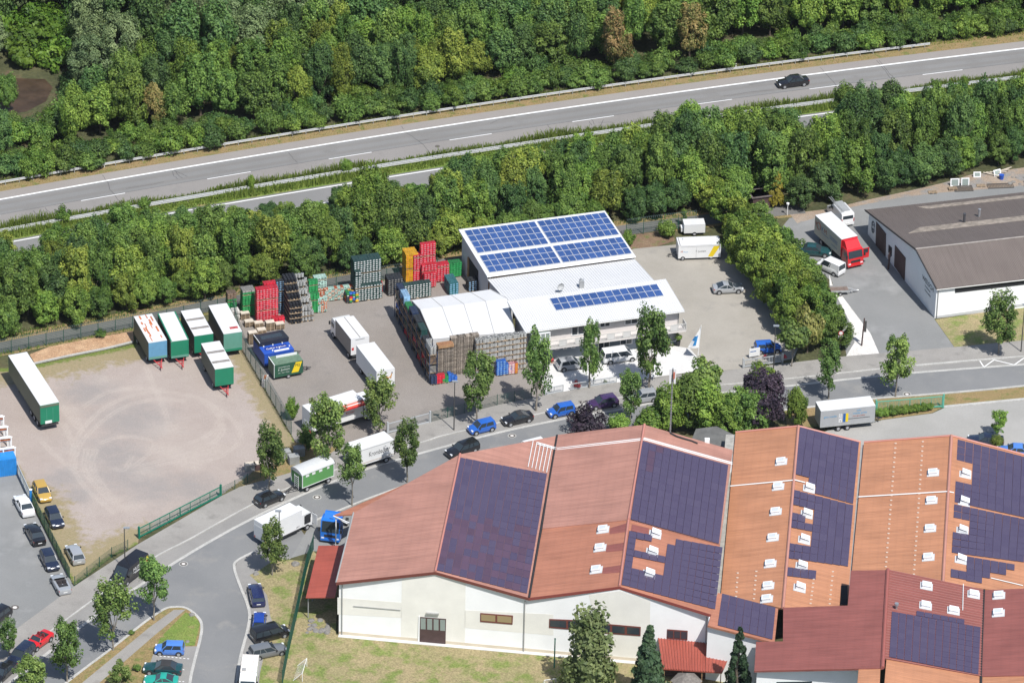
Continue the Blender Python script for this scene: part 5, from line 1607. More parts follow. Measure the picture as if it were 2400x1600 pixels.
lib('gold', (81,), R=1.5, Hc=4.4, shape='cone', nclump=45, per=70, ls=.19, rc=.3, m=LM_gold)
lib('weed', (91, 92), R=2.6, Hc=2.2, nclump=26, per=90, ls=.36, rc=.4, m=LM_bright)
TRUNK = {}
def trunks(key, h, r, limbs=5, spread=.8, top=None, m=None, n=2):
  TRUNK[key] = [trunk_mesh(100 + k, h, r, limbs, spread, top, m) for k in range(n)]
trunks('wood', 2.6, .17, 6, .7, 4.2); trunks('willow', 4.0, .26, 7, .6, 6.5); trunks('shrub', .5, .06, 5, .9, 1.4); trunks('street', 2.6, .10, 6, .35, 3.6, M_barkpale)
trunks('hedge', .8, .14, 5, .5, 3.2); trunks('spruce', 6.6, .16, 0, .2, 1.0); trunks('bare', 1.2, .05, 12, .45, 2.6, mat("dead_twigs", (0.22, 0.13, 0.10), .9))

def tree(kind, pos, h, label, name="tree", cat="tree", r=None, clear=None, group=None, m=None, seed=0, trunk=None, part="crown"):
  """h: total height; clear: height of the crown base; r: crown radius"""
  cm = CROWN[kind][seed % len(CROWN[kind])]
  R0 = max(v for v in [1e-3] + [max(abs(c[0]), abs(c[1])) for c in cm.get("bb", [])]) if False else {'wood': 3.0, 'willow': 4.0, 'shrub': 1.7, 'street': 1.85, 'ball': 1.9, 'hedge': 2.3, 'spruce': 2.2, 'larch': 3.0, 'gold': 1.5, 'weed': 2.6}[kind]
  H0 = {'wood': 6.0, 'willow': 8.6, 'shrub': 2.3, 'street': 5.2, 'ball': 3.6, 'hedge': 4.9, 'spruce': 7.2, 'larch': 7.6, 'gold': 4.4, 'weed': 2.2}[kind]
  clear = h * .18 if clear is None else clear
  r = R0 if r is None else r
  t = thing(name, label, cat, (pos.x, pos.y, 0), (seed * 2.399) % 6.283, group)
  c = put(part, cm, t, (0, 0, clear), None, (r / R0, r / R0, (h - clear) / H0), m)
  tk = trunk or {'ball': 'street', 'larch': 'spruce', 'gold': 'shrub', 'weed': 'shrub'}.get(kind, kind)
  tm = TRUNK[tk][seed % len(TRUNK[tk])]
  s = {'wood': h / 8.0, 'willow': h / 12.0, 'shrub': h / 2.6, 'street': h / 7.2, 'hedge': h / 5.5, 'spruce': h / 8.0, 'bare': h / 4.0}[tk]
  put("trunk" if tk not in ('shrub',) else "stem", tm, t, None, None, (s, s, s))
  return t

rng_t = random.Random(77)
PLACED = []
def mark(x, wood):
  W_ = ((150, "above the pond"), (420, "right of the pond"), (700, "behind the parked trailers"), (900, "behind the keg stacks"), (1130, "behind the tent"), (1420, "behind the solar hall"), (1640, "behind the paved court"), (1860, "behind the beech hedge"), (2080, "behind the red lorry"), (9999, "behind the brown roof"))
  B_ = ((180, "above the long trailer"), (330, "above the wood chip bed"), (520, "behind the parked trailers"), (700, "behind the red crate stacks"), (860, "behind the white crate stack"), (1060, "behind the yellow crate stack"), (1250, "behind the solar hall door end"), (1450, "behind the solar hall court end"), (1640, "behind the paved court"), (1800, "behind the beech hedge"), (1960, "behind the red lorry"), (2150, "behind the workshop gable"), (9999, "behind the brown workshop roof"))
  for lim, t in (W_ if wood else B_):
    if x < lim: return t
def scatter(band, n_try, spacing, pick, keep_clear, cover_x=1.0):
  """trees on a ground band given as two photo polylines (far, near); keep_clear: photo boxes no crown may cover"""
  far, near = band
  def Y(l, x):
    for (x0, y0), (x1, y1) in zip(l[:-1], l[1:]):
      if x0 <= x <= x1: return y0 + (y1 - y0) * (x - x0) / (x1 - x0)
    return l[-1][1]
  out = []
  for k in range(n_try):
    x = rng_t.uniform(far[0][0], far[-1][0])
    t = rng_t.random()
    y = Y(far, x) + (Y(near, x) - Y(far, x)) * t
    p = at((x, y))
    kind, h, r, m, tagk = pick(x, y, t)
    sp = spacing(t) * r
    if any((p - q).length < (sp + s2) / 2 for q, s2 in PLACED): continue
    top = to_px(p + Vector((0, 0, h)))
    w_ = r * 17.3
    bad = False
    for (x0, y0, x1, y1) in keep_clear:
      if x + w_ > x0 and x - w_ < x1 and top[1] < y1 and y > y0:
        bad = True; break
    if bad: continue
    PLACED.append((p, sp))
    out.append((p, kind, h, r, m, tagk))
  return out

WOODLAB = {
  'mid': ("mid green tree in the dense wood beyond the highway", LM_mid), 'dark': ("dark green tree in the dense wood beyond the highway", LM_dark),
  'light': ("light green tree in the wood beyond the highway", LM_light), 'grey': ("tall silvery green willow in the wood beyond the highway", LM_grey),
  'yellow': ("yellowish green maple at the wood edge beyond the highway", LM_yellow), 'brown': ("maple with scorched brown leaves at the wood edge beyond the highway", LM_brown)}
hwy_top = [(-60, 440), (0, 430), (200, 396), (400, 361), (600, 327), (800, 294), (1000, 262), (1200, 232), (1400, 203), (1600, 175), (1800, 149), (2000, 124), (2200, 101), (2460, 72)]
far_top = [(-60, -70), (2460, -150)]
def pick_far(x, y, t):
  edge = Yat(hwy_top, x) - y                      # photo rows behind the road edge
  if edge < 45:
    return ('shrub', rng_t.uniform(1.8, 3.4), rng_t.uniform(1.4, 2.1), rng_t.choice([LM_dark, LM_mid, LM_mid, LM_light]), 'shrub')
  if edge < 150:
    k = rng_t.choice(['mid', 'mid', 'dark', 'dark', 'light', 'light', 'mid', 'yellow'])
    return ('wood', rng_t.uniform(6.0, 10.0), rng_t.uniform(2.1, 3.4), WOODLAB[k][1], k)
  if x < 860 and edge < 520:
    k = rng_t.choice(['grey', 'grey', 'grey', 'dark'])
    return ('willow' if k == 'grey' else 'wood', rng_t.uniform(9.5, 13.5), rng_t.uniform(3.2, 4.4), WOODLAB[k][1], k)
  k = rng_t.choice(['mid', 'dark', 'light', 'mid', 'yellow', 'dark', 'mid'] if not (840 < x < 1130) else ['dark', 'dark', 'dark', 'mid'])  # mid columns: shade of the hollow put into darker leaf colours
  return ('wood', rng_t.uniform(8.0, 11.5), rng_t.uniform(2.8, 3.8), WOODLAB[k][1], k)
def Yat(l, x):
  for (x0, y0), (x1, y1) in zip(l[:-1], l[1:]):
    if x0 <= x <= x1: return y0 + (y1 - y0) * (x - x0) / (x1 - x0)
  return l[-1][1]
clear_far = [(8, 185, 118, 262), (45, 95, 150, 160)]
# special trees first: the scorched maples, the bare bush, the knotweed bank
def fixed(kind, bx, by, top_y, r, label, m=None, **kw):
  p = at((bx, by))
  h = height((bx, by), top_y)
  PLACED.append((p, r * 1.1))
  return tree(kind, p, h, label, r=r, m=m, **kw)
fixed('wood', 362, 305, 205, 1.9, "small scorched brown tree near the pond beyond the highway", LM_brown, seed=2)
fixed('wood', 1440, 175, 30, 2.5, "scorched brown maple above the solar hall at the wood edge", LM_brown, seed=3)
fixed('wood', 1615, 140, 20, 2.5, "scorched brown maple at the wood edge behind the black highway car", LM_brown, seed=4)
fixed('wood', 1020, 190, 98, 1.7, "yellow and brown tinged maple in the middle of the wood edge", LM_yellow, seed=1)
fixed('wood', 700, 262, 165, 2.0, "yellow tipped maple standing among willows at the wood edge", LM_yellow, seed=2)
fixed('wood', 1120, 185, 100, 2.0, "yellowish maple next to a scorched maple at the wood edge", LM_yellow, seed=3)
tb = thing("bare_bush", "leafless reddish bare bush in the gap of the wood", "bush", at((905, 132)))
put("twigs", TRUNK['bare'][0], tb, None, None, (1.2, 1.2, 1.25)); put("branches", TRUNK['bare'][1], tb, (1.2, .3, 0), None, (1.0, 1.0, 1.1))
for k, (x, y, s) in enumerate(((40, 120, 1.0), (95, 108, 1.1), (150, 112, 1.0), (60, 150, .95), (120, 152, 1.0), (165, 140, .9), (30, 85, 1.1), (90, 70, 1.1), (150, 80, 1.0))):
  p = at((x, y)); PLACED.append((p, 2.2 * s))
  tree('weed', p, 2.9 * s, "bright green knotweed thicket on the bank above the pond", "knotweed_bush", "bush", r=2.6 * s, clear=.1, group="knotweed thicket above the pond", seed=k, part="foliage")
for k, (x, y, h, r) in enumerate(((22, 305, 2.4, 1.9), (70, 312, 2.2, 1.8), (118, 300, 2.6, 1.9), (150, 282, 3.2, 2.0), (165, 250, 3.4, 2.0), (40, 335, 3.0, 2.2), (95, 338, 3.0, 2.1), (140, 320, 3.6, 2.2), (5, 330, 3.2, 2.0), (182, 300, 4.2, 2.2), (172, 215, 3.0, 1.8))):
  p = at((x, y)); PLACED.append((p, r * .9))
  tree('shrub', p, h, "green bush on the near bank of the pond, %s" % ('at the picture edge', 'below the muddy water', 'below the water corner', 'at the water corner', 'beside the water', 'in the second row', 'in the second row middle', 'in the second row end', 'at the edge in the second row', 'tall one at the wood', 'on the far corner')[k], "pond_bush", "bush", r=r, clear=.05, m=(LM_mid, LM_dark, LM_light)[k % 3], seed=k, part="foliage")
fixed('wood', 14, 268, 182, 1.9, "green tree at the picture edge beside the pond", LM_mid, seed=5)
n_wood = 0
for (p, kind, h, r, m, k) in scatter((far_top, hwy_top), 5200, lambda t: 1.05, pick_far, clear_far):
  n_wood += 1
  if k == 'shrub':
    lab = {LM_dark.name: "dark green shrub on the verge behind the highway guard rail", LM_mid.name: "mid green shrub on the verge behind the highway guard rail", LM_light.name: "light green shrub on the verge behind the highway guard rail"}[m.name]
    lab = ("low " if h < 2.4 else "") + lab.replace(" on the verge", "") + " " + mark(to_px(p)[0], True)
    tree('shrub', p, h, lab, "verge_shrub", "shrub", r=r, clear=.05, group="shrubs behind the highway guard rail", m=m, seed=n_wood, part="foliage")
  else:
    tree(kind, p, h, ("tall " if h > 10 else "") + WOODLAB[k][0].replace(" beyond the highway", "").replace("tall ", "").replace("in the dense wood", "in the wood").replace("fresh ", "").replace(" at the wood edge", " in the wood") + " over the road " + mark(to_px(p)[0], True) + (", roadside" if Yat(hwy_top, to_px(p)[0]) - to_px(p)[1] < 100 else ", second row" if Yat(hwy_top, to_px(p)[0]) - to_px(p)[1] < 190 else ", deep"), "broadleaf_tree" if kind == 'wood' else "willow_tree", "tree", r=r, clear=h * .12, group="trees of the wood beyond the highway", m=m, seed=n_wood)

# ---- belt between highway and path
BELTLAB = {'mid': ("mid green tree in the belt between highway and footpath", LM_mid), 'dark': ("dark green tree in the belt between highway and footpath", LM_dark),
     'light': ("light green tree in the belt between highway and footpath", LM_light), 'yellow': ("yellowish tree in the belt between highway and footpath", LM_yellow)}
belt_far = [(-60, 640), (0, 628), (400, 560), (800, 485), (1200, 425), (1600, 368), (2000, 308), (2460, 255)]
belt_near = [(-60, 808), (0, 795), (178, 760), (357, 726), (518, 692), (756, 650), (880, 628), (1015, 606), (1250, 562), (1448, 522), (1641, 497), (1800, 478), (1900, 490), (1990, 478), (2120, 450), (2200, 418), (2300, 398), (2460, 372)]
belt_clear = [(640, 434, 690, 470), (690, 428, 745, 478), (925, 396, 985, 432), (1890, 268, 1925, 284), (55, 560, 72, 590)]
SIL = [(-60, 545), (0, 540), (100, 505), (230, 525), (300, 485), (400, 500), (480, 468), (560, 482), (640, 500), (690, 470), (750, 445), (820, 428), (880, 400), (950, 440), (1000, 398), (1050, 372), (1150, 347), (1250, 337), (1350, 312), (1450, 297), (1530, 262), (1600, 228), (1700, 238), (1760, 242), (1850, 255), (1950, 208), (2000, 192), (2100, 188), (2200, 205), (2280, 184), (2460, 190)]
def pick_belt(x, y, t):
  k = rng_t.choice(['mid', 'mid', 'dark', 'light', 'dark', 'mid', 'light', 'mid', 'yellow'] if x < 1500 else ['dark', 'dark', 'mid', 'mid', 'light'])
  h = rng_t.uniform(6.2, 9.2) * (1.0 if x > 500 else .95)
  if x > 1500: h *= 1.08
  if t > .88: h *= .6
  h = min(h, max(2.6, height((x, y), Yat(SIL, x) + rng_t.uniform(0, 40))))
  return ('wood', h, rng_t.uniform(2.2, 3.1) * (1 if h > 5 else .75), BELTLAB[k][1], k)
n_belt = 0
for (p, kind, h, r, m, k) in scatter((belt_far, belt_near), 3600, lambda t: 1.08, pick_belt, belt_clear):
  n_belt += 1
  tree(kind, p, h, ("tall " if h > 7.2 else "low " if h < 4.5 else "") + BELTLAB[k][0].replace("between highway and footpath", "") + mark(to_px(p)[0], False) + (", path side" if Yat(belt_near, to_px(p)[0]) - to_px(p)[1] < 45 else ", road side" if to_px(p)[1] - Yat(belt_far, to_px(p)[0]) < 45 else ""), "belt_tree", "tree", r=r, clear=h * .08, group="trees of the belt along the footpath", m=m, seed=n_belt + 3)
print("wood", n_wood, "belt", n_belt)

# ---- pond
pw = [at(p) for p in ((-60, 196), (30, 184), (105, 186), (124, 205), (108, 238), (62, 262), (0, 270), (-60, 274))]
pd = MB(); pd.add([(p.x, p.y, .02) for p in pw][::-1], [tuple(range(len(pw)))])
mpond = mat("muddy_water", (0.055, 0.035, 0.022), .35, .3, .4)
tag(pd.build("pond", mpond, fix=True), kind="structure")

# ---- hedge of beech trees between the court and the workshop
ORD = 'first second third fourth fifth sixth seventh eighth ninth tenth eleventh twelfth thirteenth fourteenth fifteenth sixteenth'.split()
HED = [(1668, 497, 430, 2.3), (1702, 532, 440, 2.6), (1724, 562, 480, 2.4), (1728, 606, 512, 2.4), (1742, 596, 505, 2.7), (1740, 640, 560, 2.4), (1760, 655, 545, 2.6), (1790, 640, 540, 2.6), (1785, 690, 585, 2.6), (1815, 680, 580, 2.6), (1808, 722, 620, 2.6), (1850, 710, 600, 2.4), (1835, 752, 655, 2.5), (1870, 740, 640, 2.4), (1848, 782, 690, 2.2), (1890, 775, 680, 2.3)]
for k, (x, y, ty, r) in enumerate(HED):
  fixed('hedge', x, y, ty - 12, r, "clipped beech tree in the tall court hedge, %s from the footpath end" % ORD[k], None, name="hedge_tree", group="tall hedge along the paved court", seed=k, clear=.1)
HED2 = [(1800, 560, 510, 1.9), (1830, 600, 535, 2.0), (1860, 640, 565, 2.1), (1885, 680, 600, 2.1), (1905, 720, 640, 2.1), (1925, 750, 670, 2.1), (1945, 790, 715, 2.1), (1965, 815, 745, 1.9), (1925, 808, 730, 1.9), (1775, 535, 475, 1.8)]
for k, (x, y, ty, r) in enumerate(HED2):
  fixed('hedge', x, y, ty, r, "loose green shrub on the workshop side of the hedge, number %s in order" % ORD[k], LM_mid, name="hedge_shrub", cat="shrub", group="shrubs on the workshop side of the hedge", seed=k + 1, clear=.05, part="foliage")
fixed('gold', *px('c', 635, 1400), px('c', 635, 1140)[1], 1.35, "golden yellow conifer beside the dark garden shed", name="golden_conifer", seed=0, clear=.1)
fixed('ball', *px('h', 1165, 1385), px('h', 1165, 1035)[1], 1.95, "variegated yellow green bush next to the ball shaped tree", LM_variegated, name="variegated_bush", cat="bush", clear=.1, trunk='shrub', part="foliage")
fixed('ball', *px('h', 1042, 1500), px('h', 1042, 1145)[1], 2.1, "ball shaped tree at the court gate by the street", name="ball_tree", clear=2.3)
fixed('shrub', *px('g', 1855, 305), px('g', 1855, 185)[1], 1.25, "round light green bush in the bed behind the white trailers", LM_light, name="round_bush", cat="bush", clear=.05, part="foliage")
fixed('shrub', *px('g', 1520, 375), px('g', 1520, 265)[1], 1.0, "round light green bush at the corner of the solar hall", LM_light, name="round_bush", cat="bush", clear=.05, part="foliage", seed=1)
fixed('street', *px('g', 2000, 215), px('g', 2000, 70)[1], .5, "thin young tree by the fence behind the white trailers", LM_light, name="young_tree", clear=.6)

# ---- street trees
ST = [('k', 1180, 1090, 640, 265, 935, "street tree beside the black van at the road junction"), ('k', 866, 1320, 815, 330, 1195, "large street tree in front of the black van on the junction island"),
   ('k', 515, 1560, 1095, 255, 1490, "street tree beside the red convertible"), ('k', 70, 1385, 1095, 170, 1290, "small street tree at the picture edge above the red convertible"),
   ('k', 235, 1720, 1390, 270, 1620, "street tree at the lower picture edge below the dark blue estate"), ('k', 925, 1640, 1430, 185, 1600, "small tree on the island beside the parking bays"),
   ('l', 615, 745, 345, 240, 650, "street tree in front of the white box truck"),
   ('m', 280, 1160, 555, 315, 1010, "street tree in front of the stacked slabs by the green gate"), ('m', 820, 985, 300, 400, 830, "street tree in front of the white lorry with red roof banner"),
   ('m', 1290, 600, 110, 340, 590, "street tree at the sliding gate of the drinks yard"), ('m', 1040, 1275, 730, 270, 1060, "street tree between the green wagon and the white lettered trailer"),
   ('m', 1545, 1060, 510, 290, 880, "street tree beside the white lettered trailer"),
   ('n', 285, 810, 140, 395, 640, "street tree behind the blue hatchback near the pallet stacks"), ('n', 882, 700, -40, 335, 575, "street tree in front of the wall of kegs"),
   ('n', 1415, 470, -175, 275, 375, "slim street tree in front of the balcony house"), ('n', 2015, 490, -310, 425, 330, "broad street tree in front of the balcony house entrance"),
   ('n', 1825, 820, 310, 285, 720, "street tree between the purple and the silver parked cars"),
   ('o', 1155, 300, -18, 180, 230, "street tree behind the grey tarpaulin trailer"), ('o', 1565, 290, -75, 230, 215, "street tree at the workshop driveway"),
   ('i', 1600, 1470, 1020, 320, 1355, "double stemmed street tree on the dry lawn of the workshop"), ('o', 2190, 530, 380, 125, 500, "young thin tree in the grey court behind the orange hall")]
for k, (v, x, y, ty, w, cy, lab) in enumerate(ST):
  b_ = px(v, x, y)
  h = height(b_, px(v, x, ty)[1])
  cl = max(.8, height(b_, px(v, x, cy)[1]))
  cl = max(.8, cl - .2)
  r = w / VIEWS[v][2] / 18.6 / 2 * .96
  h *= 1.05; cl *= .88
  t = tree('street', at(b_), h, lab, "street_tree", "tree", r=r, clear=cl, group=None, seed=k, m=LM_light if v == 'o' and x == 2190 else None)
# ---- trees and shrubs behind the pink hall
def pxt(v, x, y, ty, w, kind, lab, m=None, nm="tree", cat="tree", clear=.15, seed=0, part="crown", hz=None):
  b_ = px(v, x, y); h = height(b_, px(v, x, ty)[1]); r = w / VIEWS[v][2] / 18.4 / 2
  tree(kind, at(b_), h, lab, nm, cat, r=r, clear=clear if clear > .3 else clear, m=m, seed=seed, part=part)
pxt('o', 175, 500, 235, 260, 'wood', "green tree behind the antenna mast", LM_light, "garden_tree", seed=1)
pxt('o', 300, 480, 180, 300, 'wood', "tall green tree between mast and purple tree", LM_mid, "garden_tree", seed=2)
pxt('o', 420, 500, 220, 280, 'wood', "green tree overhanging the dark corrugated shed", LM_light, "garden_tree", seed=3)
pxt('o', 640, 520, 270, 300, 'wood', "green tree overhanging the orange roof corner", LM_mid, "garden_tree", seed=4)
pxt('o', 540, 530, 300, 260, 'wood', "low green tree in front of the purple tree", LM_light, "garden_tree", seed=0)
pxt('o', 60, 520, 375, 220, 'shrub', "light green shrub at the rear edge of the pink roof", LM_light, "garden_shrub", "shrub", seed=1, part="foliage")
pxt('o', 730, 470, 160, 330, 'wood', "dark purple leaved tree between green trees", LM_purple, "purple_tree", seed=1)
pxt('o', 950, 470, 250, 150, 'wood', "slim green tree between purple tree and grey trailer", LM_light, "garden_tree", seed=2)
pxt('o', 395, 260, 65, 195, 'ball', "round green tree at the edge of the white forecourt", LM_street, "round_tree", seed=0)
pxt('o', 742, 215, 88, 155, 'ball', "small bright ball tree at the street edge beside the court", LM_light, "ball_tree", seed=0)
pxt('n', 1390, 935, 720, 400, 'shrub', "dark purple shrub at the rear edge of the pink roof", LM_purple, "purple_shrub", "shrub", seed=2, part="foliage")
pxt('n', 1715, 900, 755, 220, 'shrub', "yellow green shrub beside the purple shrub", LM_light, "garden_shrub", "shrub", seed=0, part="foliage")
pxt('n', 2010, 900, 700, 320, 'shrub', "bright green shrub below the antenna mast", LM_light, "garden_shrub", "shrub", seed=1, part="foliage")
pxt('n', 1290, 470, 405, 90, 'shrub', "small red leaved shrub behind the low gate fence", leaf_mat("leaves_red", (0.144, 0.019, 0.024), (0.352, 0.048, 0.064)), "red_shrub", "shrub", seed=2, part="foliage")
pxt('n', 1575, 420, 388, 42, 'ball', "tiny clipped ball bush by the low fence", LM_mid, "box_ball", "bush", clear=.05, seed=0, part="foliage")
pxt('q', 450, 1640, 1100, 430, 'larch', "feathery drooping conifer in front of the white hall wall", None, "larch_tree", seed=0)
pxt('q', 800, 1680, 1188, 240, 'spruce', "dark spruce in front of the red porch roof", None, "spruce_tree", seed=0)
pxt('q', 1330, 1700, 1200, 185, 'spruce', "dark spruce in front of the solar extension", None, "spruce_tree", seed=1)
pxt('o', 2185, 600, 530, 75, 'shrub', "yellow green bush in the grey court behind the orange hall", LM_yellow, "yellow_bush", "bush", seed=0, part="foliage")
pxt('m', 480, 480, 300, 130, 'shrub', "light green shrub growing through the yard fence behind the lorry", LM_light, "fence_shrub", "shrub", seed=1, part="foliage")
pxt('m', 620, 760, 560, 170, 'shrub', "green shrub by the fence in front of the lorry tail", LM_mid, "fence_shrub", "shrub", seed=2, part="foliage")
pxt('d', 925, 1015, 960, 110, 'shrub', "low green weed clump at the fence above the wood chips", LM_mid, "weed_clump", "bush", seed=2, part="foliage")
pxt('k', 1005, 1195, 1165, 50, 'shrub', "tiny bush on the junction island verge", LM_mid, "island_bush", "bush", seed=1, part="foliage")
pxt('k', 1050, 1475, 1430, 60, 'shrub', "small bush beside the parking bays", LM_mid, "island_bush", "bush", seed=0, part="foliage")
for k, (x, y, ty, w) in enumerate(((1705, 700 * 0 + 1300, 1200, 45), (575, 0, 0, 0))):
  pass
# laurel hedge at the green sliding gate
for k in range(9):
  f = k / 8
  pxt('o', 1465 + f * 300, 408 - f * 40, 362 - f * 36, 62, 'shrub', "low laurel bush along the green sliding gate, %s from the grey trailer" % ORD[k], LM_light, "laurel_bush", "bush", clear=.03, seed=k, part="foliage")
for o in COL.objects:
  if o.name.startswith("laurel_bush"): o["group"] = "laurel bushes along the green sliding gate"
# median plants
for k, (v, x, y, ty, w) in enumerate((('a', 1710, 1300, 1200, 50), ('a', 980, 1420, 1350, 90), ('a', 430, 1510, 1420, 120), ('b', 30, 1180, 1090, 90), ('c', 1910, 610, 530, 70), ('c', 1720, 610, 545, 80))):
  pxt(v, x, y, ty, w, 'shrub', ["small upright shrub in the grassy highway median", "low shrub in the grassy highway median", "bushy shrub in the median at the picture edge", "round shrub in the grassy highway median", "dark shrub in the median near the road bend", "light shrub in the median near the road bend"][k], LM_light, "median_shrub", "shrub", clear=.03, seed=k, part="foliage")

# ---- grass blades: median, verges (nobody could count them)
def blades(name, label, lines, dens, hmin, hmax, m, w=.05, seed=0):
  rng = np.random.default_rng(seed)
  P = []
  for l0, l1 in lines:
    for a, b_, c, d in zip(l0[:-1], l0[1:], l1[:-1], l1[1:]):
      area = (b_ - a).length * (c - a).length
      n = int(area * dens)
      if n <= 0: continue
      u, v = rng.random(n)[:, None], rng.random(n)[:, None]
      A, B, C_, D = [np.array(q[:]) for q in (a, b_, c, d)]
      P.append((A * (1 - u) + B * u) * (1 - v) + (C_ * (1 - u) + D * u) * v)
  P = np.concatenate(P)
  n = len(P)
  patch = np.sin(P[:, 0] * .31) * np.sin(P[:, 0] * .13 + 1) * .5 + .5
  h = rng.uniform(hmin, hmax, n) * (.45 + .8 * patch)
  a = rng.uniform(0, 6.283, n)
  du = np.stack([np.cos(a), np.sin(a), np.zeros(n)], 1) * (w * rng.uniform(.6, 1.6, n))[:, None]
  lean = rng.normal(0, .22, (n, 3)) * h[:, None]; lean[:, 2] = h
  vs = np.stack([P - du, P + du, P + du * .3 + lean, P - du * .3 + lean], 1).reshape(-1, 3)
  i = np.arange(n) * 4
  me = bpy.data.meshes.new(name)
  me.vertices.add(len(vs)); me.vertices.foreach_set("co", vs.astype(np.float32).ravel())
  fs = np.stack([i, i + 1, i + 2, i + 3], 1)
  me.loops.add(fs.size); me.loops.foreach_set("vertex_index", fs.ravel().astype(np.int32))
  me.polygons.add(n); me.polygons.foreach_set("loop_start", (np.arange(n) * 4).astype(np.int32))
  at_ = me.attributes.new("tint", 'FLOAT', 'FACE'); at_.data.foreach_set("value", np.clip(rng.normal(.45, .3, n), 0, 1).astype(np.float32))
  me.materials.append(m); me.update(calc_edges=True)
  return tag(put(name, me), label, "grass", kind="stuff")
i0, i1 = 5, 33
blades("median_grass", "tall grass growing in the highway median", [(hw(7.95)[i0:i1], hw(9.0)[i0:i1]), (hw(8.2)[i0:i1], hw(9.0)[i0:i1])], 45, .75, 1.5, LM_grass, .07, 1)
blades("median_grass", "shorter grass on the near side of the median rail", [(hw(9.55)[i0:i1], hw(10.3)[i0:i1]), (hw(9.9)[i0:i1], hw(11.1)[i0:i1])], 46, .35, 1.0, LM_grass, .07, 6)
blades("verge_grass", "dry grass on the highway verge", [(hw(-5.4)[i0:i1], hw(-4.0)[i0:i1])], 26, .15, .4, LM_yellow, .05, 2)
blades("rail_grass", "short scorched grass in front of the guard rail", [(hw(-3.5)[i0:i1], hw(-2.3)[i0:i1])], 16, .05, .16, LM_brown, .05, 3)
blades("path_grass", "weeds along the footpath edge", [(offset(PATH, -1.6), offset(PATH, -.3))], 22, .15, .5, LM_mid, .06, 4)
blades("fence_grass", "weeds along the yard fence", [(offset(PATH, 2.7)[:30], offset(PATH, 3.5)[:30])], 16, .1, .45, LM_grass, .06, 5)

# ================================================================== VEHICLES
M_tyre = mat("tyre_rubber", (0.022, 0.022, 0.023), .85)
M_rim = mat("alloy_rim", (0.42, 0.43, 0.44), .35, metal=.5)
M_carglass = mat("car_glass", (0.030, 0.040, 0.048), .06, spec=.7)
M_trim = mat("black_trim", (0.025, 0.025, 0.027), .6)
M_head = mat("headlamp", (0.62, 0.64, 0.66), .15)
M_tail = mat("tail_lamp", (0.35, 0.02, 0.02), .3)
M_plate = mat("number_plate", (0.68, 0.68, 0.66), .5)
M_seat = mat("dark_interior", (0.035, 0.03, 0.032), .8)
def paint(name, c, rough=.22, metal=0.0):
  m = mat("paint_" + name, c, rough, metal=metal, spec=.6)
  b = m.node_tree.nodes["Principled BSDF"]
  b.inputs["Coat Weight"].default_value = .5
  b.inputs["Coat Roughness"].default_value = .08
  return m
PAINT = dict(black=paint("black", (0.012, 0.012, 0.014)), navy=paint("navy", (0.014, 0.020, 0.042)), darkblue=paint("dark_blue", (0.016, 0.022, 0.075)), white=paint("white", (0.68, 0.68, 0.675)), silver=paint("silver", (0.40, 0.415, 0.43), .3, .35),
       gold=paint("mustard_gold", (0.42, 0.265, 0.055), .35), red=paint("red", (0.52, 0.012, 0.016)), blue=paint("blue", (0.020, 0.105, 0.42)), lightblue=paint("light_blue", (0.07, 0.19, 0.53)), teal=paint("dark_teal", (0.012, 0.055, 0.06)),
       turquoise=paint("turquoise", (0.018, 0.30, 0.235)), grey=paint("grey", (0.18, 0.19, 0.20), .3, .3), purple=paint("purple", (0.050, 0.025, 0.085)), royal=paint("royal_blue", (0.012, 0.045, 0.26)))
DIM = dict(small=(3.6, 1.64, 1.47), hatch=(4.05, 1.72, 1.45), estate=(4.6, 1.78, 1.48), sedan=(4.72, 1.80, 1.43), mpv=(4.75, 1.88, 1.76), coupe=(4.15, 1.76, 1.33), cabrio=(4.1, 1.76, 1.32), boxvan=(4.2, 1.72, 1.85))
CAB = dict(small=(-.485, .25, -.43, .09), hatch=(-.475, .22, -.38, .05), estate=(-.485, .19, -.44, .03), sedan=(-.37, .19, -.20, .03), mpv=(-.485, .34, -.455, .17), coupe=(-.40, .17, -.15, .0), boxvan=(-.485, .27, -.47, .13))
LOW = {
  'hatch': [(-.5, .78, .32, .54), (-.487, .92, .22, .64), (-.33, 1, .19, .655), (0, 1, .18, .64), (.21, .99, .18, .62), (.40, .95, .18, .545), (.475, .87, .22, .48), (.5, .70, .32, .40)],
  'sedan': [(-.5, .76, .34, .56), (-.485, .90, .22, .66), (-.34, .98, .19, .675), (0, 1, .18, .65), (.20, .99, .18, .63), (.41, .94, .18, .55), (.48, .85, .22, .48), (.5, .68, .32, .40)]}
CARM = {}
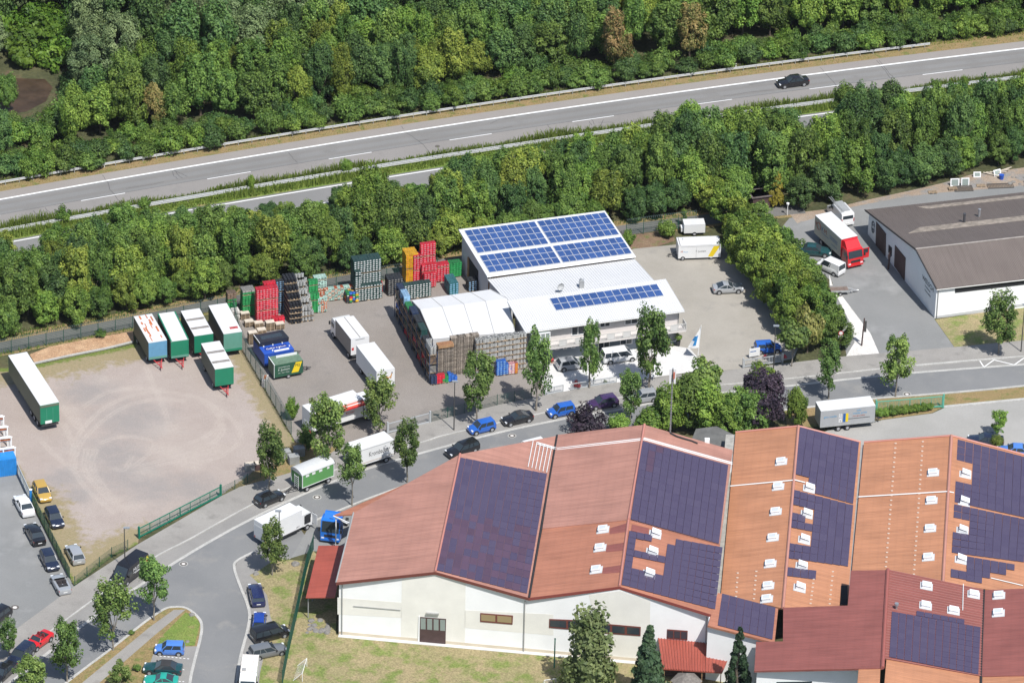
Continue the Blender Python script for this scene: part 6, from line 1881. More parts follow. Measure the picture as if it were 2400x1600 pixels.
def car_mesh(kind):
  if kind in CARM: return CARM[kind]
  L, Wd, H = DIM[kind]
  low = LOW['sedan' if kind in ('sedan', 'coupe', 'cabrio') else 'hatch']
  kz = {'mpv': .92, 'boxvan': .85, 'coupe': 1.03, 'cabrio': 1.04}.get(kind, 1)
  d = {}
  b = MB()
  rings = []
  for x, w, z0, zt in low:
    w_, z0_, z1 = w * Wd / 2, z0 * H / 1.45, zt * H * kz
    X = x * L
    zm = z0_ + (z1 - z0_) * .55
    rings.append([(X, -w_ * .90, z0_), (X, -w_ * .99, z0_ + .1), (X, -w_, zm), (X, -w_ * .95, z1 - .05), (X, -w_ * .80, z1), (X, 0, z1 + .025), (X, w_ * .80, z1), (X, w_ * .95, z1 - .05), (X, w_, zm), (X, w_ * .99, z0_ + .1), (X, w_ * .90, z0_)])
  b.loft(rings)
  # wheel arches: dark half discs proud of the flank
  d['body'] = b.mesh("body", PAINT['black'], 40)
  ab = MB(); xw = L * .315
  for sx in (-1, 1):
    for sy in (-1, 1):
      ab.tube((sx * xw, sy * (Wd / 2 - .20), .33), (sx * xw, sy * (Wd / 2 + .004), .33), .385, 16)
  d['arch'] = ab.mesh("wheel_arch", M_trim)
  if kind != 'cabrio':
    rb, fb, rr, fr = [q * L for q in CAB[kind]]
    zb = .625 * H * kz; zr = H - .05
    wb, wr = Wd / 2 * .90, Wd / 2 * .72
    if kind in ('mpv', 'boxvan'): wr = Wd / 2 * .80
    B = {(sx, sy): Vector((rb if sx < 0 else fb, sy * wb, zb)) for sx in (-1, 1) for sy in (-1, 1)}
    T = {(sx, sy): Vector((rr if sx < 0 else fr, sy * wr, zr)) for sx in (-1, 1) for sy in (-1, 1)}
    def quad(ps, t=.02):
      n = (ps[1] - ps[0]).cross(ps[2] - ps[0]).normalized()
      q = MB(); q.add([p for p in ps] + [p - n * t for p in ps], [(0, 1, 2, 3), (7, 6, 5, 4), (0, 4, 5, 1), (1, 5, 6, 2), (2, 6, 7, 3), (3, 7, 4, 0)]); return q
    d['windscreen'] = quad([B[1, -1], B[1, 1], T[1, 1], T[1, -1]]).mesh("windscreen", M_carglass)
    d['rear_window'] = quad([B[-1, 1], B[-1, -1], T[-1, -1], T[-1, 1]]).mesh("rear_window", M_carglass)
    for nm, sy in (('sl', 1), ('sr', -1)):
      ps = [B[1, sy], B[-1, sy], T[-1, sy], T[1, sy]]
      d[nm] = quad(ps if sy > 0 else ps[::-1]).mesh("side_window", M_carglass)
    r = MB()
    e = .05
    def ring(z, g):
      return [(rr - g, -wr - g * .4, z), (fr + g, -wr - g * .4, z), (fr + g, wr + g * .4, z), (rr - g, wr + g * .4, z)]
    r.loft([ring(zr - .03, .05), ring(zr + .03, .05), ring(H + .01, -.10)])
    for sx in (-1, 1):
      for sy in (-1, 1):
        p, q = B[sx, sy], T[sx, sy]
        r.tube(p + Vector((0, 0, -.05)), q + Vector((0, 0, .0)), .055, 4)
    for sy in (-1, 1):
      xm = (fb + rb) / 2 + .05 * L
      p, q = Vector((xm, sy * wb, zb)), Vector(((fr + rr) / 2 + .03 * L, sy * wr, zr))
      r.tube(p, q, .05, 4)
      if kind in ('estate', 'mpv'):
        r.tube(Vector((rb + .2 * L, sy * wb, zb)), Vector((rr + .18 * L, sy * wr, zr)), .05, 4)
    if kind in ('hatch', 'small', 'boxvan'):
      for sy in (-1, 1):                        # solid rear quarter
        p0, p1, q0, q1 = B[-1, sy], B[-1, sy].lerp(B[1, sy], .13 if kind != 'boxvan' else .5), T[-1, sy], T[-1, sy].lerp(T[1, sy], .10 if kind != 'boxvan' else .52)
        o_ = Vector((0, sy * .015, 0))
        r.add([p0 + o_, p1 + o_, q1 + o_, q0 + o_], [(0, 1, 2, 3)])
    d['roof'] = r.mesh("roof", PAINT['black'], 30)
  else:
    zb = .66 * H * 1.04
    c = MB(); c.box((-.06 * L, 0, zb + .012), (.36 * L, Wd * .66, .03)); d['cockpit'] = c.mesh("cockpit", M_seat)
    for nm, sy in (('s0', -1), ('s1', 1)):
      s_ = MB(); s_.box((-.05 * L, sy * .34, zb + .08), (.42, .44, .14)); s_.box((-.12 * L, sy * .34, zb + .22), (.14, .42, .34)); s_.box((-.125 * L, sy * .34, zb + .44), (.1, .26, .16)); d[nm] = s_.mesh("seat", M_seat)
    f = MB(); wf_, wt = Wd / 2 * .84, Wd / 2 * .70
    p = [Vector((.16 * L, -wf_, zb - .02)), Vector((.16 * L, wf_, zb - .02)), Vector((.06 * L, wt, H - .02)), Vector((.06 * L, -wt, H - .02))]
    n = (p[1] - p[0]).cross(p[2] - p[0]).normalized() * .02
    f.add(p + [x - n for x in p], [(0, 1, 2, 3), (7, 6, 5, 4), (0, 4, 5, 1), (1, 5, 6, 2), (2, 6, 7, 3), (3, 7, 4, 0)]); d['windscreen'] = f.mesh("windscreen", M_carglass)
    g = MB(); g.path([p[0], p[3], p[2], p[1]], .035, 5); d['screen_frame'] = g.mesh("screen_frame", PAINT['black'])
    k = MB(); k.box((-.27 * L, 0, zb + .05), (.1 * L, Wd * .64, .1)); d['folded_top'] = k.mesh("folded_top", M_trim)
  t = MB(); t.tube((0, -.1, 0), (0, .1, 0), .315, 16); d['tyre'] = t.mesh("wheel", M_tyre, 40)
  t = MB(); t.tube((0, -.108, 0), (0, .108, 0), .20, 10); d['rim'] = t.mesh("rim", M_rim, 40)
  zf = .46 * H * kz
  t = MB(); t.box((0, 0, 0), (.22, .34, .14)); d['head'] = t.mesh("headlight", M_head)
  t = MB(); t.box((0, 0, 0), (.14, .26, .17)); d['tail'] = t.mesh("tail_light", M_tail)
  t = MB(); t.box((0, 0, 0), (.03, .5, .12)); d['plate'] = t.mesh("number_plate", M_plate)
  t = MB(); t.box((0, 0, 0), (.14, .18, .13)); d['mirror'] = t.mesh("mirror", M_trim)
  t = MB(); t.box((0, 0, 0), (.05, Wd * .5, .13)); d['grille'] = t.mesh("grille", M_trim)
  CARM[kind] = d
  return d

def heading(v, x, y, dx, dy):
  a, b = W(v, x, y), W(v, x + dx, y + dy)
  return math.atan2((b - a).y, (b - a).x)

def place_bbox(v, box, L, Wd, rz):
  """ground centre of a vehicle from its outline in the photo"""
  x0, y0, x1, y1 = box
  b = px(v, (x0 + x1) / 2, y1)
  p0 = at(b)
  ext = abs(L * math.sin(rz)) + abs(Wd * math.cos(rz))
  c = p0 + Vector((0, ext / 2 * .97, 0))
  # keep the column of the outline's middle
  q = to_px(c + Vector((0, 0, .6)))
  c.x += (b[0] - q[0]) / 17.9
  return c

def build_car(kind, col, c, rz, label, name="car", cat="car", roofm=None, seats=None, rim=True):
  d = car_mesh(kind)
  L, Wd, H = DIM[kind]
  m = PAINT[col]
  t = thing(name, label, cat, (c.x, c.y, 0.02), rz)
  put("body", d['body'], t, m=m)
  put("wheel_arch", d['arch'], t)["kind"] = "stuff"
  for k in ('windscreen', 'rear_window'):
    if k in d: put(k, d[k], t)
  for k in ('sl', 'sr'):
    if k in d: put("side_window", d[k], t)
  if 'roof' in d: put("roof", d['roof'], t, m=roofm or m)
  if kind == 'cabrio':
    put("cockpit", d['cockpit'], t); put("seat", d['s0'], t, m=seats); put("seat", d['s1'], t, m=seats); put("screen_frame", d['screen_frame'], t, m=m); put("folded_top", d['folded_top'], t)
  for sx in (-1, 1):
    for sy in (-1, 1):
      w = put("wheel", d['tyre'], t, (sx * L * .315, sy * (Wd / 2 - .09), .315))
      if rim: put("rim", d['rim'], w)
  kz = {'mpv': .92, 'boxvan': .85, 'coupe': 1.03, 'cabrio': 1.04}.get(kind, 1)
  for sy in (-1, 1):
    put("headlight", d['head'], t, (L * .452, sy * Wd * .34, .47 * H * kz))
    put("tail_light", d['tail'], t, (-L * .472, sy * Wd * .37, .56 * H * kz))
    put("mirror", d['mirror'], t, (L * .17, sy * (Wd * .53), .66 * H * kz))
  put("number_plate", d['plate'], t, (-L * .497, 0, .42 * H)); put("number_plate", d['plate'], t, (L * .495, 0, .30 * H))
  put("grille", d['grille'], t, (L * .485, 0, .39 * H))
  return t

def car(kind, col, v, box, dr, label, name="car", **kw):
  L, Wd, H = DIM[kind]
  rz = heading(v, (box[0] + box[2]) / 2, (box[1] + box[3]) / 2, *dr)
  return build_car(kind, col, place_bbox(v, box, L, Wd, rz), rz, label, name, **kw)

M_softtop = mat("soft_top", (0.03, 0.03, 0.032), .9)
M_redseat = mat("red_leather", (0.20, 0.02, 0.025), .6)
# car lot and gravel yard
car('hatch', 'gold', 'k', (262, 52, 385, 205), (50, 100), "old mustard gold hatchback by the fence in the gravel yard", "hatchback")
car('hatch', 'navy', 'k', (338, 208, 497, 405), (55, 105), "dark navy hatchback behind the mustard car in the gravel yard", "hatchback")
car('sedan', 'white', 'k', (108, 158, 262, 318), (-50, -95), "white saloon seen from the rear beside the blue gate post", "saloon_car", roofm=PAINT['white'])
car('sedan', 'black', 'k', (182, 368, 352, 538), (-52, -95), "black saloon with white plate between white and dark cars", "saloon_car")
car('hatch', 'navy', 'k', (296, 532, 462, 732), (55, 105), "dark blue hatchback facing the street in the car lot", "hatchback")
car('cabrio', 'silver', 'k', (388, 750, 546, 912), (-52, -98), "silver open roadster at the lot exit", "roadster")
car('hatch', 'silver', 'k', (496, 530, 652, 682), (-50, -95), "silver hatchback parked alone on the dry grass corner", "hatchback")
car('cabrio', 'red', 'k', (194, 1184, 396, 1348), (-130, 92), "red open convertible parked on the street", "convertible", seats=M_redseat)
car('estate', 'navy', 'k', (62, 1300, 252, 1472), (-110, 100), "dark blue estate parked in front of the red convertible", "estate_car")
car('sedan', 'black', 'k', (-70, 1470, 96, 1610), (-110, 100), "black car cut off by the lower picture corner", "saloon_car")
car('hatch', 'black', 'k', (-85, 1092, 46, 1162), (-130, 90), "black car cut off behind the small street tree", "hatchback")
car('small', 'lightblue', 'k', (1180, 1238, 1416, 1366), (-200, -6), "light blue small car in the parking bay", "small_car")
car('sedan', 'teal', 'k', (1110, 1408, 1382, 1522), (-220, -14), "dark teal convertible with closed black soft top", "convertible", roofm=M_softtop)
car('coupe', 'turquoise', 'k', (1105, 1488, 1360, 1612), (-220, -10), "bright turquoise coupe at the lower picture edge", "coupe")
# junction side
car('estate', 'darkblue', 'l', (427, 835, 562, 1003), (-22, -100), "dark blue estate seen from the rear beside the dry lawn", "estate_car")
car('small', 'royal', 'l', (452, 1020, 580, 1185), (8, -100), "royal blue small car in front of the black people carrier", "small_car")
car('mpv', 'black', 'l', (452, 1108, 747, 1288), (230, -62), "black people carrier parked across the verge", "people_carrier")
car('estate', 'grey', 'l', (440, 1265, 727, 1412), (240, -52), "grey estate car parked beside the black people carrier", "estate_car")
car('hatch', 'black', 'l', (484, 105, 706, 243), (180, -72), "black hatchback parked behind the green wagon drawbar", "hatchback")
# street
car('small', 'blue', 'n', (188, 763, 484, 958), (-250, 62), "bright blue hatchback nearest the lamp post", "small_car")
car('coupe', 'black', 'n', (528, 702, 858, 872), (-270, 62), "black coupe parked between two blue hatchbacks", "coupe", roofm=M_softtop)
car('small', 'blue', 'n', (978, 612, 1287, 788), (-260, 50), "bright blue hatchback behind the black coupe", "small_car")
car('hatch', 'purple', 'n', (1393, 545, 1708, 708), (-270, 48), "dark purple hatchback parked by the low fence", "hatchback")
car('hatch', 'silver', 'n', (1835, 488, 2065, 648), (-220, 30), "silver car half hidden behind the street tree", "hatchback")
car('hatch', 'silver', 'n', (1088, 163, 1385, 318), (280, -40), "silver hatchback on the white forecourt", "hatchback")
car('mpv', 'white', 'n', (1578, 82, 1855, 248), (270, -38), "white van like estate on the white forecourt", "people_carrier")
car('estate', 'black', 'n', (-60, 985, 342, 1200), (-290, 100), "black estate driving on the street behind the pink roof", "estate_car")
car('boxvan', 'white', 'n', (690, 938, 935, 1205), (-230, 60), "white car with blue tail mostly hidden behind the pink roof", "car")
# court, workshop yard and highway
car('coupe', 'silver', 'h', (398, 812, 665, 930), (230, -12), "silver coupe on the paved court beside the hedge", "coupe", roofm=PAINT['silver'])
car('small', 'blue', 'h', (748, 1284, 955, 1408), (180, -10), "blue car behind the white sign board at the court gate", "small_car")
car('sedan', 'teal', 'h', (1110, 528, 1338, 632), (170, 14), "dark teal saloon half hidden behind the hedge beside the red lorry", "saloon_car")
car('boxvan', 'white', 'h', (1270, 640, 1428, 792), (-100, -45), "small white delivery van parked behind the hedge", "delivery_van")
car('sedan', 'black', 'c', (636, 515, 860, 615), (-200, 26), "black saloon driving on the highway", "saloon_car")
car('sedan', 'navy', 'r', (1595, 100, 1740, 175), (-100, -5), "dark car parked behind the orange roof near the young tree", "saloon_car")
car('sedan', 'lightblue', 'r', (1775, 158, 1905, 240), (-100, -5), "pale blue car roof behind the edge of the orange roof", "saloon_car")

# ------------------------------------------------------------------ trucks and trailers
def truck_wheel(t, x, y, r=.5, w=.28):
  key = 'tw%.2f' % r
  if key not in CARM:
    a = MB().tube((0, -w / 2, 0), (0, w / 2, 0), r, 16); bb = MB().tube((0, -w / 2 - .01, 0), (0, w / 2 + .01, 0), r * .55, 10)
    CARM[key] = (a.mesh("wheel", M_tyre, 40), bb.mesh("rim", mat("truck_rim", (0.33, 0.33, 0.34), .5), 40))
  o = put("wheel", CARM[key][0], t, (x, y, r)); put("rim", CARM[key][1], o)

def three(v, O, LP, WP_, z):
  """O corner, LP point along the length, WP_ point along the width, all on the roof at height z -> centre, L, W, heading of O->LP"""
  a, b, c = W(v, *O, z), W(v, *LP, z), W(v, *WP_, z)
  d = (b - a); L = d.length; d.normalize()
  w = (c - a) - d * (c - a).dot(d)
  ctr = a + d * L / 2 + w / 2
  return ctr, L, w.length, math.atan2(d.y, d.x)

M_tarpgreen = mat("green_grey_tarpaulin", (0.115, 0.125, 0.090), .6, .06, .5)
M_green = mat("trailer_green", (0.012, 0.175, 0.095), .45, .05, 1)
M_greengrey = mat("faded_green", (0.10, 0.26, 0.20), .5, .06, 1)
M_bluetarp = mat("blue_tarp", (0.10, 0.25, 0.38), .6, .08, 1)
M_tarpdark = mat("dark_side_tarp", (0.085, 0.095, 0.075), .6, .1, .6)
M_boxwhite = mat("box_white", (0.66, 0.66, 0.655), .45, .025, .5)
M_roofgrime = mat("trailer_roof_white", (0.56, 0.56, 0.555), .6, .05, .8)
M_chassis = mat("chassis", (0.035, 0.035, 0.037), .7)
M_redbar = mat("red_drawbar", (0.46, 0.045, 0.05), .5)
M_rust = mat("rust", (0.42, 0.13, 0.045), .9, .35, 2.5)
M_greystrip = mat("roof_light_strip", (0.22, 0.20, 0.18), .6, .2, 2)

def cab_mesh(t, x0, Wd, H, m, back=-1.7, sky=False):
  """driver's cab whose front is at x0 (+x forward)"""
  b = MB(); h0 = .75
  xb, xf = x0 - 1.75, x0
  rings = []
  for (y, k) in ((-Wd / 2, 1), (Wd / 2, 1)):
    rings.append([(xb, y, h0), (xf - .05, y, .45), (xf, y, 1.2), (xf - .06, y, 1.62), (xf - .32, y, H - .12), (xf - .55, y, H), (xb, y, H)])
  b.loft(rings)
  o = b.build("cab", m, t, 30, fix=True)
  g = MB()
  p = [Vector((xf - .045, -Wd * .45, 1.6)), Vector((xf - .045, Wd * .45, 1.6)), Vector((xf - .30, Wd * .43, H - .18)), Vector((xf - .30, -Wd * .43, H - .18))]
  n = (p[1] - p[0]).cross(p[2] - p[0]).normalized() * .03
  g.add([q + n for q in p] + [q - n for q in p], [(0, 1, 2, 3), (7, 6, 5, 4), (0, 4, 5, 1), (1, 5, 6, 2), (2, 6, 7, 3), (3, 7, 4, 0)]); g.build("windscreen", M_carglass, o)
  for sy in (-1, 1):
    g = MB().box((xf - .75, sy * (Wd / 2 + .008), 1.95), (.85, .03, .62)); g.build("side_window", M_carglass, o)
    g = MB().box((xf - .02, sy * (Wd / 2 + .16), 1.95), (.12, .22, .5)); g.build("mirror", M_trim, o)
    g = MB().box((xf + .02, sy * Wd * .38, .75), (.08, .36, .2)); g.build("headlight", M_head, o)
  g = MB().box((xf + .02, 0, 1.12), (.05, Wd * .6, .3)); g.build("grille", M_trim, o)
  g = MB().box((xf + .02, 0, .55), (.14, Wd * .98, .28)); g.build("bumper", m if m is not PAINT['white'] else M_boxwhite, o)
  if sky:
    g = MB().box((xb + .8, 0, H + .02), (.55, .5, .05)); g.build("roof_hatch", M_trim, o)
  return o

def box_body(t, L, Wd, z0, z1, mats, x=0.0, name="box_body"):
  """separate roof, ends and sides so that each keeps its own colour; mats: roof, front(+x), rear(-x), sides"""
  roof, fr, re, si = mats
  e = .03
  MB().box((x, 0, z1 - .03), (L, Wd, .06)).build("roof", roof, t)
  MB().box((x + L / 2 - e, 0, (z0 + z1 - .06) / 2), (2 * e, Wd - .004, z1 - .06 - z0)).build("front_wall", fr, t)
  MB().box((x - L / 2 + e, 0, (z0 + z1 - .06) / 2), (2 * e, Wd - .004, z1 - .06 - z0)).build("rear_wall", re, t)
  for sy in (-1, 1):
    MB().box((x, sy * (Wd / 2 - e - .003), (z0 + z1 - .06) / 2), (L - 4 * e - .004, 2 * e, z1 - .06 - z0)).build("side_wall", si, t)
  MB().box((x, 0, z0 - .04), (L - .1, Wd - .1, .08)).build("floor", M_chassis, t)

def drawbar(t, x, m=M_redbar, l=1.9, z=.75):
  b = MB()
  b.tube((x, -.55, z), (x + l, 0, z - .15), .06, 5); b.tube((x, .55, z), (x + l, 0, z - .15), .06, 5); b.tube((x + .6, -.4, z - .05), (x + .6, .4, z - .05), .05, 5); b.tube((x + 1.1, -.25, z - .08), (x + 1.1, .25, z - .08), .05, 5)
  b.tube((x + l * .75, 0, z - .12), (x + l * .75, .0, .02), .05, 6); b.tube((x + l, 0, z - .15), (x + l + .22, 0, z - .15), .07, 6)
  b.build("drawbar", m, t)

def side_text(t, body, size, L, Wd, z, m, sy=-1, x=0.0, shear=0.0, xs=1.0):
  """lettering on the flank; sy=-1 the right-hand flank of a vehicle heading +x"""
  return text(body, size, m, t, (x, sy * (Wd / 2 + .006), z), (math.pi / 2, 0, 0 if sy < 0 else math.pi), shear=shear, xs=xs)

# long green semi-trailer
c, L, Wd, rz = three('j', (64, 110), (316, 505), (213, 86), 4.0)
t = thing("semi_trailer", "long green tarpaulin semi-trailer with white roof parked alone", "trailer", (c.x, c.y, .03), rz + math.pi)
box_body(t, L, Wd, 1.15, 4.0, (M_roofgrime, M_green, M_green, M_tarpgreen))
for sy in (-1, 1):
  b = MB()
  for k in range(22):
    b.box((-L / 2 + .3 + k * (L - .6) / 21, sy * (Wd / 2 + .012), 1.25), (.05, .02, .22))
  b.build("tarp_strap", M_tarpdark, t)["kind"] = "stuff"
  for x in (-L * .38, -L * .28, -L * .18): truck_wheel(t, x, sy * (Wd / 2 - .2))
  MB().box((L * .28, sy * .8, .55), (.12, .12, 1.1)).build("landing_leg", M_chassis, t)
for y in (-.42, .42):
  MB().box((-L / 2 - .006, y, 2.3), (.02, .03, 2.1)).build("door_bar", M_greengrey, t)
MB().box((-L / 2 - .02, .2, 1.35), (.03, .9, .4)).build("number_plate", M_plate, t)
MB().box((-L / 2 - .02, 0, 3.72), (.05, Wd * .96, .25)).build("header", M_tarpgreen, t)
MB().box((-L / 2 + .1, 0, .85), (.2, Wd * .9, .18)).build("bumper", M_chassis, t)
# parked drawbar trailers
def yard_trailer(v, O, LP, WPt, z, label, roof, near, side, bar=True, strips=(), rust=False, border=None, band=None):
  c, L, Wd, rz = three(v, O, LP, WPt, z)
  t = thing("drawbar_trailer", label, "trailer", (c.x, c.y, .03), rz)
  box_body(t, L, Wd, .95, z, (roof, near, side, side))
  for sy in (-1, 1):
    for x in (-L * .33, L * .30): truck_wheel(t, x, sy * (Wd / 2 - .2), .42)
  if bar: drawbar(t, L / 2 - .2)
  for x in strips:
    MB().box((x * L, 0, z + .004), (.55, Wd * .94, .012)).build("roof_light", M_greystrip, t)
  if rust:
    rr_ = random.Random(5)
    for k in range(13):
      x = rr_.uniform(-.05, .48) if k % 2 else rr_.uniform(-.42, -.08)
      MB().box((x * L, rr_.uniform(-.38, .38) * Wd, z + .004 + .0005 * k), (rr_.uniform(.7, 1.7), rr_.uniform(.10, .26), .008)).build("rust_streak", M_rust, t)
  if border:
    for sy in (-1, 1):
      MB().box((0, sy * (Wd / 2 - .07), z + .01), (L, .16, .05)).build("roof_border", border, t)
  if band:
    MB().box((L / 2 + .006, 0, 1.15), (.02, Wd * .96, .32)).build("tailboard", band, t)
  return t
yard_trailer('d', (1228, 830), (1365, 1073), (1398, 808), 3.55, "trailer with rusty roof and blue tarpaulin front", M_roofgrime, M_bluetarp, M_tarpdark, rust=True, band=M_greengrey)
yard_trailer('d', (1447, 805), (1570, 1060), (1610, 785), 3.55, "green trailer with green edged white roof next to the rusty one", M_roofgrime, M_green, M_tarpgreen, border=M_green, band=M_greengrey)
yard_trailer('d', (1660, 780), (1785, 1010), (1835, 758), 3.55, "rear green trailer with two dark strips on its white roof", M_roofgrime, M_green, M_tarpdark, strips=(-.12, .22))
t5 = yard_trailer('d', (1915, 730), (2055, 992), (2085, 710), 3.7, "pale green trailer nearest the crates with a red mark on its roof", M_roofgrime, M_greengrey, M_tarpdark, bar=False, band=M_green)
MB().box((2.6, .45, 3.706), (.55, 1.1, .012)).build("roof_mark", mat("faded_red", (0.36, 0.06, 0.06), .8, .3, 3), t5)
yard_trailer('d', (1847, 1078), (1975, 1315), (2020, 1058), 3.55, "front green trailer with two dark strips on its white roof", M_roofgrime, M_green, M_tarpdark, strips=(-.12, .25))

# white lorry with roof seam in the drinks yard, cab at the far end
c, L, Wd, rz = three('e', (1488, 1085), (1318, 868), (1690, 1052), 3.45)
t = thing("beverage_lorry", "white beverage lorry with seam along its roof in the drinks yard", "lorry", (c.x, c.y, .03), rz)
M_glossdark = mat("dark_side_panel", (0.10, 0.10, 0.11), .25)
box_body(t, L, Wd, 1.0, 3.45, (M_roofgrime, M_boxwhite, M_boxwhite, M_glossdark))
MB().box((0, 0, 3.47), (L, .09, .05)).build("roof_seam", M_greystrip, t)
MB().box((-L / 2 - .006, 0, 3.2), (.02, Wd * .5, .14)).build("name_board", M_steel, t)
cab_mesh(t, L / 2 + 1.85, Wd * .93, 2.9, PAINT['white'])
for sy in (-1, 1):
  truck_wheel(t, -L * .30, sy * (Wd / 2 - .2), .45); truck_wheel(t, L / 2 + .95, sy * (Wd / 2 - .2), .45)
  MB().box((-L / 2 - .006, sy * Wd * .40, 1.9), (.02, .3, .4)).build("tail_light", M_tail if sy < 0 else M_redbar, t)
MB().box((-L / 2 - .2, 0, .8), (.35, Wd * .9, .2)).build("tail_lift", M_chassis, t)
# white trailer in front of it
c, L, Wd, rz = three('e', (1545, 1150), (1765, 1437), (1745, 1118), 3.55)
t = thing("box_trailer", "white box trailer with dancing figures on its end in the drinks yard", "trailer", (c.x, c.y, .03), rz)
box_body(t, L, Wd, .95, 3.55, (M_roofgrime, M_boxwhite, M_boxwhite, M_boxwhite))
MB().box((L / 2 + .006, 0, 1.08), (.02, Wd * .99, .26)).build("green_band", M_green, t)
for sy in (-1, 1):
  for x in (-L * .3, L * .3): truck_wheel(t, x, sy * (Wd / 2 - .2), .42)
M_tan = mat("print_tan", (0.48, 0.24, 0.07), .6)
b = MB()
fig = [((-.75, 2.55), (-.45, 2.75)), ((-.45, 2.75), (-.2, 2.4)), ((-.2, 2.4), (-.45, 2.05)), ((-.45, 2.05), (-.7, 1.8)), ((-.2, 2.4), (.15, 2.5)), ((.15, 2.5), (.4, 2.3)), ((.4, 2.3), (.25, 2.0)), ((.4, 2.3), (.75, 2.55)), ((.75, 2.55), (.85, 2.9)), ((.15, 2.5), (.1, 2.2)), ((.75, 2.55), (.7, 2.2))]
for (p, q) in fig:
  b.tube((L / 2 + .012, p[0], p[1]), (L / 2 + .012, q[0], q[1]), .07, 5)
b.build("printed_figure", M_tan, t)
b = MB(); b.box((L / 2 + .014, -.85, 2.6), (.02, .16, .16)); b.box((L / 2 + .014, .88, 3.0), (.02, .14, .2)); b.build("printed_mark", M_trim, t)
# sales trailers
M_salesblue = mat("sales_blue", (0.022, 0.075, 0.36), .4, .04, 1)
M_salesgreen = mat("sales_green", (0.022, 0.080, 0.048), .4, .06, 1)
M_saleslid = mat("grey_green_lid", (0.11, 0.17, 0.115), .6, .15, 2)
M_yellow = mat("sign_yellow", (0.68, 0.50, 0.015), .5)
def p1456(x, y): return (590 + x / 11.2, 760 + y / 11.2)
a, b_, c_ = at(p1456(590, 1490)), at(p1456(1345, 1350)), at(p1456(410, 1180))
d = (b_ - a); L = d.length; d.normalize(); w_ = (c_ - a) - d * (c_ - a).dot(d); Wd = 2.3
ctr = a + d * L / 2 + w_.normalized() * Wd / 2
t = thing("sales_trailer", "dark green drinks sales trailer with yellow emblem", "trailer", (ctr.x, ctr.y, .03), math.atan2(d.y, d.x))
zt = 2.35
box_body(t, L, Wd, .45, zt, (M_saleslid, M_salesgreen, M_salesgreen, M_salesgreen))
MB().box((.3, .55, zt + .16), (L * .72, .08, .32)).build("sign_board", M_boxwhite, t)
MB().box((-L / 2 + .04, 0, zt + .02), (.08, Wd, .06)).build("edge_rail", M_frame, t)
MB().box((-L / 2, -Wd / 2 - .01, 1.4), (.05, .04, 1.9)).build("corner_post", M_frame, t)
pb = MB(); y = -Wd / 2 - .012
pb.add([(L * .10, y, .75), (L * .34, y, .75), (L * .47, y, zt - .12), (L * .25, y, zt - .12), (L * .10, y + .01, .75), (L * .34, y + .01, .75), (L * .47, y + .01, zt - .12), (L * .25, y + .01, zt - .12)], [(0, 1, 2, 3), (7, 6, 5, 4), (0, 4, 5, 1), (1, 5, 6, 2), (2, 6, 7, 3), (3, 7, 4, 0)])
pb.build("emblem_panel", M_yellow, t, fix=True)
M_letters = mat("pale_letters", (0.55, 0.57, 0.53), .5)
side_text(t, "FEJ", .55, L, Wd + .03, 1.62, M_trim, -1, L * .31)
side_text(t, "Getränkefachhandel", .20, L, Wd, 1.80, M_letters, -1, -L * .16)
side_text(t, "F. Juchem", .42, L, Wd, 1.35, M_letters, -1, -L * .16)
side_text(t, "Bier · Wein · Wasser", .18, L, Wd, .98, M_letters, -1, -L * .16)
for sy in (-1, 1): truck_wheel(t, 0, sy * (Wd / 2 - .1), .3, .2)
drawbar(t, L / 2 - .1, M_chassis, 1.4, .5)
# blue one with black lid behind
a, b_, c_ = at(p1456(335, 1180)), at(p1456(1110, 1030)), at(p1456(100, 760))
d = (b_ - a); L = d.length; d.normalize(); w_ = (c_ - a) - d * (c_ - a).dot(d); Wd = min(w_.length, 4.2)
wn = w_.normalized(); ctr = a + d * L / 2 + wn * Wd / 2
t = thing("sales_trailer", "blue drinks sales trailer with raised black lid", "trailer", (ctr.x, ctr.y, .03), math.atan2(d.y, d.x))
zt = 2.2
box_body(t, L, Wd, .45, zt, (M_salesblue, M_salesblue, M_salesblue, M_salesblue))
lb = MB(); lb.hexa([(-L / 2, -Wd * .02, zt + .02), (L / 2, -Wd * .02, zt + .02), (L / 2, Wd / 2, zt + .02), (-L / 2, Wd / 2, zt + .02), (-L / 2, -Wd * .06, zt + .75), (L / 2, -Wd * .06, zt + .75), (L / 2, Wd / 2 + .1, zt + .55), (-L / 2, Wd / 2 + .1, zt + .55)])
lid = lb.build("black_lid", mat("black_lid", (0.02, 0.022, 0.028), .35), t)
MB().box((0, Wd * .22, zt + .68), (L * .7, .9, .03)).build("lid_window", mat("smoked_panel", (0.035, 0.045, 0.055), .2), lid)
MB().box((-L / 2 + .03, Wd * .2, zt + .72), (.06, Wd * .55, .06)).build("edge_rail", M_frame, lid)
for k, (x, y) in enumerate(((-.36, -.06), (-.05, -.06), (.27, -.06), (.42, -.30), (.08, -.30), (-.18, -.38))):
  MB().tube((x * L, y * Wd, zt), (x * L, y * Wd, zt + .16), .09, 8).build("lamp", M_head, t)
text("Gaffel Kölsch", .52, M_boxwhite, t, (0, -Wd * .26, zt + .012), (0, 0, 0))
MB().box((0, -Wd * .20, zt + .005), (L * .75, .75, .006)).build("sign_panel", mat("deep_blue", (0.012, 0.03, 0.20), .4), t)
MB().box((L * .1, -Wd / 2 + .25, zt + .06), (L * .5, .3, .1)).build("folded_sign", M_boxwhite, t)
for sy in (-1, 1): truck_wheel(t, 0, sy * (Wd / 2 - .1), .3, .2)
drawbar(t, L / 2 - .1, M_chassis, 1.6, .5)

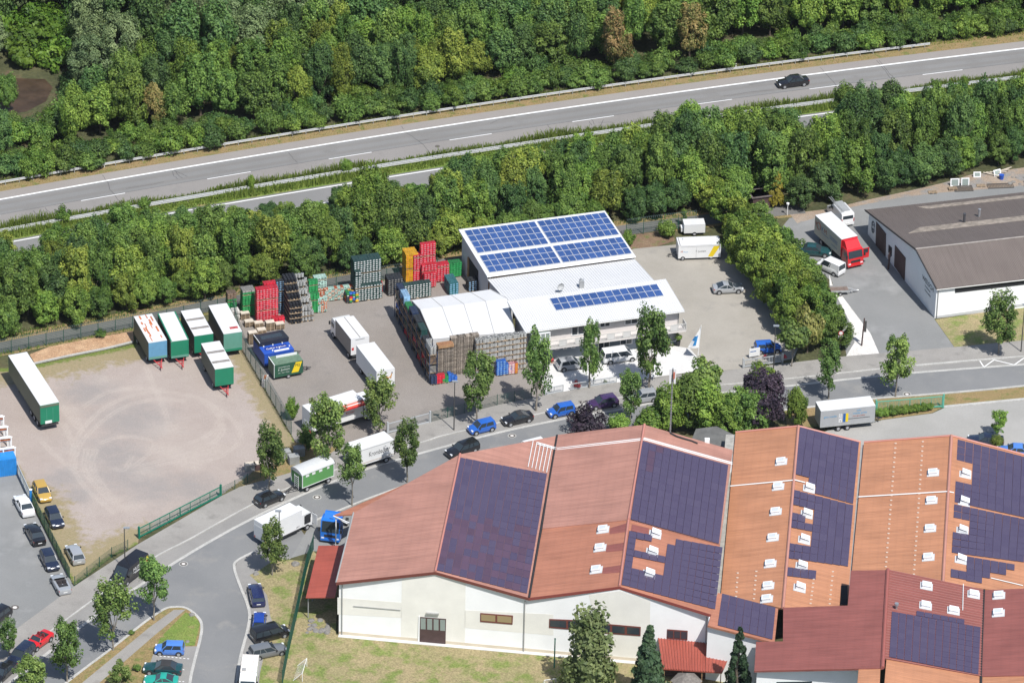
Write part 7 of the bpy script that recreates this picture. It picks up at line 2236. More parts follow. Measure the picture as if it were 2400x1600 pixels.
# white lorry with red banner at the yard gate
c, L, Wd, rz = three('m', (545, 322), (1012, 180), (690, 470), 3.65)
Wd = 2.5
t = thing("beverage_lorry", "white lorry with red roof banner behind the street trees at the gate", "lorry", (c.x, c.y, .03), rz)
box_body(t, L, Wd, 1.0, 3.65, (M_roofgrime, M_boxwhite, M_boxwhite, M_boxwhite))
M_bannerred = mat("banner_red", (0.55, 0.10, 0.055), .5, .12, 2)
MB().box((L * .04, -Wd / 2 - .42, 3.42), (L * .92, .95, .08)).build("raised_side_flap", M_bannerred, t)
MB().box((L * .04, -Wd / 2 - .90, 3.34), (L * .92, .05, .22)).build("flap_edge", mat("edge_red", (0.55, 0.02, 0.03), .5), t)
for k, (x, w1) in enumerate(((.36, .9), (.22, 1.2), (.05, .8), (-.15, 1.1))):
  MB().box((x * L, -Wd / 2 - .42, 3.465), (w1, .2, .01)).build("banner_mark", M_boxwhite, t)
MB().box((-L / 2 - .01, 0, 1.5), (.03, Wd * .6, .8)).build("tail_lift", M_boxwhite, t)
MB().box((-L / 2 - .05, -.5, .8), (.08, 1.0, .25)).build("tail_light", M_tail, t)
cab_mesh(t, L / 2 + 1.95, 2.4, 3.0, PAINT['white'], sky=True)
for sy in (-1, 1):
  truck_wheel(t, -L * .28, sy * (Wd / 2 - .2), .47); truck_wheel(t, L / 2 + 1.0, sy * (Wd / 2 - .2), .47)
side_text(t, "Kirner", .5, L, Wd, 2.0, mat("print_red", (0.5, 0.03, 0.02), .5), -1, L * .25)

# green site wagon
c, L, Wd, rz = three('m', (580, 992), (868, 878), (478, 928), 2.75)
Wd = 2.3
t = thing("site_wagon", "green site wagon with arched pale roof parked on the street", "wagon", (c.x, c.y, .03), rz + math.pi)
M_wgreen = mat("wagon_green", (0.10, 0.27, 0.085), .55, .05, 1)
MB().box((0, 0, 1.75), (L, Wd, 1.9)).build("body", M_wgreen, t)
rb_ = MB(); rings = []
for x in (-L / 2 - .12, L / 2 + .12):
  rings.append([(x, Wd / 2 * 1.06 * math.cos(a_), 2.66 + .55 * math.sin(a_)) for a_ in [math.pi * k / 10 for k in range(11)]])
rb_.loft(rings); rb_.build("roof", mat("wagon_roof", (0.47, 0.48, 0.48), .5, .05, 1), t, 50, fix=True)
for k, x in enumerate((-.32, -.08, .14, .34)):
  MB().box((x * L, Wd / 2 + .012, 2.38), (.5 if k else .36, .03, .30)).build("window", M_boxwhite, t)
for sx in (-1, 1):
  for sy in (-1, 1):
    MB().box((sx * (L / 2), sy * (Wd / 2), 1.75), (.09, .09, 1.92)).build("corner_post", M_boxwhite, t)
    truck_wheel(t, sx * L * .34, sy * (Wd / 2 - .15), .38, .24)
for sy in (-1, 1): MB().box((0, sy * (Wd / 2 + .006), .84), (L, .03, .09)).build("sill", M_boxwhite, t)
b = MB()
for k in range(6):
  b.box((L / 2 + .14, .1, .7 + k * .28), (.06, .8, .05))
b.tube((L / 2 + .14, -.3, .4), (L / 2 + .14, -.3, 2.3), .035, 5); b.tube((L / 2 + .14, .5, .4), (L / 2 + .14, .5, 2.3), .035, 5)
b.build("ladder", M_boxwhite, t)
drawbar(t, L / 2 - .1, M_chassis, 1.9, .6)
# lettered white trailer
c, L, Wd, rz = three('m', (1417, 658), (1062, 772), (1322, 602), 3.1)
Wd = 2.4
t = thing("lettered_trailer", "white box trailer with black brewery lettering parked on the street", "trailer", (c.x, c.y, .03), rz + math.pi)
box_body(t, L, Wd, .75, 3.1, (M_roofgrime, M_boxwhite, M_boxwhite, M_boxwhite))
text("Krombacher", 1.0, M_trim, t, (L * .12, -Wd / 2 - .008, 1.72), (math.pi / 2, 0, 0), xs=.62)
for sy in (-1, 1):
  MB().box((0, sy * (Wd / 2 + .004), 1.02), (L, .02, .05)).build("trim_line", mat("trim_ochre", (0.3, 0.2, 0.1), .6), t)
  truck_wheel(t, L * .30, sy * (Wd / 2 - .12), .42, .26); truck_wheel(t, -L * .30, sy * (Wd / 2 - .12), .42, .26)
MB().box((0, -Wd / 2 - .004, 2.98), (L, .02, .05)).build("roof_rail", M_steel, t)
drawbar(t, L / 2 - .1, M_chassis, 1.3, .8)

# white box truck at the junction
c, L, Wd, rz = three('l', (467, 312), (742, 183), (580, 376), 3.35)
Wd = 2.35
t = thing("box_truck", "white box truck with open driver door driving at the junction", "truck", (c.x, c.y, .03), rz)
box_body(t, L, Wd, .85, 3.35, (M_roofgrime, M_boxwhite, M_boxwhite, M_boxwhite))
cb = cab_mesh(t, L / 2 + 1.85, 2.1, 2.45, PAINT['white'])
MB().box((L / 2 + .95, -1.08, 1.6), (1.0, .04, 1.2)).build("open_door_gap", M_trim, t)
b = MB().box((L / 2 + 1.75, -1.5, 1.5), (.06, .9, 1.4)); b.build("open_door", M_boxwhite, t)
for sy in (-1, 1):
  truck_wheel(t, -L * .28, sy * (Wd / 2 - .2), .4); truck_wheel(t, L / 2 + .9, sy * (Wd / 2 - .2), .4)
  MB().box((-L / 2 - .01, sy * Wd * .42, 1.0), (.03, .16, .3)).build("tail_light", M_tail, t)
MB().box((0, -Wd / 2 - .01, .72), (L * .8, .03, .2)).build("side_guard", M_chassis, t)
MB().box((-L / 2 - .01, 0, 1.9), (.02, Wd * .9, 1.6)).build("roller_door", mat("roller_grey", (0.55, 0.56, 0.57), .5), t)
side_text(t, "ART", .3, L, Wd, 1.05, M_trim, -1, L * .38)

# blue tractor half under the canopy
bp = W('l', 1085, 495)
t = thing("blue_truck", "bright blue truck cab parked under the canopy of the hall", "truck", (bp.x, bp.y + 2.0, .03), heading('l', 1060, 440, -45, 100))
PAINT['truckblue'] = paint("truck_blue", (0.012, 0.14, 0.52), .3)
cb = cab_mesh(t, 2.3, 2.45, 3.2, PAINT['truckblue'], sky=True)
sp = MB(); sp.hexa([(.6, -1.0, 3.2), (1.6, -1.0, 3.2), (1.6, 1.0, 3.2), (.6, 1.0, 3.2), (.6, -.95, 3.75), (.95, -.95, 3.75), (.95, .95, 3.75), (.6, .95, 3.75)]); sp.build("wind_deflector", PAINT['truckblue'], t)
MB().box((-1.6, 0, .9), (4.2, .9, .25)).build("chassis", M_chassis, t)
for sy in (-1, 1):
  truck_wheel(t, 1.3, sy * 1.0); truck_wheel(t, -2.4, sy * 1.0)

# red lorry with cream box in the workshop yard
c, L, Wd, rz = three('i', (200, 407), (402, 592), (318, 380), 3.75)
Wd = 2.5
t = thing("red_lorry", "red lorry with cream box and white roof in the workshop yard", "lorry", (c.x, c.y, .03), rz)
M_cream = mat("cream_box", (0.52, 0.48, 0.39), .5, .03, .6)
box_body(t, L, Wd, 1.0, 3.75, (M_roofgrime, PAINT['red'], M_cream, M_cream))
cb = cab_mesh(t, L / 2 + 1.95, 2.4, 2.75, PAINT['red'])
df = MB(); df.hexa([(L / 2 + .1, -1.15, 2.7), (L / 2 + 1.4, -1.1, 2.75), (L / 2 + 1.4, 1.1, 2.75), (L / 2 + .1, 1.15, 2.7), (L / 2 + .1, -1.1, 3.65), (L / 2 + .5, -1.0, 3.6), (L / 2 + .5, 1.0, 3.6), (L / 2 + .1, 1.1, 3.65)]); df.build("wind_deflector", PAINT['red'], t)
MB().box((L / 2 + 1.5, 1.75, 1.75), (.06, 1.05, 1.5)).build("open_door", PAINT['red'], t)
MB().box((L / 2 + 1.53, 1.75, 2.1), (.03, .7, .6)).build("door_glass", M_carglass, t)
for sy in (-1, 1):
  truck_wheel(t, -L * .25, sy * (Wd / 2 - .2), .45); truck_wheel(t, L / 2 + 1.0, sy * (Wd / 2 - .2), .45)
M_kmblue = mat("print_blue", (0.02, 0.10, 0.30), .5); M_kmred = mat("print_brick", (0.36, 0.06, 0.03), .5)
side_text(t, "K", 1.0, L, Wd, 2.35, M_kmblue, -1, -L * .20); side_text(t, "M", 1.0, L, Wd, 2.35, M_kmred, -1, -L * .09)
b = MB()
for rr_, cx in ((.52, -L * .34),):
  pts = [(cx + rr_ * math.cos(a_), -Wd / 2 - .012, 2.65 + rr_ * math.sin(a_)) for a_ in [math.radians(q) for q in range(-60, 300, 24)]]
  b.path([Vector(q) for q in pts], .05, 4)
b.path([Vector((-L * .34 - .5, -Wd / 2 - .012, 2.6)), Vector((-L * .34 - .75, -Wd / 2 - .012, 2.75)), Vector((-L * .34 - .8, -Wd / 2 - .012, 3.05))], .05, 4)
b.build("round_logo", M_kmred, t)
for k, (z, x, w1) in enumerate(((2.1, -.10, 2.0), (2.75, .22, 2.2), (2.55, .22, 2.0), (2.35, .22, 2.2), (1.7, .25, 1.6))):
  MB().box((x * L, -Wd / 2 - .008, z), (w1, .012, .05)).build("small_print", M_kmblue, t)

# white van with roof rack and ladder
c, L, Wd, rz = three('i', (400, 425), (330, 345), (490, 405), 2.3)
L = 4.9; Wd = 1.95
d_ = Vector((math.cos(rz), math.sin(rz), 0)); near = W('i', 445, 500)
ctr = near + d_ * (L / 2) ; ctr.y += 0
t = thing("white_van", "white van with ladder on its roof rack behind the red lorry", "van", (ctr.x, ctr.y, .03), rz)
def panel_van(t, L, Wd, H, m, high=True):
  b = MB(); rings = []
  prof = [(-L / 2, .35), (L / 2 - .15, .35), (L / 2, .55), (L / 2 - .02, 1.0), (L / 2 - .75, 1.2), (L / 2 - 1.55, H - .12), (L / 2 - 1.9, H), (-L / 2 + .08, H), (-L / 2, H - .15)]
  for y, s in ((-Wd / 2, .0), (-Wd / 2 + .06, .05), (Wd / 2 - .06, .05), (Wd / 2, .0)):
    rings.append([(x, y * (1 if z < 1.3 else .94), z + (s if z > 1.5 else 0)) for x, z in prof])
  b.loft(rings)
  o = b.build("body", m, t, 35, fix=True)
  g = MB(); p = [Vector((L / 2 - .78, -Wd * .42, 1.27)), Vector((L / 2 - .78, Wd * .42, 1.27)), Vector((L / 2 - 1.5, Wd * .40, H - .14)), Vector((L / 2 - 1.5, -Wd * .40, H - .14))]
  n = (p[1] - p[0]).cross(p[2] - p[0]).normalized() * .045
  g.add([q + n for q in p] + [q - n for q in p], [(0, 1, 2, 3), (7, 6, 5, 4), (0, 4, 5, 1), (1, 5, 6, 2), (2, 6, 7, 3), (3, 7, 4, 0)]); g.build("windscreen", M_carglass, t)
  for sy in (-1, 1):
    MB().box((L / 2 - 1.65, sy * (Wd / 2 * .955), 1.55), (.75, .06, .5)).build("side_window", M_carglass, t)
    MB().box((L / 2 - .05, sy * Wd * .37, .85), (.14, .32, .2)).build("headlight", M_head, t)
    MB().box((-L / 2, sy * Wd * .45, 1.1), (.06, .12, .5)).build("tail_light", M_tail, t)
    MB().box((L / 2 - 1.2, sy * (Wd / 2 + .12), 1.35), (.12, .2, .3)).build("mirror", M_trim, t)
    truck_wheel(t, L * .30, sy * (Wd / 2 - .12), .34, .22); truck_wheel(t, -L * .30, sy * (Wd / 2 - .12), .34, .22)
  MB().box((-L / 2 - .01, 0, H * .74), (.03, Wd * .78, .5)).build("rear_window", M_carglass, t)
  MB().box((-L / 2 - .02, 0, .6), (.03, .5, .12)).build("number_plate", M_plate, t)
  return o
panel_van(t, L, Wd, 2.1, PAINT['white'])
MB().box((-.35, 0, 2.2), (2.9, 1.25, .05)).build("roof_rack", M_steel, t)
b = MB()
for y in (.5, .85):
  b.tube((-2.2, y, 2.32), (2.3, y, 2.42), .03, 4)
for k in range(14):
  b.tube((-2.1 + k * .32, .5, 2.33 + k * .007), (-2.1 + k * .32, .85, 2.33 + k * .007), .02, 4)
b.build("ladder", M_steel, t)
# black lettered van at the junction
L, Wd = 5.6, 1.98
rz = heading('k', 1000, 780, -225, 175)
c = place_bbox('k', (838, 585, 1142, 858), L, Wd, rz)
t = thing("black_van", "black high roof van with white lettering at the junction", "van", (c.x, c.y, .04), rz)
panel_van(t, L, Wd, 2.35, PAINT['black'])
text("HUTHER", .62, M_boxwhite, t, (-.7, Wd / 2 * .97 + .02, 1.45), (math.pi / 2, 0, math.pi), shear=.15)
MB().box((-.7, Wd / 2 + .004, 1.25), (2.4, .012, .05)).build("underline", M_boxwhite, t)
MB().box((-.7, Wd / 2 + .004, 1.12), (1.8, .012, .07)).build("small_print", M_boxwhite, t)
MB().box((-2.45, Wd / 2 + .004, 1.1), (.45, .012, 1.0)).build("flag_stripe", M_tail, t); MB().box((-2.45, Wd / 2 * .97 + .01, 1.9), (.45, .012, .45)).build("flag_stripe", M_yellow, t)
# white delivery van with rusty roof at the lower edge
L, Wd = 5.0, 2.0
rz = heading('l', 430, 1450, -14, 100)
pr_ = W('l', 432, 1640); t = thing("motorhome_van", "old white van with stained roof at the lower picture edge", "van", (pr_.x, pr_.y + 1.6, .03), rz)
box_body(t, 3.6, 1.95, .6, 2.5, (mat("stained_roof", (0.62, 0.58, 0.54), .7, .18, 1.5), M_boxwhite, M_boxwhite, M_boxwhite), x=-.9)
o_ = cab_mesh(t, 2.55, 1.95, 2.2, PAINT['white'])
MB().box((.55, -.55, 2.55), (.5, .45, .1)).build("roof_hatch", M_gutter, t)
for sy in (-1, 1): truck_wheel(t, 1.6, sy * .85, .34, .22); truck_wheel(t, -1.6, sy * .85, .34, .22)

# grey tarpaulin trailer
c, L, Wd, rz = three('o', (1108, 376), (1443, 341), (1070, 316), 3.3)
Wd = 2.45
t = thing("tarpaulin_trailer", "grey tarpaulin trailer with colourful print behind the orange hall", "trailer", (c.x, c.y, .03), rz)
M_tgrey = mat("grey_tarpaulin", (0.33, 0.335, 0.34), .6, .05, .6)
box_body(t, L, Wd, .85, 3.3, (M_roofgrime, M_tgrey, M_tgrey, M_tgrey))
for sy in (-1, 1):
  MB().box((0, sy * (Wd / 2 + .004), .93), (L, .02, .22)).build("side_board", M_steel, t)
  truck_wheel(t, -L * .16, sy * (Wd / 2 - .12), .36, .24); truck_wheel(t, 0.05, sy * (Wd / 2 - .12), .36, .24)
y = -Wd / 2 - .014
for k, (x, w1, m_) in enumerate(((-.135, .42, M_boxwhite), (-.06, .35, M_kmblue), (-.015, .35, M_yellow))):
  MB().box((x * L, y + .004, 1.95), (w1, .01, 1.25)).build("print_block", m_, t)
for k, ch in enumerate("GMS"):
  text(ch, .42, M_trim, t, (-.135 * L, y - .006, 2.25 - k * .42), (math.pi / 2, 0, 0))
MB().box((.2 * L, y + .006, 1.72), (L * .42, .008, .07)).build("print_bar", M_trim, t)
M_sky = mat("print_lightblue", (0.10, 0.30, 0.50), .5)
text("info", .4, M_sky, t, (.2 * L, y, 2.75), (math.pi / 2, 0, 0)); text("media print", .4, M_sky, t, (.22 * L, y, 2.35), (math.pi / 2, 0, 0)); text("gms media", .4, M_sky, t, (-.32 * L, y, 2.2), (math.pi / 2, 0, 0))
text("www.gms-online", .24, M_kmred, t, (.2 * L, y, 2.0), (math.pi / 2, 0, 0))
drawbar(t, L / 2 - .1, M_chassis, 1.3, .7)

# white sales trailers in the court
def p2038(x, y): return (1570 + x / 15.68, 520 + y / 15.68)
a, b_ = at(p2038(300, 1440)), at(p2038(1860, 1380)); d = (b_ - a); L = d.length; d.normalize(); dn_ = Vector((-d.y, d.x, 0)); Wd = 2.3
ctr = a + d * L / 2 + dn_ * Wd / 2
t = thing("white_sales_trailer", "white sales trailer with yellow emblem on the paved court", "trailer", (ctr.x, ctr.y, .03), math.atan2(d.y, d.x))
box_body(t, L, Wd, .35, 2.35, (M_roofgrime, M_boxwhite, M_boxwhite, M_boxwhite))
MB().box((-.05 * L, Wd * .18, 2.55), (L * .62, .1, .4)).build("sign_board", M_boxwhite, t)
MB().box((-L * .46, 0, 2.38), (.08, Wd, .07)).build("edge_trim", M_gutter, t)
pb = MB(); y = -Wd / 2 - .012
pb.add([(L * .20, y, .5), (L * .32, y, .5), (L * .48, y, 2.1), (L * .33, y, 2.1), (L * .20, y + .01, .5), (L * .32, y + .01, .5), (L * .48, y + .01, 2.1), (L * .33, y + .01, 2.1)], [(0, 1, 2, 3), (7, 6, 5, 4), (0, 4, 5, 1), (1, 5, 6, 2), (2, 6, 7, 3), (3, 7, 4, 0)]); pb.build("emblem_panel", M_yellow, t, fix=True)
side_text(t, "F. Juchem", .36, L, Wd, 1.25, M_trim, -1, .03 * L); side_text(t, "M", .4, L, Wd, 1.25, M_kmred, -1, -.42 * L); side_text(t, "Mosel", .25, L, Wd, 1.25, M_sky, -1, -.33 * L)
MB().box((-.08 * L, y + .004, 1.2), (.03, .01, 1.5)).build("flap_seam", M_gutter, t)
MB().box((0, y + .004, 2.12), (L * .9, .01, .04)).build("flap_seam", M_gutter, t)
for sy in (-1, 1): truck_wheel(t, -L * .39, sy * (Wd / 2 - .1), .32, .2); truck_wheel(t, L * .28, sy * (Wd / 2 - .14), .32, .2)
b = MB(); b.tube((-L / 2, -.5, .5), (-L / 2 - 1.3, 0, .4), .05, 5); b.tube((-L / 2, .5, .5), (-L / 2 - 1.3, 0, .4), .05, 5); b.tube((-L / 2 - 1.1, 0, .4), (-L / 2 - 1.1, 0, 0), .05, 5); b.build("drawbar", M_chassis, t)
q = at(p2038(870, 490)); t = thing("small_white_trailer", "small white trailer behind the sales trailer by the bush", "trailer", (q.x, q.y + .6, .03), math.atan2(d.y, d.x))
box_body(t, 2.9, 1.7, .45, 1.75, (M_roofgrime, M_boxwhite, M_boxwhite, M_boxwhite)); MB().box((-1.62, 0, .8), (.35, .9, .6)).build("tool_box", M_boxwhite, t)
for sy in (-1, 1): truck_wheel(t, 0, sy * .8, .3, .2)
# flat trailer by the white gravel
q = W('h', 1420, 910); t = thing("flat_trailer", "small flat car trailer with drawbar at the hedge edge", "trailer", (q.x, q.y, .03), heading('h', 1400, 890, 100, -4))
MB().box((0, 0, .5), (2.4, 1.4, .08)).build("bed", mat("trailer_bed", (0.16, 0.12, 0.10), .8, .2, 2), t)
for sy in (-1, 1):
  MB().box((0, sy * .72, .62), (2.4, .04, .3)).build("side_board", M_steel, t); truck_wheel(t, 0, sy * .82, .28, .18)
drawbar(t, 1.1, M_steel, 1.3, .5)

# ================================================================== FENCES, RAILS, LAMPS, STORES
M_fgreen = mat("fence_green", (0.008, 0.065, 0.045), .5)
M_gategreen = mat("gate_green", (0.010, 0.15, 0.095), .45)
M_gatemint = mat("gate_mint", (0.10, 0.34, 0.25), .5)
M_zinc = mat("zinc_bars", (0.45, 0.47, 0.48), .45, metal=.3)
M_lampm = mat("lamp_pole", (0.06, 0.058, 0.055), .5)
UNIT = {}
def unit(key, f):
  if key not in UNIT: UNIT[key] = f()
  return UNIT[key]
def sub(line, x0, x1):
  return [p for p in line if x0 <= to_px(p)[0] <= x1]
def walk(line, step):
  """points every step metres along a ground polyline"""
  out, acc = [line[0].copy()], 0.0
  for a, b in zip(line[:-1], line[1:]):
    d = (b - a).length
    while acc + d >= step:
      a = a.lerp(b, (step - acc) / d); out.append(a.copy()); d = (b - a).length; acc = 0.0
    acc += d
  return out
def guard_rail(label, line, sides):
  t = thing("guard_rail", label, "guard rail", line[0])
  o = line[0]
  for s in sides:
    l = [p - o for p in offset(line, s)]
    b = MB()
    for a, c in zip(l[:-1], l[1:]):
      n = Vector((-(c - a).y, (c - a).x, 0)).normalized() * .045
      for z0, z1, k in ((.44, .54, 1), (.54, .64, -1), (.64, .75, 1)):
        b.hexa([a - n * k + Vector((0, 0, z0)), c - n * k + Vector((0, 0, z0)), c + Vector((0, 0, z0)) + n * .6, a + Vector((0, 0, z0)) + n * .6, a - n * k + Vector((0, 0, z1)), c - n * k + Vector((0, 0, z1)), c + Vector((0, 0, z1)) + n * .6, a + Vector((0, 0, z1)) + n * .6])
    b.build("beam", mat("rail_zinc", (0.52, 0.53, 0.53), .45), t, fix=True)
  pm = unit('rpost', lambda: MB().box((0, 0, .36), (.09, .13, .74)).mesh("post", M_steel))
  for p in walk(line, 2.0): put("post", pm, t, p - o)
guard_rail("steel guard rail along the wood side of the highway", sub(hw(-3.7), -90, 2270), (0,))
guard_rail("double steel guard rail in the highway median", sub(hw(9.3), -90, 2500), (-.2, .2))
for k, (v, x, y) in enumerate((('a', 710, 1140), ('a', 983, 1088), ('b', 580, 778), ('c', 362, 472))):
  p = W(v, x, y); t = thing("delineator_post", ["white delineator post behind the parked trailers side of the guard rail", "short white delineator post next along the guard rail", "white delineator post near the middle of the guard rail", "white delineator post before the highway car"][k], "road post", p)
  MB().box((0, 0, .45), (.12, .1, .9)).build("post", M_frame, t); MB().box((0, 0, .78), (.125, .105, .16)).build("black_band", M_trim, t)
c = W('b', 654, 998); t = thing("road_drain", "dark oval drain cover in the highway lane", "drain", (c.x, c.y, .04)); MB().tube((0, 0, 0), (0, 0, .02), .35, 12).build("cover", M_iron, t)

def mesh_panel(dense):
  def f():
    b = MB(); n = 26 if dense else 14
    for k in range(n): b.box((k / n + .5 / n, 0, .5), (.011 if dense else .007, .008, 1))
    for k in range(11 if dense else 8): b.box((.5, 0, (k + .5) / (11 if dense else 8)), (1, .014, .013 if not dense else .02))
    return b.mesh("mesh_panel", M_fgreen)
  return unit('mesh%d' % dense, f)
def coil():
  def f():
    b = MB(); pts = [Vector((k / 60, .17 * math.cos(k * .9), .17 + .17 * math.sin(k * .9))) for k in range(61)]
    b.path(pts, .014, 3); return b.mesh("barbed_coil", mat("barbed_steel", (0.055, 0.085, 0.08), .5))
  return unit('coil', f)
def fence(label, line, h=1.9, step=2.5, barbed=False, dense=False, name="mesh_fence"):
  pts = walk(line, step)
  t = thing(name, label, "fence", pts[0]); o = pts[0]
  pm = unit('fpost%.1f' % h, lambda: MB().box((0, 0, h / 2), (.07, .07, h)).mesh("post", M_fgreen))
  for p in pts: put("post", pm, t, p - o)
  for a, b in zip(pts[:-1], pts[1:]):
    d = b - a; rz = math.atan2(d.y, d.x)
    put("mesh_panel", mesh_panel(dense), t, a - o + Vector((0, 0, .04)), (0, 0, rz), (d.length, 1, h - .1))
    if barbed: put("barbed_coil", coil(), t, a - o + Vector((0, 0, h)), (0, 0, rz), (d.length, 1, 1))
  return t
def pl(v, *pts): return [W(v, *p) for p in pts]
FL_ = offset(PATH, 3.1)
fence("green mesh fence with barbed coil along the footpath behind the yards", sub(FL_, -70, 1065), 2.0, 2.4, True)
fence("green mesh fence behind the paved court and the white trailers", sub(FL_, 1455, 1660), 2.4, 2.5, True)
fence("green mesh fence between gravel yard and drinks yard", [at(p) for p in ((546, 730), (568, 818), (640, 944), (693, 1036))], 2.0, 2.3, True)
fence("green mesh fence between car lot and gravel yard", pl('k', (246, 190), (400, 500), (565, 830)), 1.7, 2.0, False, True)
fence("green mesh fence along the pavement at the dry corner", pl('k', (572, 828), (690, 735), (860, 602), (1055, 512)), 1.5, 2.6)
fence("short green fence beside the green sliding gate", pl('j', (1745, 1218), (1890, 1150), (1990, 1095), (2150, 1030)), 1.5, 2.2)
fence("green mesh fence between drinks yard and pavement", [at(p) for p in ((1010, 990), (1088, 970), (1169, 949), (1272, 929))], 1.7, 2.4)
fence("tall dense green fence beside the dry lawn", pl('l', (930, 548), (880, 700), (800, 1080), (740, 1340), (690, 1600)), 2.3, 2.0, False, True, "tall_fence")
def gate(label, p0, p1, h, m, n, posts=True, mid=0, name="sliding_gate"):
  d = p1 - p0; L = d.length
  t = thing(name, label, "gate", p0, math.atan2(d.y, d.x))
  b = MB(); b.box((L / 2, 0, h), (L, .09, .10)); b.box((L / 2, 0, .22), (L, .12, .16)); b.box((.04, 0, h / 2), (.09, .09, h)); b.box((L - .04, 0, h / 2), (.09, .09, h))
  for k in range(mid): b.box((L * (k + 1) / (mid + 1), 0, h / 2), (.07, .07, h))
  b.build("gate_frame", m, t)
  bm_ = unit('bar' + m.name + '%.2f' % h, lambda: MB().box((0, 0, h / 2 + .1), (.035, .035, h - .2)).mesh("bar", m))
  for k in range(n): put("bar", bm_, t, ((k + .5) * L / n, 0, 0))
  if posts:
    for x in (-.12, L + .12): MB().box((x, 0, h / 2 + .15), (.2, .2, h + .3)).build("gate_post", m, t)
gate("long green sliding gate of the gravel yard", W('j', 1100, 1548), W('j', 1733, 1222), 1.45, M_gategreen, 70, True, 7)
gate("grey sliding gate of the drinks yard", W('m', 1372, 612), W('m', 1748, 516), 1.5, M_zinc, 42, True, 2)
gate("grey gate at the white forecourt", W('n', 972, 546), W('n', 1155, 508), 1.1, M_zinc, 20, False, 1)
gate("low pale fence along the white forecourt", W('n', 1230, 492), W('n', 1690, 418), 1.0, M_zinc, 44, False, 5, "forecourt_fence")
gate("mint green sliding gate behind the laurel bushes", W('o', 1448, 386), W('o', 1850, 352), 1.7, M_gatemint, 46, True, 5)
gate("grey lattice gate at the paved court", W('h', 660, 1508), W('h', 960, 1466), 1.2, M_zinc, 26, True, 2)
def lamp(label, base, h, out):
  p = at(base); t = thing("street_lamp", label, "street lamp", (p.x, p.y, .05))
  MB().tube((0, 0, 0), (0, 0, h), .085, 7, .055).build("pole", M_lampm, t)
  MB().box((out * .28, 0, h + .03), (.75, .34, .12)).build("lamp_head", mat("lamp_grey", (0.22, 0.24, 0.26), .4), t)
lamp("street lamp beside the street tree near the pallet stacks", px('m', 1975, 585), 7.3, .2)
lamp("street lamp behind the black van", px('k', 957, 655 + 45), 6.0, 1)
lamp("street lamp in front of the white box truck", px('l', 668, 640), 7.3, -.4)
lamp("street lamp on the workshop lawn at the picture edge", px('i', 1773, 1455), 7.2, .3)
lamp("street lamp at the paved court gate", px('h', 893, 1555), 7.2, .3)
# flag pole
p = W('g', 2116, 1345); t = thing("flag_pole", "white flag pole with white and blue flag at the forecourt", "flag pole", p)
MB().tube((0, 0, 0), (.28, 0, 5.2), .05, 7, .035).build("pole", M_frame, t)
fl = MB(); g = 8
V_ = [Vector((.24 - .15 * j / g - u * (.2 + 1.25 * (j / g)), .25 * math.sin(u * 5 + j * .4) * u, 4.9 - 3.1 * j / g - .25 * u)) for j in range(g + 1) for u in (0, .33, .66, 1)]
fl.add(V_, [(j * 4 + i, j * 4 + i + 1, j * 4 + i + 5, j * 4 + i + 4) for j in range(g) for i in range(3)])
for k, f_ in enumerate(fl.f): fl.m[k] = 1 if (k % 3 == 1 and 9 <= k <= 20) or k in (11, 14) else 0
fl.build("flag", [M_frame, mat("flag_blue", (0.03, 0.22, 0.50), .7)], t)
# signs
p = W('h', 742, 1425); t = thing("sign_board", "white notice board in front of the blue car at the court", "sign", p, .35)
MB().box((0, 0, .85), (1.5, .06, 1.2)).build("board", M_boxwhite, t); MB().box((-.2, -.035, 1.0), (.8, .01, .12)).build("print", M_kmblue, t)
for x in (-.6, .6): MB().box((x, .03, .15), (.06, .06, .3)).build("leg", M_steel, t)
for k, x in enumerate((30, 185)):
  p = W('h', 800 + x, 1422); t = thing("warning_cone", ["red warning cone below the sign board at the gate", "red warning cone at the hedge end of the court gate"][k], "cone", p); MB().tube((0, 0, 0), (0, 0, .35), .35, 10, .15).build("foot", M_redbar, t)
p = W('i', 388, 1420); t = thing("road_sign", "round red ringed road sign at the hedge end", "road sign", p)
MB().tube((0, 0, 0), (0, 0, 2.5), .035, 6).build("post", M_steel, t); MB().tube((0, -.03, 2.25), (0, -.05, 2.25), .34, 16).build("ring", M_redbar, t); MB().tube((0, -.052, 2.25), (0, -.06, 2.25), .24, 16).build("disc", M_frame, t); MB().box((0, -.04, 1.7), (.6, .03, .35)).build("plate", M_frame, t)
p = W('i', 553, 1405); t = thing("carved_post", "tall dark carved post on the white gravel", "post", p)
MB().tube((0, 0, 0), (.15, 0, 4.2), .11, 7, .09).build("post", M_darkwood, t); MB().box((.35, .1, 2.9), (.3, .2, 1.6)).build("carving", M_lampm, t)
p = W('i', 755, 820); t = thing("wood_sculpture", "slim dark sculpture in front of the workshop doors", "sculpture", p)
b = MB(); b.tube((0, 0, 0), (.1, 0, 1.2), .16, 7, .12); b.tube((.1, 0, 1.2), (.05, .1, 2.1), .13, 7, .18); b.tube((.05, .1, 2.1), (.2, 0, 2.9), .16, 7, .05); b.tube((.05, 0, 1.6), (.35, -.1, 2.3), .06, 5); b.build("figure", M_darkwood, t, 60)

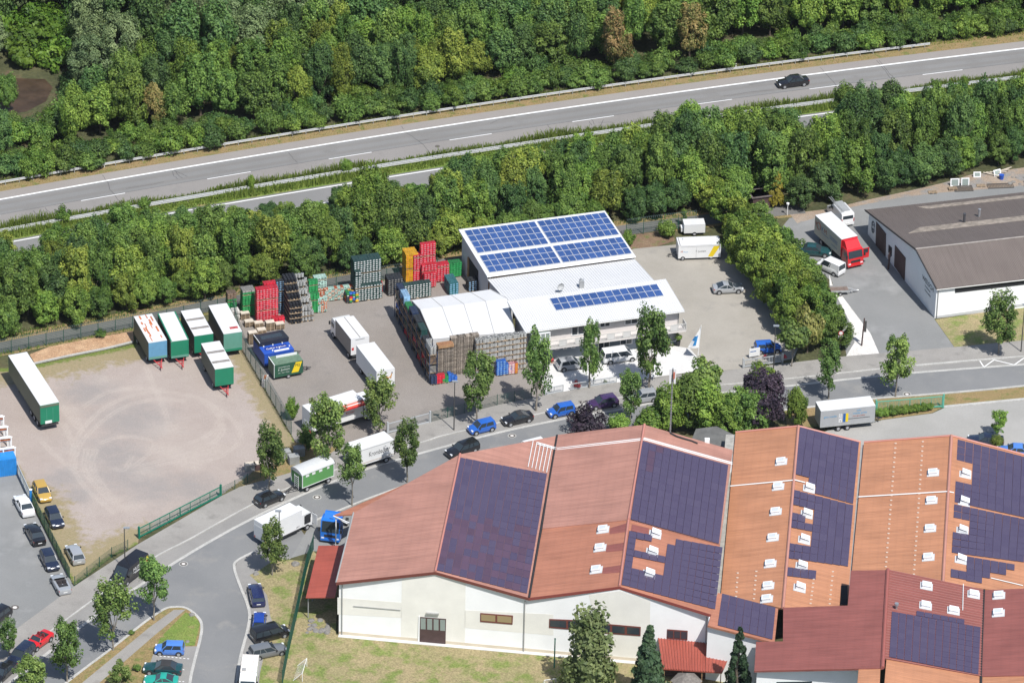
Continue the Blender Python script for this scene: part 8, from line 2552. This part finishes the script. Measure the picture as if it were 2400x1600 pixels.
# ------------------------------------------------------------------ crates, kegs and pallets
CC = dict(red=(0.52, 0.016, 0.035), green=(0.016, 0.20, 0.055), yellow=(0.62, 0.33, 0.012), blue=(0.02, 0.11, 0.42), mint=(0.42, 0.60, 0.52), orange=(0.45, 0.11, 0.045), dark=(0.022, 0.026, 0.032), dgreen=(0.016, 0.055, 0.05), navy=(0.018, 0.032, 0.075), teal=(0.03, 0.15, 0.17), pink=(0.50, 0.25, 0.27), sky=(0.25, 0.42, 0.60), brown=(0.16, 0.11, 0.075), grey=(0.25, 0.24, 0.22))
CW, CD, CH = .42, .33, .30
def crate_mesh(col, face=None):
  def f():
    b = MB(); w, d, h = CW - .025, CD - .02, CH - .018
    b.box((w / 2, d / 2, h / 2), (w, d, h))
    fm = 1
    b.box((w / 2, -.004, h * .48), (w * .62, .012, h * .42), 0, 1); b.box((-.004, d / 2, h * .5), (.012, d * .5, h * .35), 0, 2)
    b.box((w / 2, d / 2, h + .002), (w * .86, d * .82, .008), 0, 2)
    c = CC[col]; c2 = CC.get(face, tuple(min(.7, x * 1.5 + .03) for x in c)) if face != 'white' else (.66, .66, .64)
    return b.mesh("crate", [mat("crate_" + col, c, .5, objvar=.28), mat("crate_face_%s_%s" % (col, face), c2, .5), mat("crate_top_" + col, tuple(x * .45 + .012 for x in c), .6)])
  return unit('crate%s%s' % (col, face), f)
def pallet_m():
  def f():
    b = MB()
    for k in range(5): b.box((.6, .08 + k * .16, .133), (1.2, .11, .022))
    for k in range(3): b.box((.6, .05 + k * .35, .011), (1.2, .1, .022)); b.box((.07 + k * .53, .4, .072), (.13, .8, .1))
    return b.mesh("pallet", mat("pallet_wood", (0.26, 0.195, 0.13), .9, .25, 2.5, objvar=.25))
  return unit('pallet', f)
UL = math.atan2(UH.y, UH.x)
def keg_m(col):
  def f():
    b = MB(); b.tube((0, 0, 0), (0, 0, .06), .19, 9); b.tube((0, 0, .06), (0, 0, .49), .2, 9); b.tube((0, 0, .49), (0, 0, .56), .17, 9)
    b.tube((0, 0, .56), (0, 0, .57), .10, 7, None, True, 1)
    return b.mesh("keg", [mat("keg_" + col, {'steel': (0.44, 0.44, 0.42), 'black': (0.03, 0.032, 0.038)}[col], .35, .12, 3, metal=.25, objvar=.15), M_trim], 50)
  return unit('keg' + col, f)
def stack(label, v, x, y, nc, nd, nl, cols, every=5, name="crate_stack", seed=0, heights=None, rz=None, kegs=False, base=0.0, cat="crate stack", group=None):
  """a pallet load: near-left foot at a photo position; only crates that can be seen from some side are built"""
  p = W(v, x, y, base); rr = random.Random(seed)
  t = thing(name, label, cat, p, UL if rz is None else rz, group)
  cw, cd, ch = (CW, CD, CH) if not kegs else (.43, .43, .62)
  zc, z = [], .0
  for l in range(nl):
    if l % every == 0: z += .15
    zc.append(z); z += ch
  for i in range(nc):
    for j in range(nd):
      top = nl if heights is None else heights(i, j)
      for l in range(top):
        nbr = min(nl if heights is None else heights(max(i - 1, 0), j), nl if heights is None else heights(i, max(j - 1, 0)))
        if not (j == 0 or i == 0 or l >= top - 1 or i == nc - 1 or l >= nbr): continue
        c = cols(i, j, l, rr) if callable(cols) else cols
        if kegs: put("keg", keg_m(c), t, (i * cw + .22, j * cd + .22, zc[l]))
        else: put("crate", crate_mesh(*c) if isinstance(c, tuple) else crate_mesh(c), t, (i * cw + rr.uniform(-.02, .02), j * cd + rr.uniform(-.03, .03), zc[l]), (0, 0, rr.uniform(-.035, .035)))
  for l in range(0, nl, every):
    js = [j for j in range(nd) if (nl if heights is None else heights(nc - 1, j)) > l]
    is_ = [i for i in range(nc) if (nl if heights is None else heights(i, nd - 1)) > l]
    if js and is_: put("pallet", pallet_m(), t, (0, js[0] * cd, zc[l] - .15), None, (len(is_) * cw / 1.2, (nd - js[0]) * cd / .8, 1))
  return t
W_ = 'white'
stack("tall stack of red crates with pale fronts behind the pallets", 'e', 470, 905, 7, 3, 15, ('red', 'pink'), 5, seed=1)
stack("low broken stack of red crates in front of the tall red one", 'e', 640, 935, 4, 2, 3, 'red', 5, seed=2)
stack("higher dark and red crates at the back of the red stack", 'e', 545, 830, 8, 2, 15, lambda i, j, l, r: 'red' if i < 4 else ('dark', 'sky'), 5, seed=3)
stack("narrow stack of green crates behind the pale green trailer", 'e', 155, 805, 3, 3, 9, lambda i, j, l, r: 'green' if l < 6 else 'brown', 5, seed=4)
stack("wide stack of green crates with pale pallet lid", 'e', 318, 850, 4, 4, 12, lambda i, j, l, r: 'green' if l < 11 else 'grey', 5, seed=5)
stack("long block of black kegs and bottles next to the red crates", 'e', 826, 925, 4, 10, 7, 'black', 1, "keg_stack", 6, lambda i, j: 4 + min(3, j // 2), kegs=True, cat="keg stack")
stack("stepped block of silver kegs beside the black ones", 'e', 955, 902, 4, 9, 7, 'steel', 1, "keg_stack", 7, lambda i, j: max(1, min(7, 3 + j // 2 - (i // 3))), kegs=True, cat="keg stack")
stack("green crate stack between kegs and mint boxes", 'e', 1048, 812, 3, 4, 14, lambda i, j, l, r: 'green', 6, seed=8, heights=lambda i, j: 9 if j < 2 else 14)
stack("tall mint and orange box stack by the fence", 'e', 1095, 690, 4, 3, 11, lambda i, j, l, r: ('mint', 'dark') if l > 5 else ('orange', 'mint'), 5, seed=9)
stack("small stepped mint and orange box stack on a pallet", 'e', 1132, 802, 3, 2, 7, lambda i, j, l, r: ('orange', 'mint') if r.random() < .5 else ('mint', 'dark'), 8, seed=10)
stack("low long wall of mixed mint and orange boxes", 'e', 1212, 682, 11, 2, 6, lambda i, j, l, r: ('orange', 'mint') if (i * 7 + l * 3) % 5 < 2 else ('mint', 'dgreen'), 8, seed=11)
stack("little mixed crate pile beside the tall white fronted stack", 'e', 1440, 702, 4, 3, 5, lambda i, j, l, r: r.choice(['red', 'blue', 'green', 'dark', 'yellow', ('dark', W_)]), 8, seed=12)
stack("very tall block of dark crates with white fronts by the fence", 'e', 1532, 686, 9, 7, 18, ('dgreen', W_), 6, seed=13, heights=lambda i, j: (18 if j > 1 or i < 2 else 7) if not (i < 2 and j < 2) else 14)
stack("little red crate column on a bare pallet", 'e', 1765, 585, 2, 1, 5, ('red', W_), 8, seed=14)
stack("square dark crate block with pale bottles beside the yellow stack", 'e', 1888, 622, 5, 5, 8, ('dark', 'grey'), 8, seed=15)
stack("tall narrow yellow crate stack by the fence", 'e', 2082, 490, 4, 6, 14, ('yellow', 'orange'), 7, seed=16)
stack("tall bright red crate tower beside the yellow stack", 'f', 385, 470, 5, 4, 18, ('red', 'pink'), 6, seed=17, heights=lambda i, j: 18 if j > 1 else 9)
stack("red crate block between yellow stack and red tower", 'f', 300, 460, 3, 3, 13, ('red', 'pink'), 6, seed=18)
stack("front low stack of red crates before the red tower", 'f', 410, 508, 4, 2, 7, ('red', 'pink'), 7, seed=19)
stack("red crate pair stack next to the green crates", 'f', 512, 452, 5, 3, 8, ('red', 'pink'), 7, seed=20)
stack("green crate block at the corner of the solar hall", 'f', 612, 408, 6, 3, 7, 'green', 7, seed=21)
stack("long row of teal and blue bottle crates before the hall door", 'f', 668, 588, 3, 8, 6, ('teal', 'sky'), 7, seed=22)
stack("dark bottle crates standing inside the hall doorway shade", 'f', 862, 545, 3, 4, 5, ('dark', 'sky'), 7, seed=23)
stack("wide dark green crate rows behind the rack head", 'f', 205, 628, 9, 3, 7, lambda i, j, l, r: ('dgreen', W_), 7, seed=24)
# goods in front of the pallet wall
stack("shrink wrapped purple bottles on the corner pallet", 'f', 480, 1496, 2, 2, 4, 'navy', 8, seed=25)
stack("red crates on the corner pallet in front of the rack", 'f', 527, 1488, 3, 2, 4, 'red', 8, seed=26)
stack("green crates on a pallet before the pallet wall", 'f', 598, 1478, 2, 2, 3, 'green', 8, seed=27)
stack("stepped blue crates on a pallet before the pallet wall", 'f', 655, 1465, 3, 2, 4, 'blue', 8, seed=28, heights=lambda i, j: 4 - i)
stack("bright blue crate block before the keg wall", 'f', 1150, 1404, 5, 2, 7, ('blue', 'sky'), 7, seed=29, heights=lambda i, j: 7 if i < 3 else 6 - i + 2)
stack("pale pink wrapped crates beside the blue ones", 'f', 1272, 1388, 3, 2, 5, ('pink', W_), 7, seed=30)
stack("amber bottles on the pallet beside the pink crates", 'f', 1335, 1380, 1, 2, 5, ('orange', 'yellow'), 7, seed=31)
# wall of silver kegs: one tall pallet column after the other
KW = [W('f', 935, 1398), W('f', 1400, 1330)]
kd = math.atan2((KW[1] - KW[0]).y, (KW[1] - KW[0]).x)
for k in range(6):
  p = KW[0].lerp(KW[1], k / 6); q = to_px(p)
  stack("column of silver kegs on pallets in the keg wall, %s from the grey pallets" % ("first", "second", "third", "fourth", "fifth", "last")[k], 's', q[0], q[1], 4, 2, 7, 'steel', 1, "keg_column", 40 + k, rz=kd, kegs=True, cat="keg stack", group="columns of the keg wall")
def pallet_stack(label, p, n, rz, wrap=None, jit=.03, cols=1, group=None, m=None):
  t = thing("pallet_stack", label, "pallet stack", p, rz, group); rr = random.Random(int(p.x * 91) % 97)
  for k in range(n): put("pallet", pallet_m(), t, m=m, loc=(rr.uniform(-jit, jit), rr.uniform(-jit, jit), k * .147), rot=(0, 0, rr.uniform(-.02, .02)))
  if wrap: MB().box((.6, .4, n * .147 + .05), (1.15, .76, .1)).build("cover_board", wrap, t)
PW = [W('f', 548, 1438), W('f', 940, 1385)]
for k in range(6):
  p = PW[0].lerp(PW[1], k / 6)
  pallet_stack("high column of empty pallets in the pallet wall, %s from the rack" % ("first", "second", "third", "fourth", "fifth", "sixth")[k], p + Vector((0, 0 if k < 2 else .7, 0)), 32 if k < 2 else 38, kd, group="columns of the pallet wall", m=mat("weathered_pallet", (0.235, 0.20, 0.165), .95, .3, 3, objvar=.35))
M_pale = mat("pale_board", (0.50, 0.44, 0.36), .9, .15, 2)
for k, (x, y, n, lab) in enumerate(((300, 880, 6, "grey pallet stack behind the pale green trailer"), (345, 960, 5, "low pallet stack beside the wrapped sacks"), (450, 975, 5, "low pallet stack between two higher ones"), (385, 1145, 11, "high pallet stack at the corner of the black lid"), (480, 1060, 6, "pallet stack half hidden behind the black lid"), (572, 1000, 8, "tall pale pallet stack behind the black lid"), (678, 985, 5, "pallet stack nearest the black kegs"))):
  pallet_stack(lab, W('e', x, y), n, UL, M_pale)
t = thing("wrapped_bundle", "pale wrapped bundle beside the pale green trailer", "bundle", W('e', 200, 880), UL)
for k, z in enumerate((.0, .75)): MB().loft([[(x0 * 1.1 + .55, y0 * .9 + .45, z + h_) for x0, y0 in ((-.5 * s, -.5 * s), (.5 * s, -.5 * s), (.5 * s, .5 * s), (-.5 * s, .5 * s))] for s, h_ in ((.9, 0), (1.05, .2), (1.0, .55), (.8, .72))]).build("wrapped_sack", mat("wrap_film", (0.52, 0.50, 0.46), .5, .1, 3), t)
# planter box on the pallet wall
p = PW[0] + Vector((.1, 0, 4.75)); t = thing("soil_box", "wooden box of brown earth on top of the pallet wall", "planter", p, kd); MB().box((.95, .4, .2), (2.1, 1.0, .4)).build("box", M_wood, t); MB().box((.95, .4, .41), (1.9, .85, .04)).build("earth", mat("brown_earth", (0.24, 0.12, 0.06), .95, .3, 4), t)
# pallet rack along the tent gable
R0, R1_ = W('f', 462, 1478), W('f', 108, 790)
rd = (R1_ - R0); RL = rd.length; ra = math.atan2(rd.y, rd.x); rn = Vector((rd.y, -rd.x, 0)).normalized()
rack = thing("pallet_rack", "long blue steel pallet rack along the tent side", "rack", R0, ra)
nb = 8; M_rackblue = mat("rack_blue", (0.05, 0.07, 0.12), .5); M_beam = mat("rack_beam", (0.30, 0.16, 0.08), .6)
LV = (1.45, 2.85, 4.1)
um = unit('upr', lambda: MB().box((0, 0, 2.35), (.09, .09, 4.7)).box((0, -1.0, 2.35), (.09, .09, 4.7)).tube((0, 0, .3), (0, -1.0, 1.4), .025, 4).tube((0, 0, 2.5), (0, -1.0, 1.4), .025, 4).tube((0, 0, 2.6), (0, -1, 3.9), .025, 4).mesh("upright", M_rackblue))
for k in range(nb + 1): put("upright", um, rack, (RL * k / nb, 0, 0))
for z in LV:
  for y in (0, -1.0): MB().box((RL / 2, y, z - .07), (RL, .06, .11)).build("beam", M_beam, rack)
rr = random.Random(9)
RC_ = [['steel', ('dark', W_), ('dgreen', 'sky'), ('dark', 'sky'), ('navy', 'sky'), 'green', ('sky', 'blue'), ('navy', 'dark'), 'blue'],
   [('brown', 'grey'), ('dark', 'grey'), 'dark', ('dgreen', 'grey'), ('dark', W_), 'navy', ('dark', 'sky'), 'dgreen', 'navy'],
   [('grey', W_), 'red', 'dark', 'red', ('dark', 'grey'), 'dgreen', 'navy', 'blue', 'dark'], [('grey', 'brown'), 'dark', 'red', ('dark', W_), 'brown', 'red', 'navy', 'dark', 'dark']]
names = ("first", "second", "third", "fourth", "fifth", "sixth", "seventh", "eighth")
for k in range(nb):
  for li, zz in enumerate((4.1, 2.85, 1.45, 0.0)):
    c = RC_[li][k]
    p = R0 + rd * ((k + .04) / nb) + Vector((0, 0, zz)); bay = RL / nb * .92
    t = thing("racked_load", "%s in the %s rack bay from the street, %s" % ("silver kegs" if c == 'steel' else (c if isinstance(c, str) else c[0]).replace('dgreen', 'dark green').replace('navy', 'navy blue').replace('sky', 'pale blue') + " crates", names[k], ("on top", "upper shelf", "lower shelf", "on the ground")[li]), "crate stack", p, ra, "loads in the pallet rack")
    put("pallet", pallet_m(), t, (0, -.95, 0), None, (bay / 1.2, 1.1, 1))
    nl = rr.choice((2, 3)) if li else rr.choice((2, 3, 4)); nx = int(bay / CD)
    for i in range(nx):
      for j in range(2):
        for l in range(nl if c != 'steel' else 2):
          if j and l < nl - 1 and i < nx - 1 and i: continue
          if c == 'steel': put("keg", keg_m('steel'), t, (i * .4 + .2, -.3 - j * .42, .15 + l * .58))
          else: put("crate", crate_mesh(*c) if isinstance(c, tuple) else crate_mesh(c), t, (i * CD + CD, -.92 + j * CW, .15 + l * CH), (0, 0, math.pi / 2))

# ------------------------------------------------------------------ remaining small things
M_contblue = mat("container_blue", (0.02, 0.20, 0.52), .45, .12, 1.2)
p = W('j', 133, 1050); t = thing("blue_container", "blue corrugated container at the picture edge with white frames above", "container", p, heading('j', 0, 1060, 100, -14))
MB().box((-3.0, 1.2, 1.25), (6.0, 2.4, 2.5)).build("body", M_contblue, t)
b = MB()
for k in range(24): b.box((-.15 - k * .25, -.03, 1.25), (.12, .06, 2.3))
b.build("corrugation", M_contblue, t)["kind"] = "stuff"
for k in range(4):
  f = thing("white_steel_frame", "white steel frame with rusty rail, %s behind the blue container" % ("first", "second", "third", "last")[k], "steel frame", W('j', 128 - k * 30, 1050 - k * 82 - 60), t.matrix_basis.to_euler().z, "white frames behind the blue container")
  b = MB()
  for x in (-.1, -1.6, -3.1):
    b.box((x, 0, 1.5), (.14, .14, 2.9)); b.tube((x, 0, .3), (x + .1, 1.2, 2.2), .05, 4); b.box((x, 1.2, 1.2), (.14, .14, 2.3))
  b.box((-1.6, 0, 2.95), (3.3, .16, .12)); b.box((-1.6, 1.2, 2.35), (3.3, .14, .1)); b.build("frame", M_frame, f)
  MB().box((-1.6, .1, 2.6), (3.2, .1, .2)).build("rust_rail", M_rust, f)
  for q in range(5): MB().box((-1.6, .35 + q * .2, 2.25 - q * .1), (3.0, .14, .05)).build("slat", M_boxwhite, f)
g0_, g1_ = W('j', 140, 1045), W('j', 240, 1262)
gate("blue and white sliding gate of the car lot", g0_, g1_, 1.5, M_zinc, 34, True, 3)
p = W('j', 245, 1268); t = thing("gate_pillar", "bright blue gate pillar beside the white saloon", "gate post", p); MB().box((0, 0, .95), (.3, .3, 1.9)).build("pillar", M_contblue, t); MB().box((0, 0, 1.93), (.34, .34, .06)).build("cap", M_frame, t)
def goal(label, p, rz, w=2.0, h=1.2, d=.9):
  t = thing("football_goal", label, "goal", p, rz); b = MB(); r = .035
  b.path([Vector(q) for q in ((0, 0, 0), (0, 0, h), (w, 0, h), (w, 0, 0), (w, d, 0), (0, d, 0), (0, 0, 0))], r, 5); b.tube((0, 0, h), (0, d, 0), r, 5); b.tube((w, 0, h), (w, d, 0), r, 5); b.build("frame", M_frame, t)
  b = MB()
  for k in range(12): b.tube((w * k / 11, 0, h), (w * k / 11, d, 0), .006, 3)
  for k in range(6): b.tube((0, d * k / 6, h - h * k / 6), (w, d * k / 6, h - h * k / 6), .006, 3)
  b.build("net", M_frame, t)["kind"] = "stuff"
goal("white football goal on the dry lawn beside the green fence", W('l', 845, 1560), 1.45, 3.2, 1.3, 1.2)
goal("white football goal at the green posts near the drooping conifer", W('q', 190, 1600), .3)
for k, (v, x, y, h) in enumerate((('q', 250, 1480, 4.2), ('q', 318, 1640, 4.2))):
  t = thing("net_post", ["tall green net post before the white hall wall", "tall green net post beside the drooping conifer"][k], "post", W(v, x, y)); MB().tube((0, 0, 0), (0, 0, h), .09, 7, .08).build("post", M_gategreen, t); MB().tube((0, 0, h), (0, 0, h + .06), .11, 7).build("cap", M_fgreen, t)
rr = random.Random(21)
M_rock = mat("grey_rock", (0.19, 0.18, 0.165), .95, .25, 3)
def rock(label, p, s, group):
  t = thing("boulder", label, "boulder", p, rr.uniform(0, 6), group); b = MB()
  rg = [[(s * k * math.cos(a) * rr.uniform(.8, 1.15), s * k * math.sin(a) * rr.uniform(.8, 1.15), s * z) for a in [6.283 * i / 8 for i in range(8)]] for k, z in ((.8, -.1), (1, .25), (.8, .6), (.35, .8))]
  b.loft(rg); b.build("stone", M_rock, t)
for k in range(22): rock("rough grey stone in the heap beside the lean-to", W('l', rr.uniform(870, 1050), rr.uniform(1090, 1195)), rr.uniform(.2, .5), "stone heap beside the lean-to")
for k, (v, x, y, s, lab) in enumerate((('l', 795, 665, .55, "flat boulder on the dry lawn by the ramp"), ('l', 488, 738, .4, "flat boulder below the street tree at the corner"), ('k', 1470, 1050, .4, "boulder on the green island tip"), ('k', 740, 860, .4, "boulder at the tree pit near the black van"), ('k', 1435, 1255, .3, "small stone beside the light blue car"), ('n', 1325, 610, .3, "stone in the tree strip behind the purple car"))):
  rock(lab, W(v, x, y), s, None)
# garden shed among the belt trees, slabs, wood boxes
p = W('c', 520, 1400); t = thing("garden_shed", "small dark flat roofed shed beside the golden conifer", "shed", p, UL); MB().box((0, 0, 1.1), (2.6, 2.0, 1.9)).build("wall", M_darkwood, t); MB().box((0, 0, 1.98), (3.1, 2.4, .14)).build("roof", mat("felt_roof", (0.12, 0.10, 0.095), .9, .2, 2), t)
M_slab = mat("concrete_slab", (0.27, 0.275, 0.265), .9, .12, 2)
for k, (x, y, n) in enumerate(((395, 850, 5), (470, 905, 6), (520, 830, 6))):
  t = thing("slab_stack", "stack of grey concrete slabs by the fence, %s" % ("half behind the street tree", "nearest the green wagon", "in the lorry's shade")[k], "slab stack", W('m', x, y), .3)
  for q in range(n): MB().box((.6, .5, .1 + q * .2), (1.25 + .06 * (q % 2), 1.0, .16)).build("slab", M_slab, t)
for k, (x, y, w_, m_) in enumerate(((65, 965, 1.3, M_slab), (150, 955, 1.2, M_darkwood), (215, 950, 1.1, M_wood))):
  t = thing("timber_crate", ["grey box at the corner of the gravel yard", "dark box beside the street tree at the yard corner", "wooden box of logs beside the street tree at the yard corner"][k], "box", W('m', x, y), .35); MB().box((w_ / 2, .4, .45), (w_, .8, .9)).build("body", m_, t); MB().box((w_ / 2, .4, .93), (w_ + .06, .86, .06)).build("lid", M_pale, t)
t = thing("concrete_block", "pale concrete pillar block beside the green sales trailer", "block", W('e', 560, 1568), UL + 1.2); MB().box((0, 0, .5), (1.6, .7, 1.0)).build("body", mat("pale_concrete", (0.42, 0.40, 0.38), .9, .12, 2), t); MB().box((.1, 0, 1.02), (1.0, .3, .05)).build("hollow", M_rust, t)
# scrap behind the workshop
def p270(x, y): return (2130 + x / 4.978, 390 + y / 4.978)
def win(label, p, rz, w, h, tilt=0.0):
  t = thing("scrap_window", label, "window frame", p, rz); b = MB()
  for x, z, ww, hh in ((0, h / 2, .14, h), (w, h / 2, .14, h), (w / 2, .07, w - .14, .14), (w / 2, h - .07, w - .14, .14)): b.box((x, 0, z), (ww, .08, hh))
  b.build("frame", M_frame, t); MB().box((w / 2, .01, h / 2), (w - .14, .02, h - .28)).build("pane", M_glassgreen, t)
  t.matrix_basis = t.matrix_basis @ Matrix.Rotation(tilt, 4, 'X')
win("white discarded window frame leaning behind the workshop", at(p270(615, 235)), .12, 1.0, 1.25, -.15); win("white discarded double window beside the leaning one", at(p270(490, 235)), .1, 1.1, 1.15, -.2); win("white frame lying askew on the scrap heap", at(p270(1005, 120)), .5, 1.0, .9, -.5); win("small grey window on the scrap heap", at(p270(760, 130)), .1, .9, .8, -.3)
for k, (x, y, w_, d_, lab) in enumerate(((540, 300, 2.6, 1.5, "rusty steel grating lying behind the workshop roof"), (930, 265, 3.6, 1.2, "long dark grating lying on the bare soil"))):
  t = thing("steel_grating", lab, "grating", at(p270(x, y)), .13); b = MB()
  for q in range(18): b.box((w_ * q / 17, d_ / 2, .12), (.04, d_, .06))
  b.box((w_ / 2, 0, .12), (w_, .06, .1)); b.box((w_ / 2, d_, .12), (w_, .06, .1)); b.build("grid", M_iron, t)
for k, (x, y, lab) in enumerate(((235, 325, "bare pallet by the bushes behind the workshop"), (470, 290, "pallet beside the rusty grating"), (800, 250, "pallet at the far end of the rusty grating"))):
  pallet_stack(lab, at(p270(x, y)), 1 + k % 2, .15)
for k in range(14): rock("pale rubble stone on the heap behind the workshop", at(p270(rr.uniform(1180, 1420), rr.uniform(110, 240))), rr.uniform(.2, .45), "rubble heap behind the workshop")
t = thing("scrap_boards", "pale boards lying across the scrap heap", "boards", at(p270(880, 110)), .1)
for k in range(5): MB().box((1.0 + k * .5, .2 * k, .25 + .07 * k), (2.4, .16, .04), .25 * (k - 2)).build("board", M_pale, t)
t = thing("blue_tub", "blue tub on the scrap heap", "tub", at(p270(1080, 150))); MB().tube((0, 0, 0), (0, 0, .7), .3, 10, .36).build("tub", M_salesblue, t); MB().tube((0, 0, .66), (0, 0, .71), .38, 10).build("rim", M_salesblue, t)
t = thing("path_lamp", "small white garden lamp by the golden conifer", "lamp", W('c', 712, 1465)); MB().tube((0, 0, 0), (0, 0, 1.7), .05, 6).build("post", M_frame, t); MB().tube((0, 0, 1.6), (0, 0, 1.9), .16, 8, .22).build("lamp_head", M_frame, t)
# balcony furniture and planters
def on_bal(x, y): return W('g', x, y, 2.72)
t = thing("balcony_table", "round wooden table on the balcony", "table", on_bal(1215, 1140)); MB().tube((0, 0, .68), (0, 0, .73), .5, 10).build("table_top", M_wood, t); MB().tube((0, 0, 0), (0, 0, .68), .05, 6).build("leg", M_lampm, t)
for k, x in enumerate((1178, 1262)):
  t = thing("balcony_chair", ["white chair at the bay window side of the balcony table", "white chair at the sofa side of the balcony table"][k], "chair", on_bal(x, 1148), UL); MB().box((0, 0, .45), (.5, .5, .07)).build("seat", M_frame, t); MB().box((-.22 if k == 0 else .22, 0, .8), (.06, .5, .6)).build("backrest", M_frame, t)
  for sx in (-.2, .2):
    for sy in (-.2, .2): MB().box((sx, sy, .21), (.04, .04, .42)).build("leg", M_frame, t)
t = thing("balcony_sofa", "dark red sofa with white cushions on the balcony", "sofa", on_bal(1440, 1112), UL); MB().box((0, 0, .25), (1.7, .7, .4)).build("seat", M_brown, t); MB().box((0, .33, .55), (1.7, .14, .7)).build("backrest", M_brown, t)
for x in (-.4, .4): MB().box((x, -.05, .48), (.6, .5, .1)).build("cushion", M_frame, t)
t = thing("planter", "tall dark planter with clipped bush at the house corner", "planter", W('g', 1952, 1232)); MB().tube((0, 0, 0), (0, 0, .8), .2, 8, .3).build("pot", M_trim, t); put("foliage", CROWN['ball'][0], t, (0, 0, .75), None, (.24, .24, .3))
t = thing("bicycle", "bicycle leaning at the grey blue house wall", "bicycle", W('g', 912, 1385), UL + .2); b = MB()
for x in (-.5, .5):
  MB().path([Vector((x + .33 * math.cos(6.283 * k / 14), 0, .34 + .33 * math.sin(6.283 * k / 14))) for k in range(15)], .025, 4).build("wheel", M_trim, t)
MB().path([Vector(q) for q in ((-.5, 0, .34), (-.15, 0, .85), (.38, 0, .85), (-.05, 0, .36), (-.5, 0, .34))], .022, 4).tube((.38, 0, .85), (.5, 0, .34), .022, 4).tube((.36, -.25, 1.0), (.36, .25, 1.0), .02, 4).build("frame", M_steel, t); MB().box((-.2, 0, .92), (.24, .12, .06)).build("saddle", M_trim, t)
t = thing("flower_box", "orange flower tub beside the bicycle", "planter", W('g', 884, 1372)); MB().tube((0, 0, 0), (0, 0, .35), .2, 8, .25).build("pot", M_rust, t); MB().tube((0, 0, .33), (0, 0, .6), .28, 8, .12).build("flowers", M_redbar, t)

# ------------------------------------------------------------------ lettering to plain meshes
bpy.context.view_layer.update()
_dg = bpy.context.evaluated_depsgraph_get()
for o in FONTS:
  me = bpy.data.meshes.new_from_object(o.evaluated_get(_dg))
  me.name = "lettering"
  n = bpy.data.objects.new("lettering", me)
  COL.objects.link(n)
  n.parent = o.parent
  n.matrix_basis = o.matrix_basis.copy()
  n["kind"] = "stuff"
for o in FONTS:
  bpy.data.objects.remove(o)

# ------------------------------------------------------------------ thin summer haze
hb = MB().span(-420, 420, -720, 620, -2, 372)
hz = hb.build("haze", bpy.data.materials.new("haze"))
tag(hz, kind="stuff", label="thin summer haze over the whole place", cat="haze")
_hm = hz.data.materials[0]; _hm.use_nodes = True
for n_ in list(_hm.node_tree.nodes): _hm.node_tree.nodes.remove(n_)
_ho = _hm.node_tree.nodes.new("ShaderNodeOutputMaterial"); _hv = _hm.node_tree.nodes.new("ShaderNodeVolumePrincipled")
_hv.inputs["Density"].default_value = 0.000014
_hv.inputs["Color"].default_value = (0.80, 0.88, 1.0, 1)
_hm.node_tree.links.new(_hv.outputs[0], _ho.inputs["Volume"])
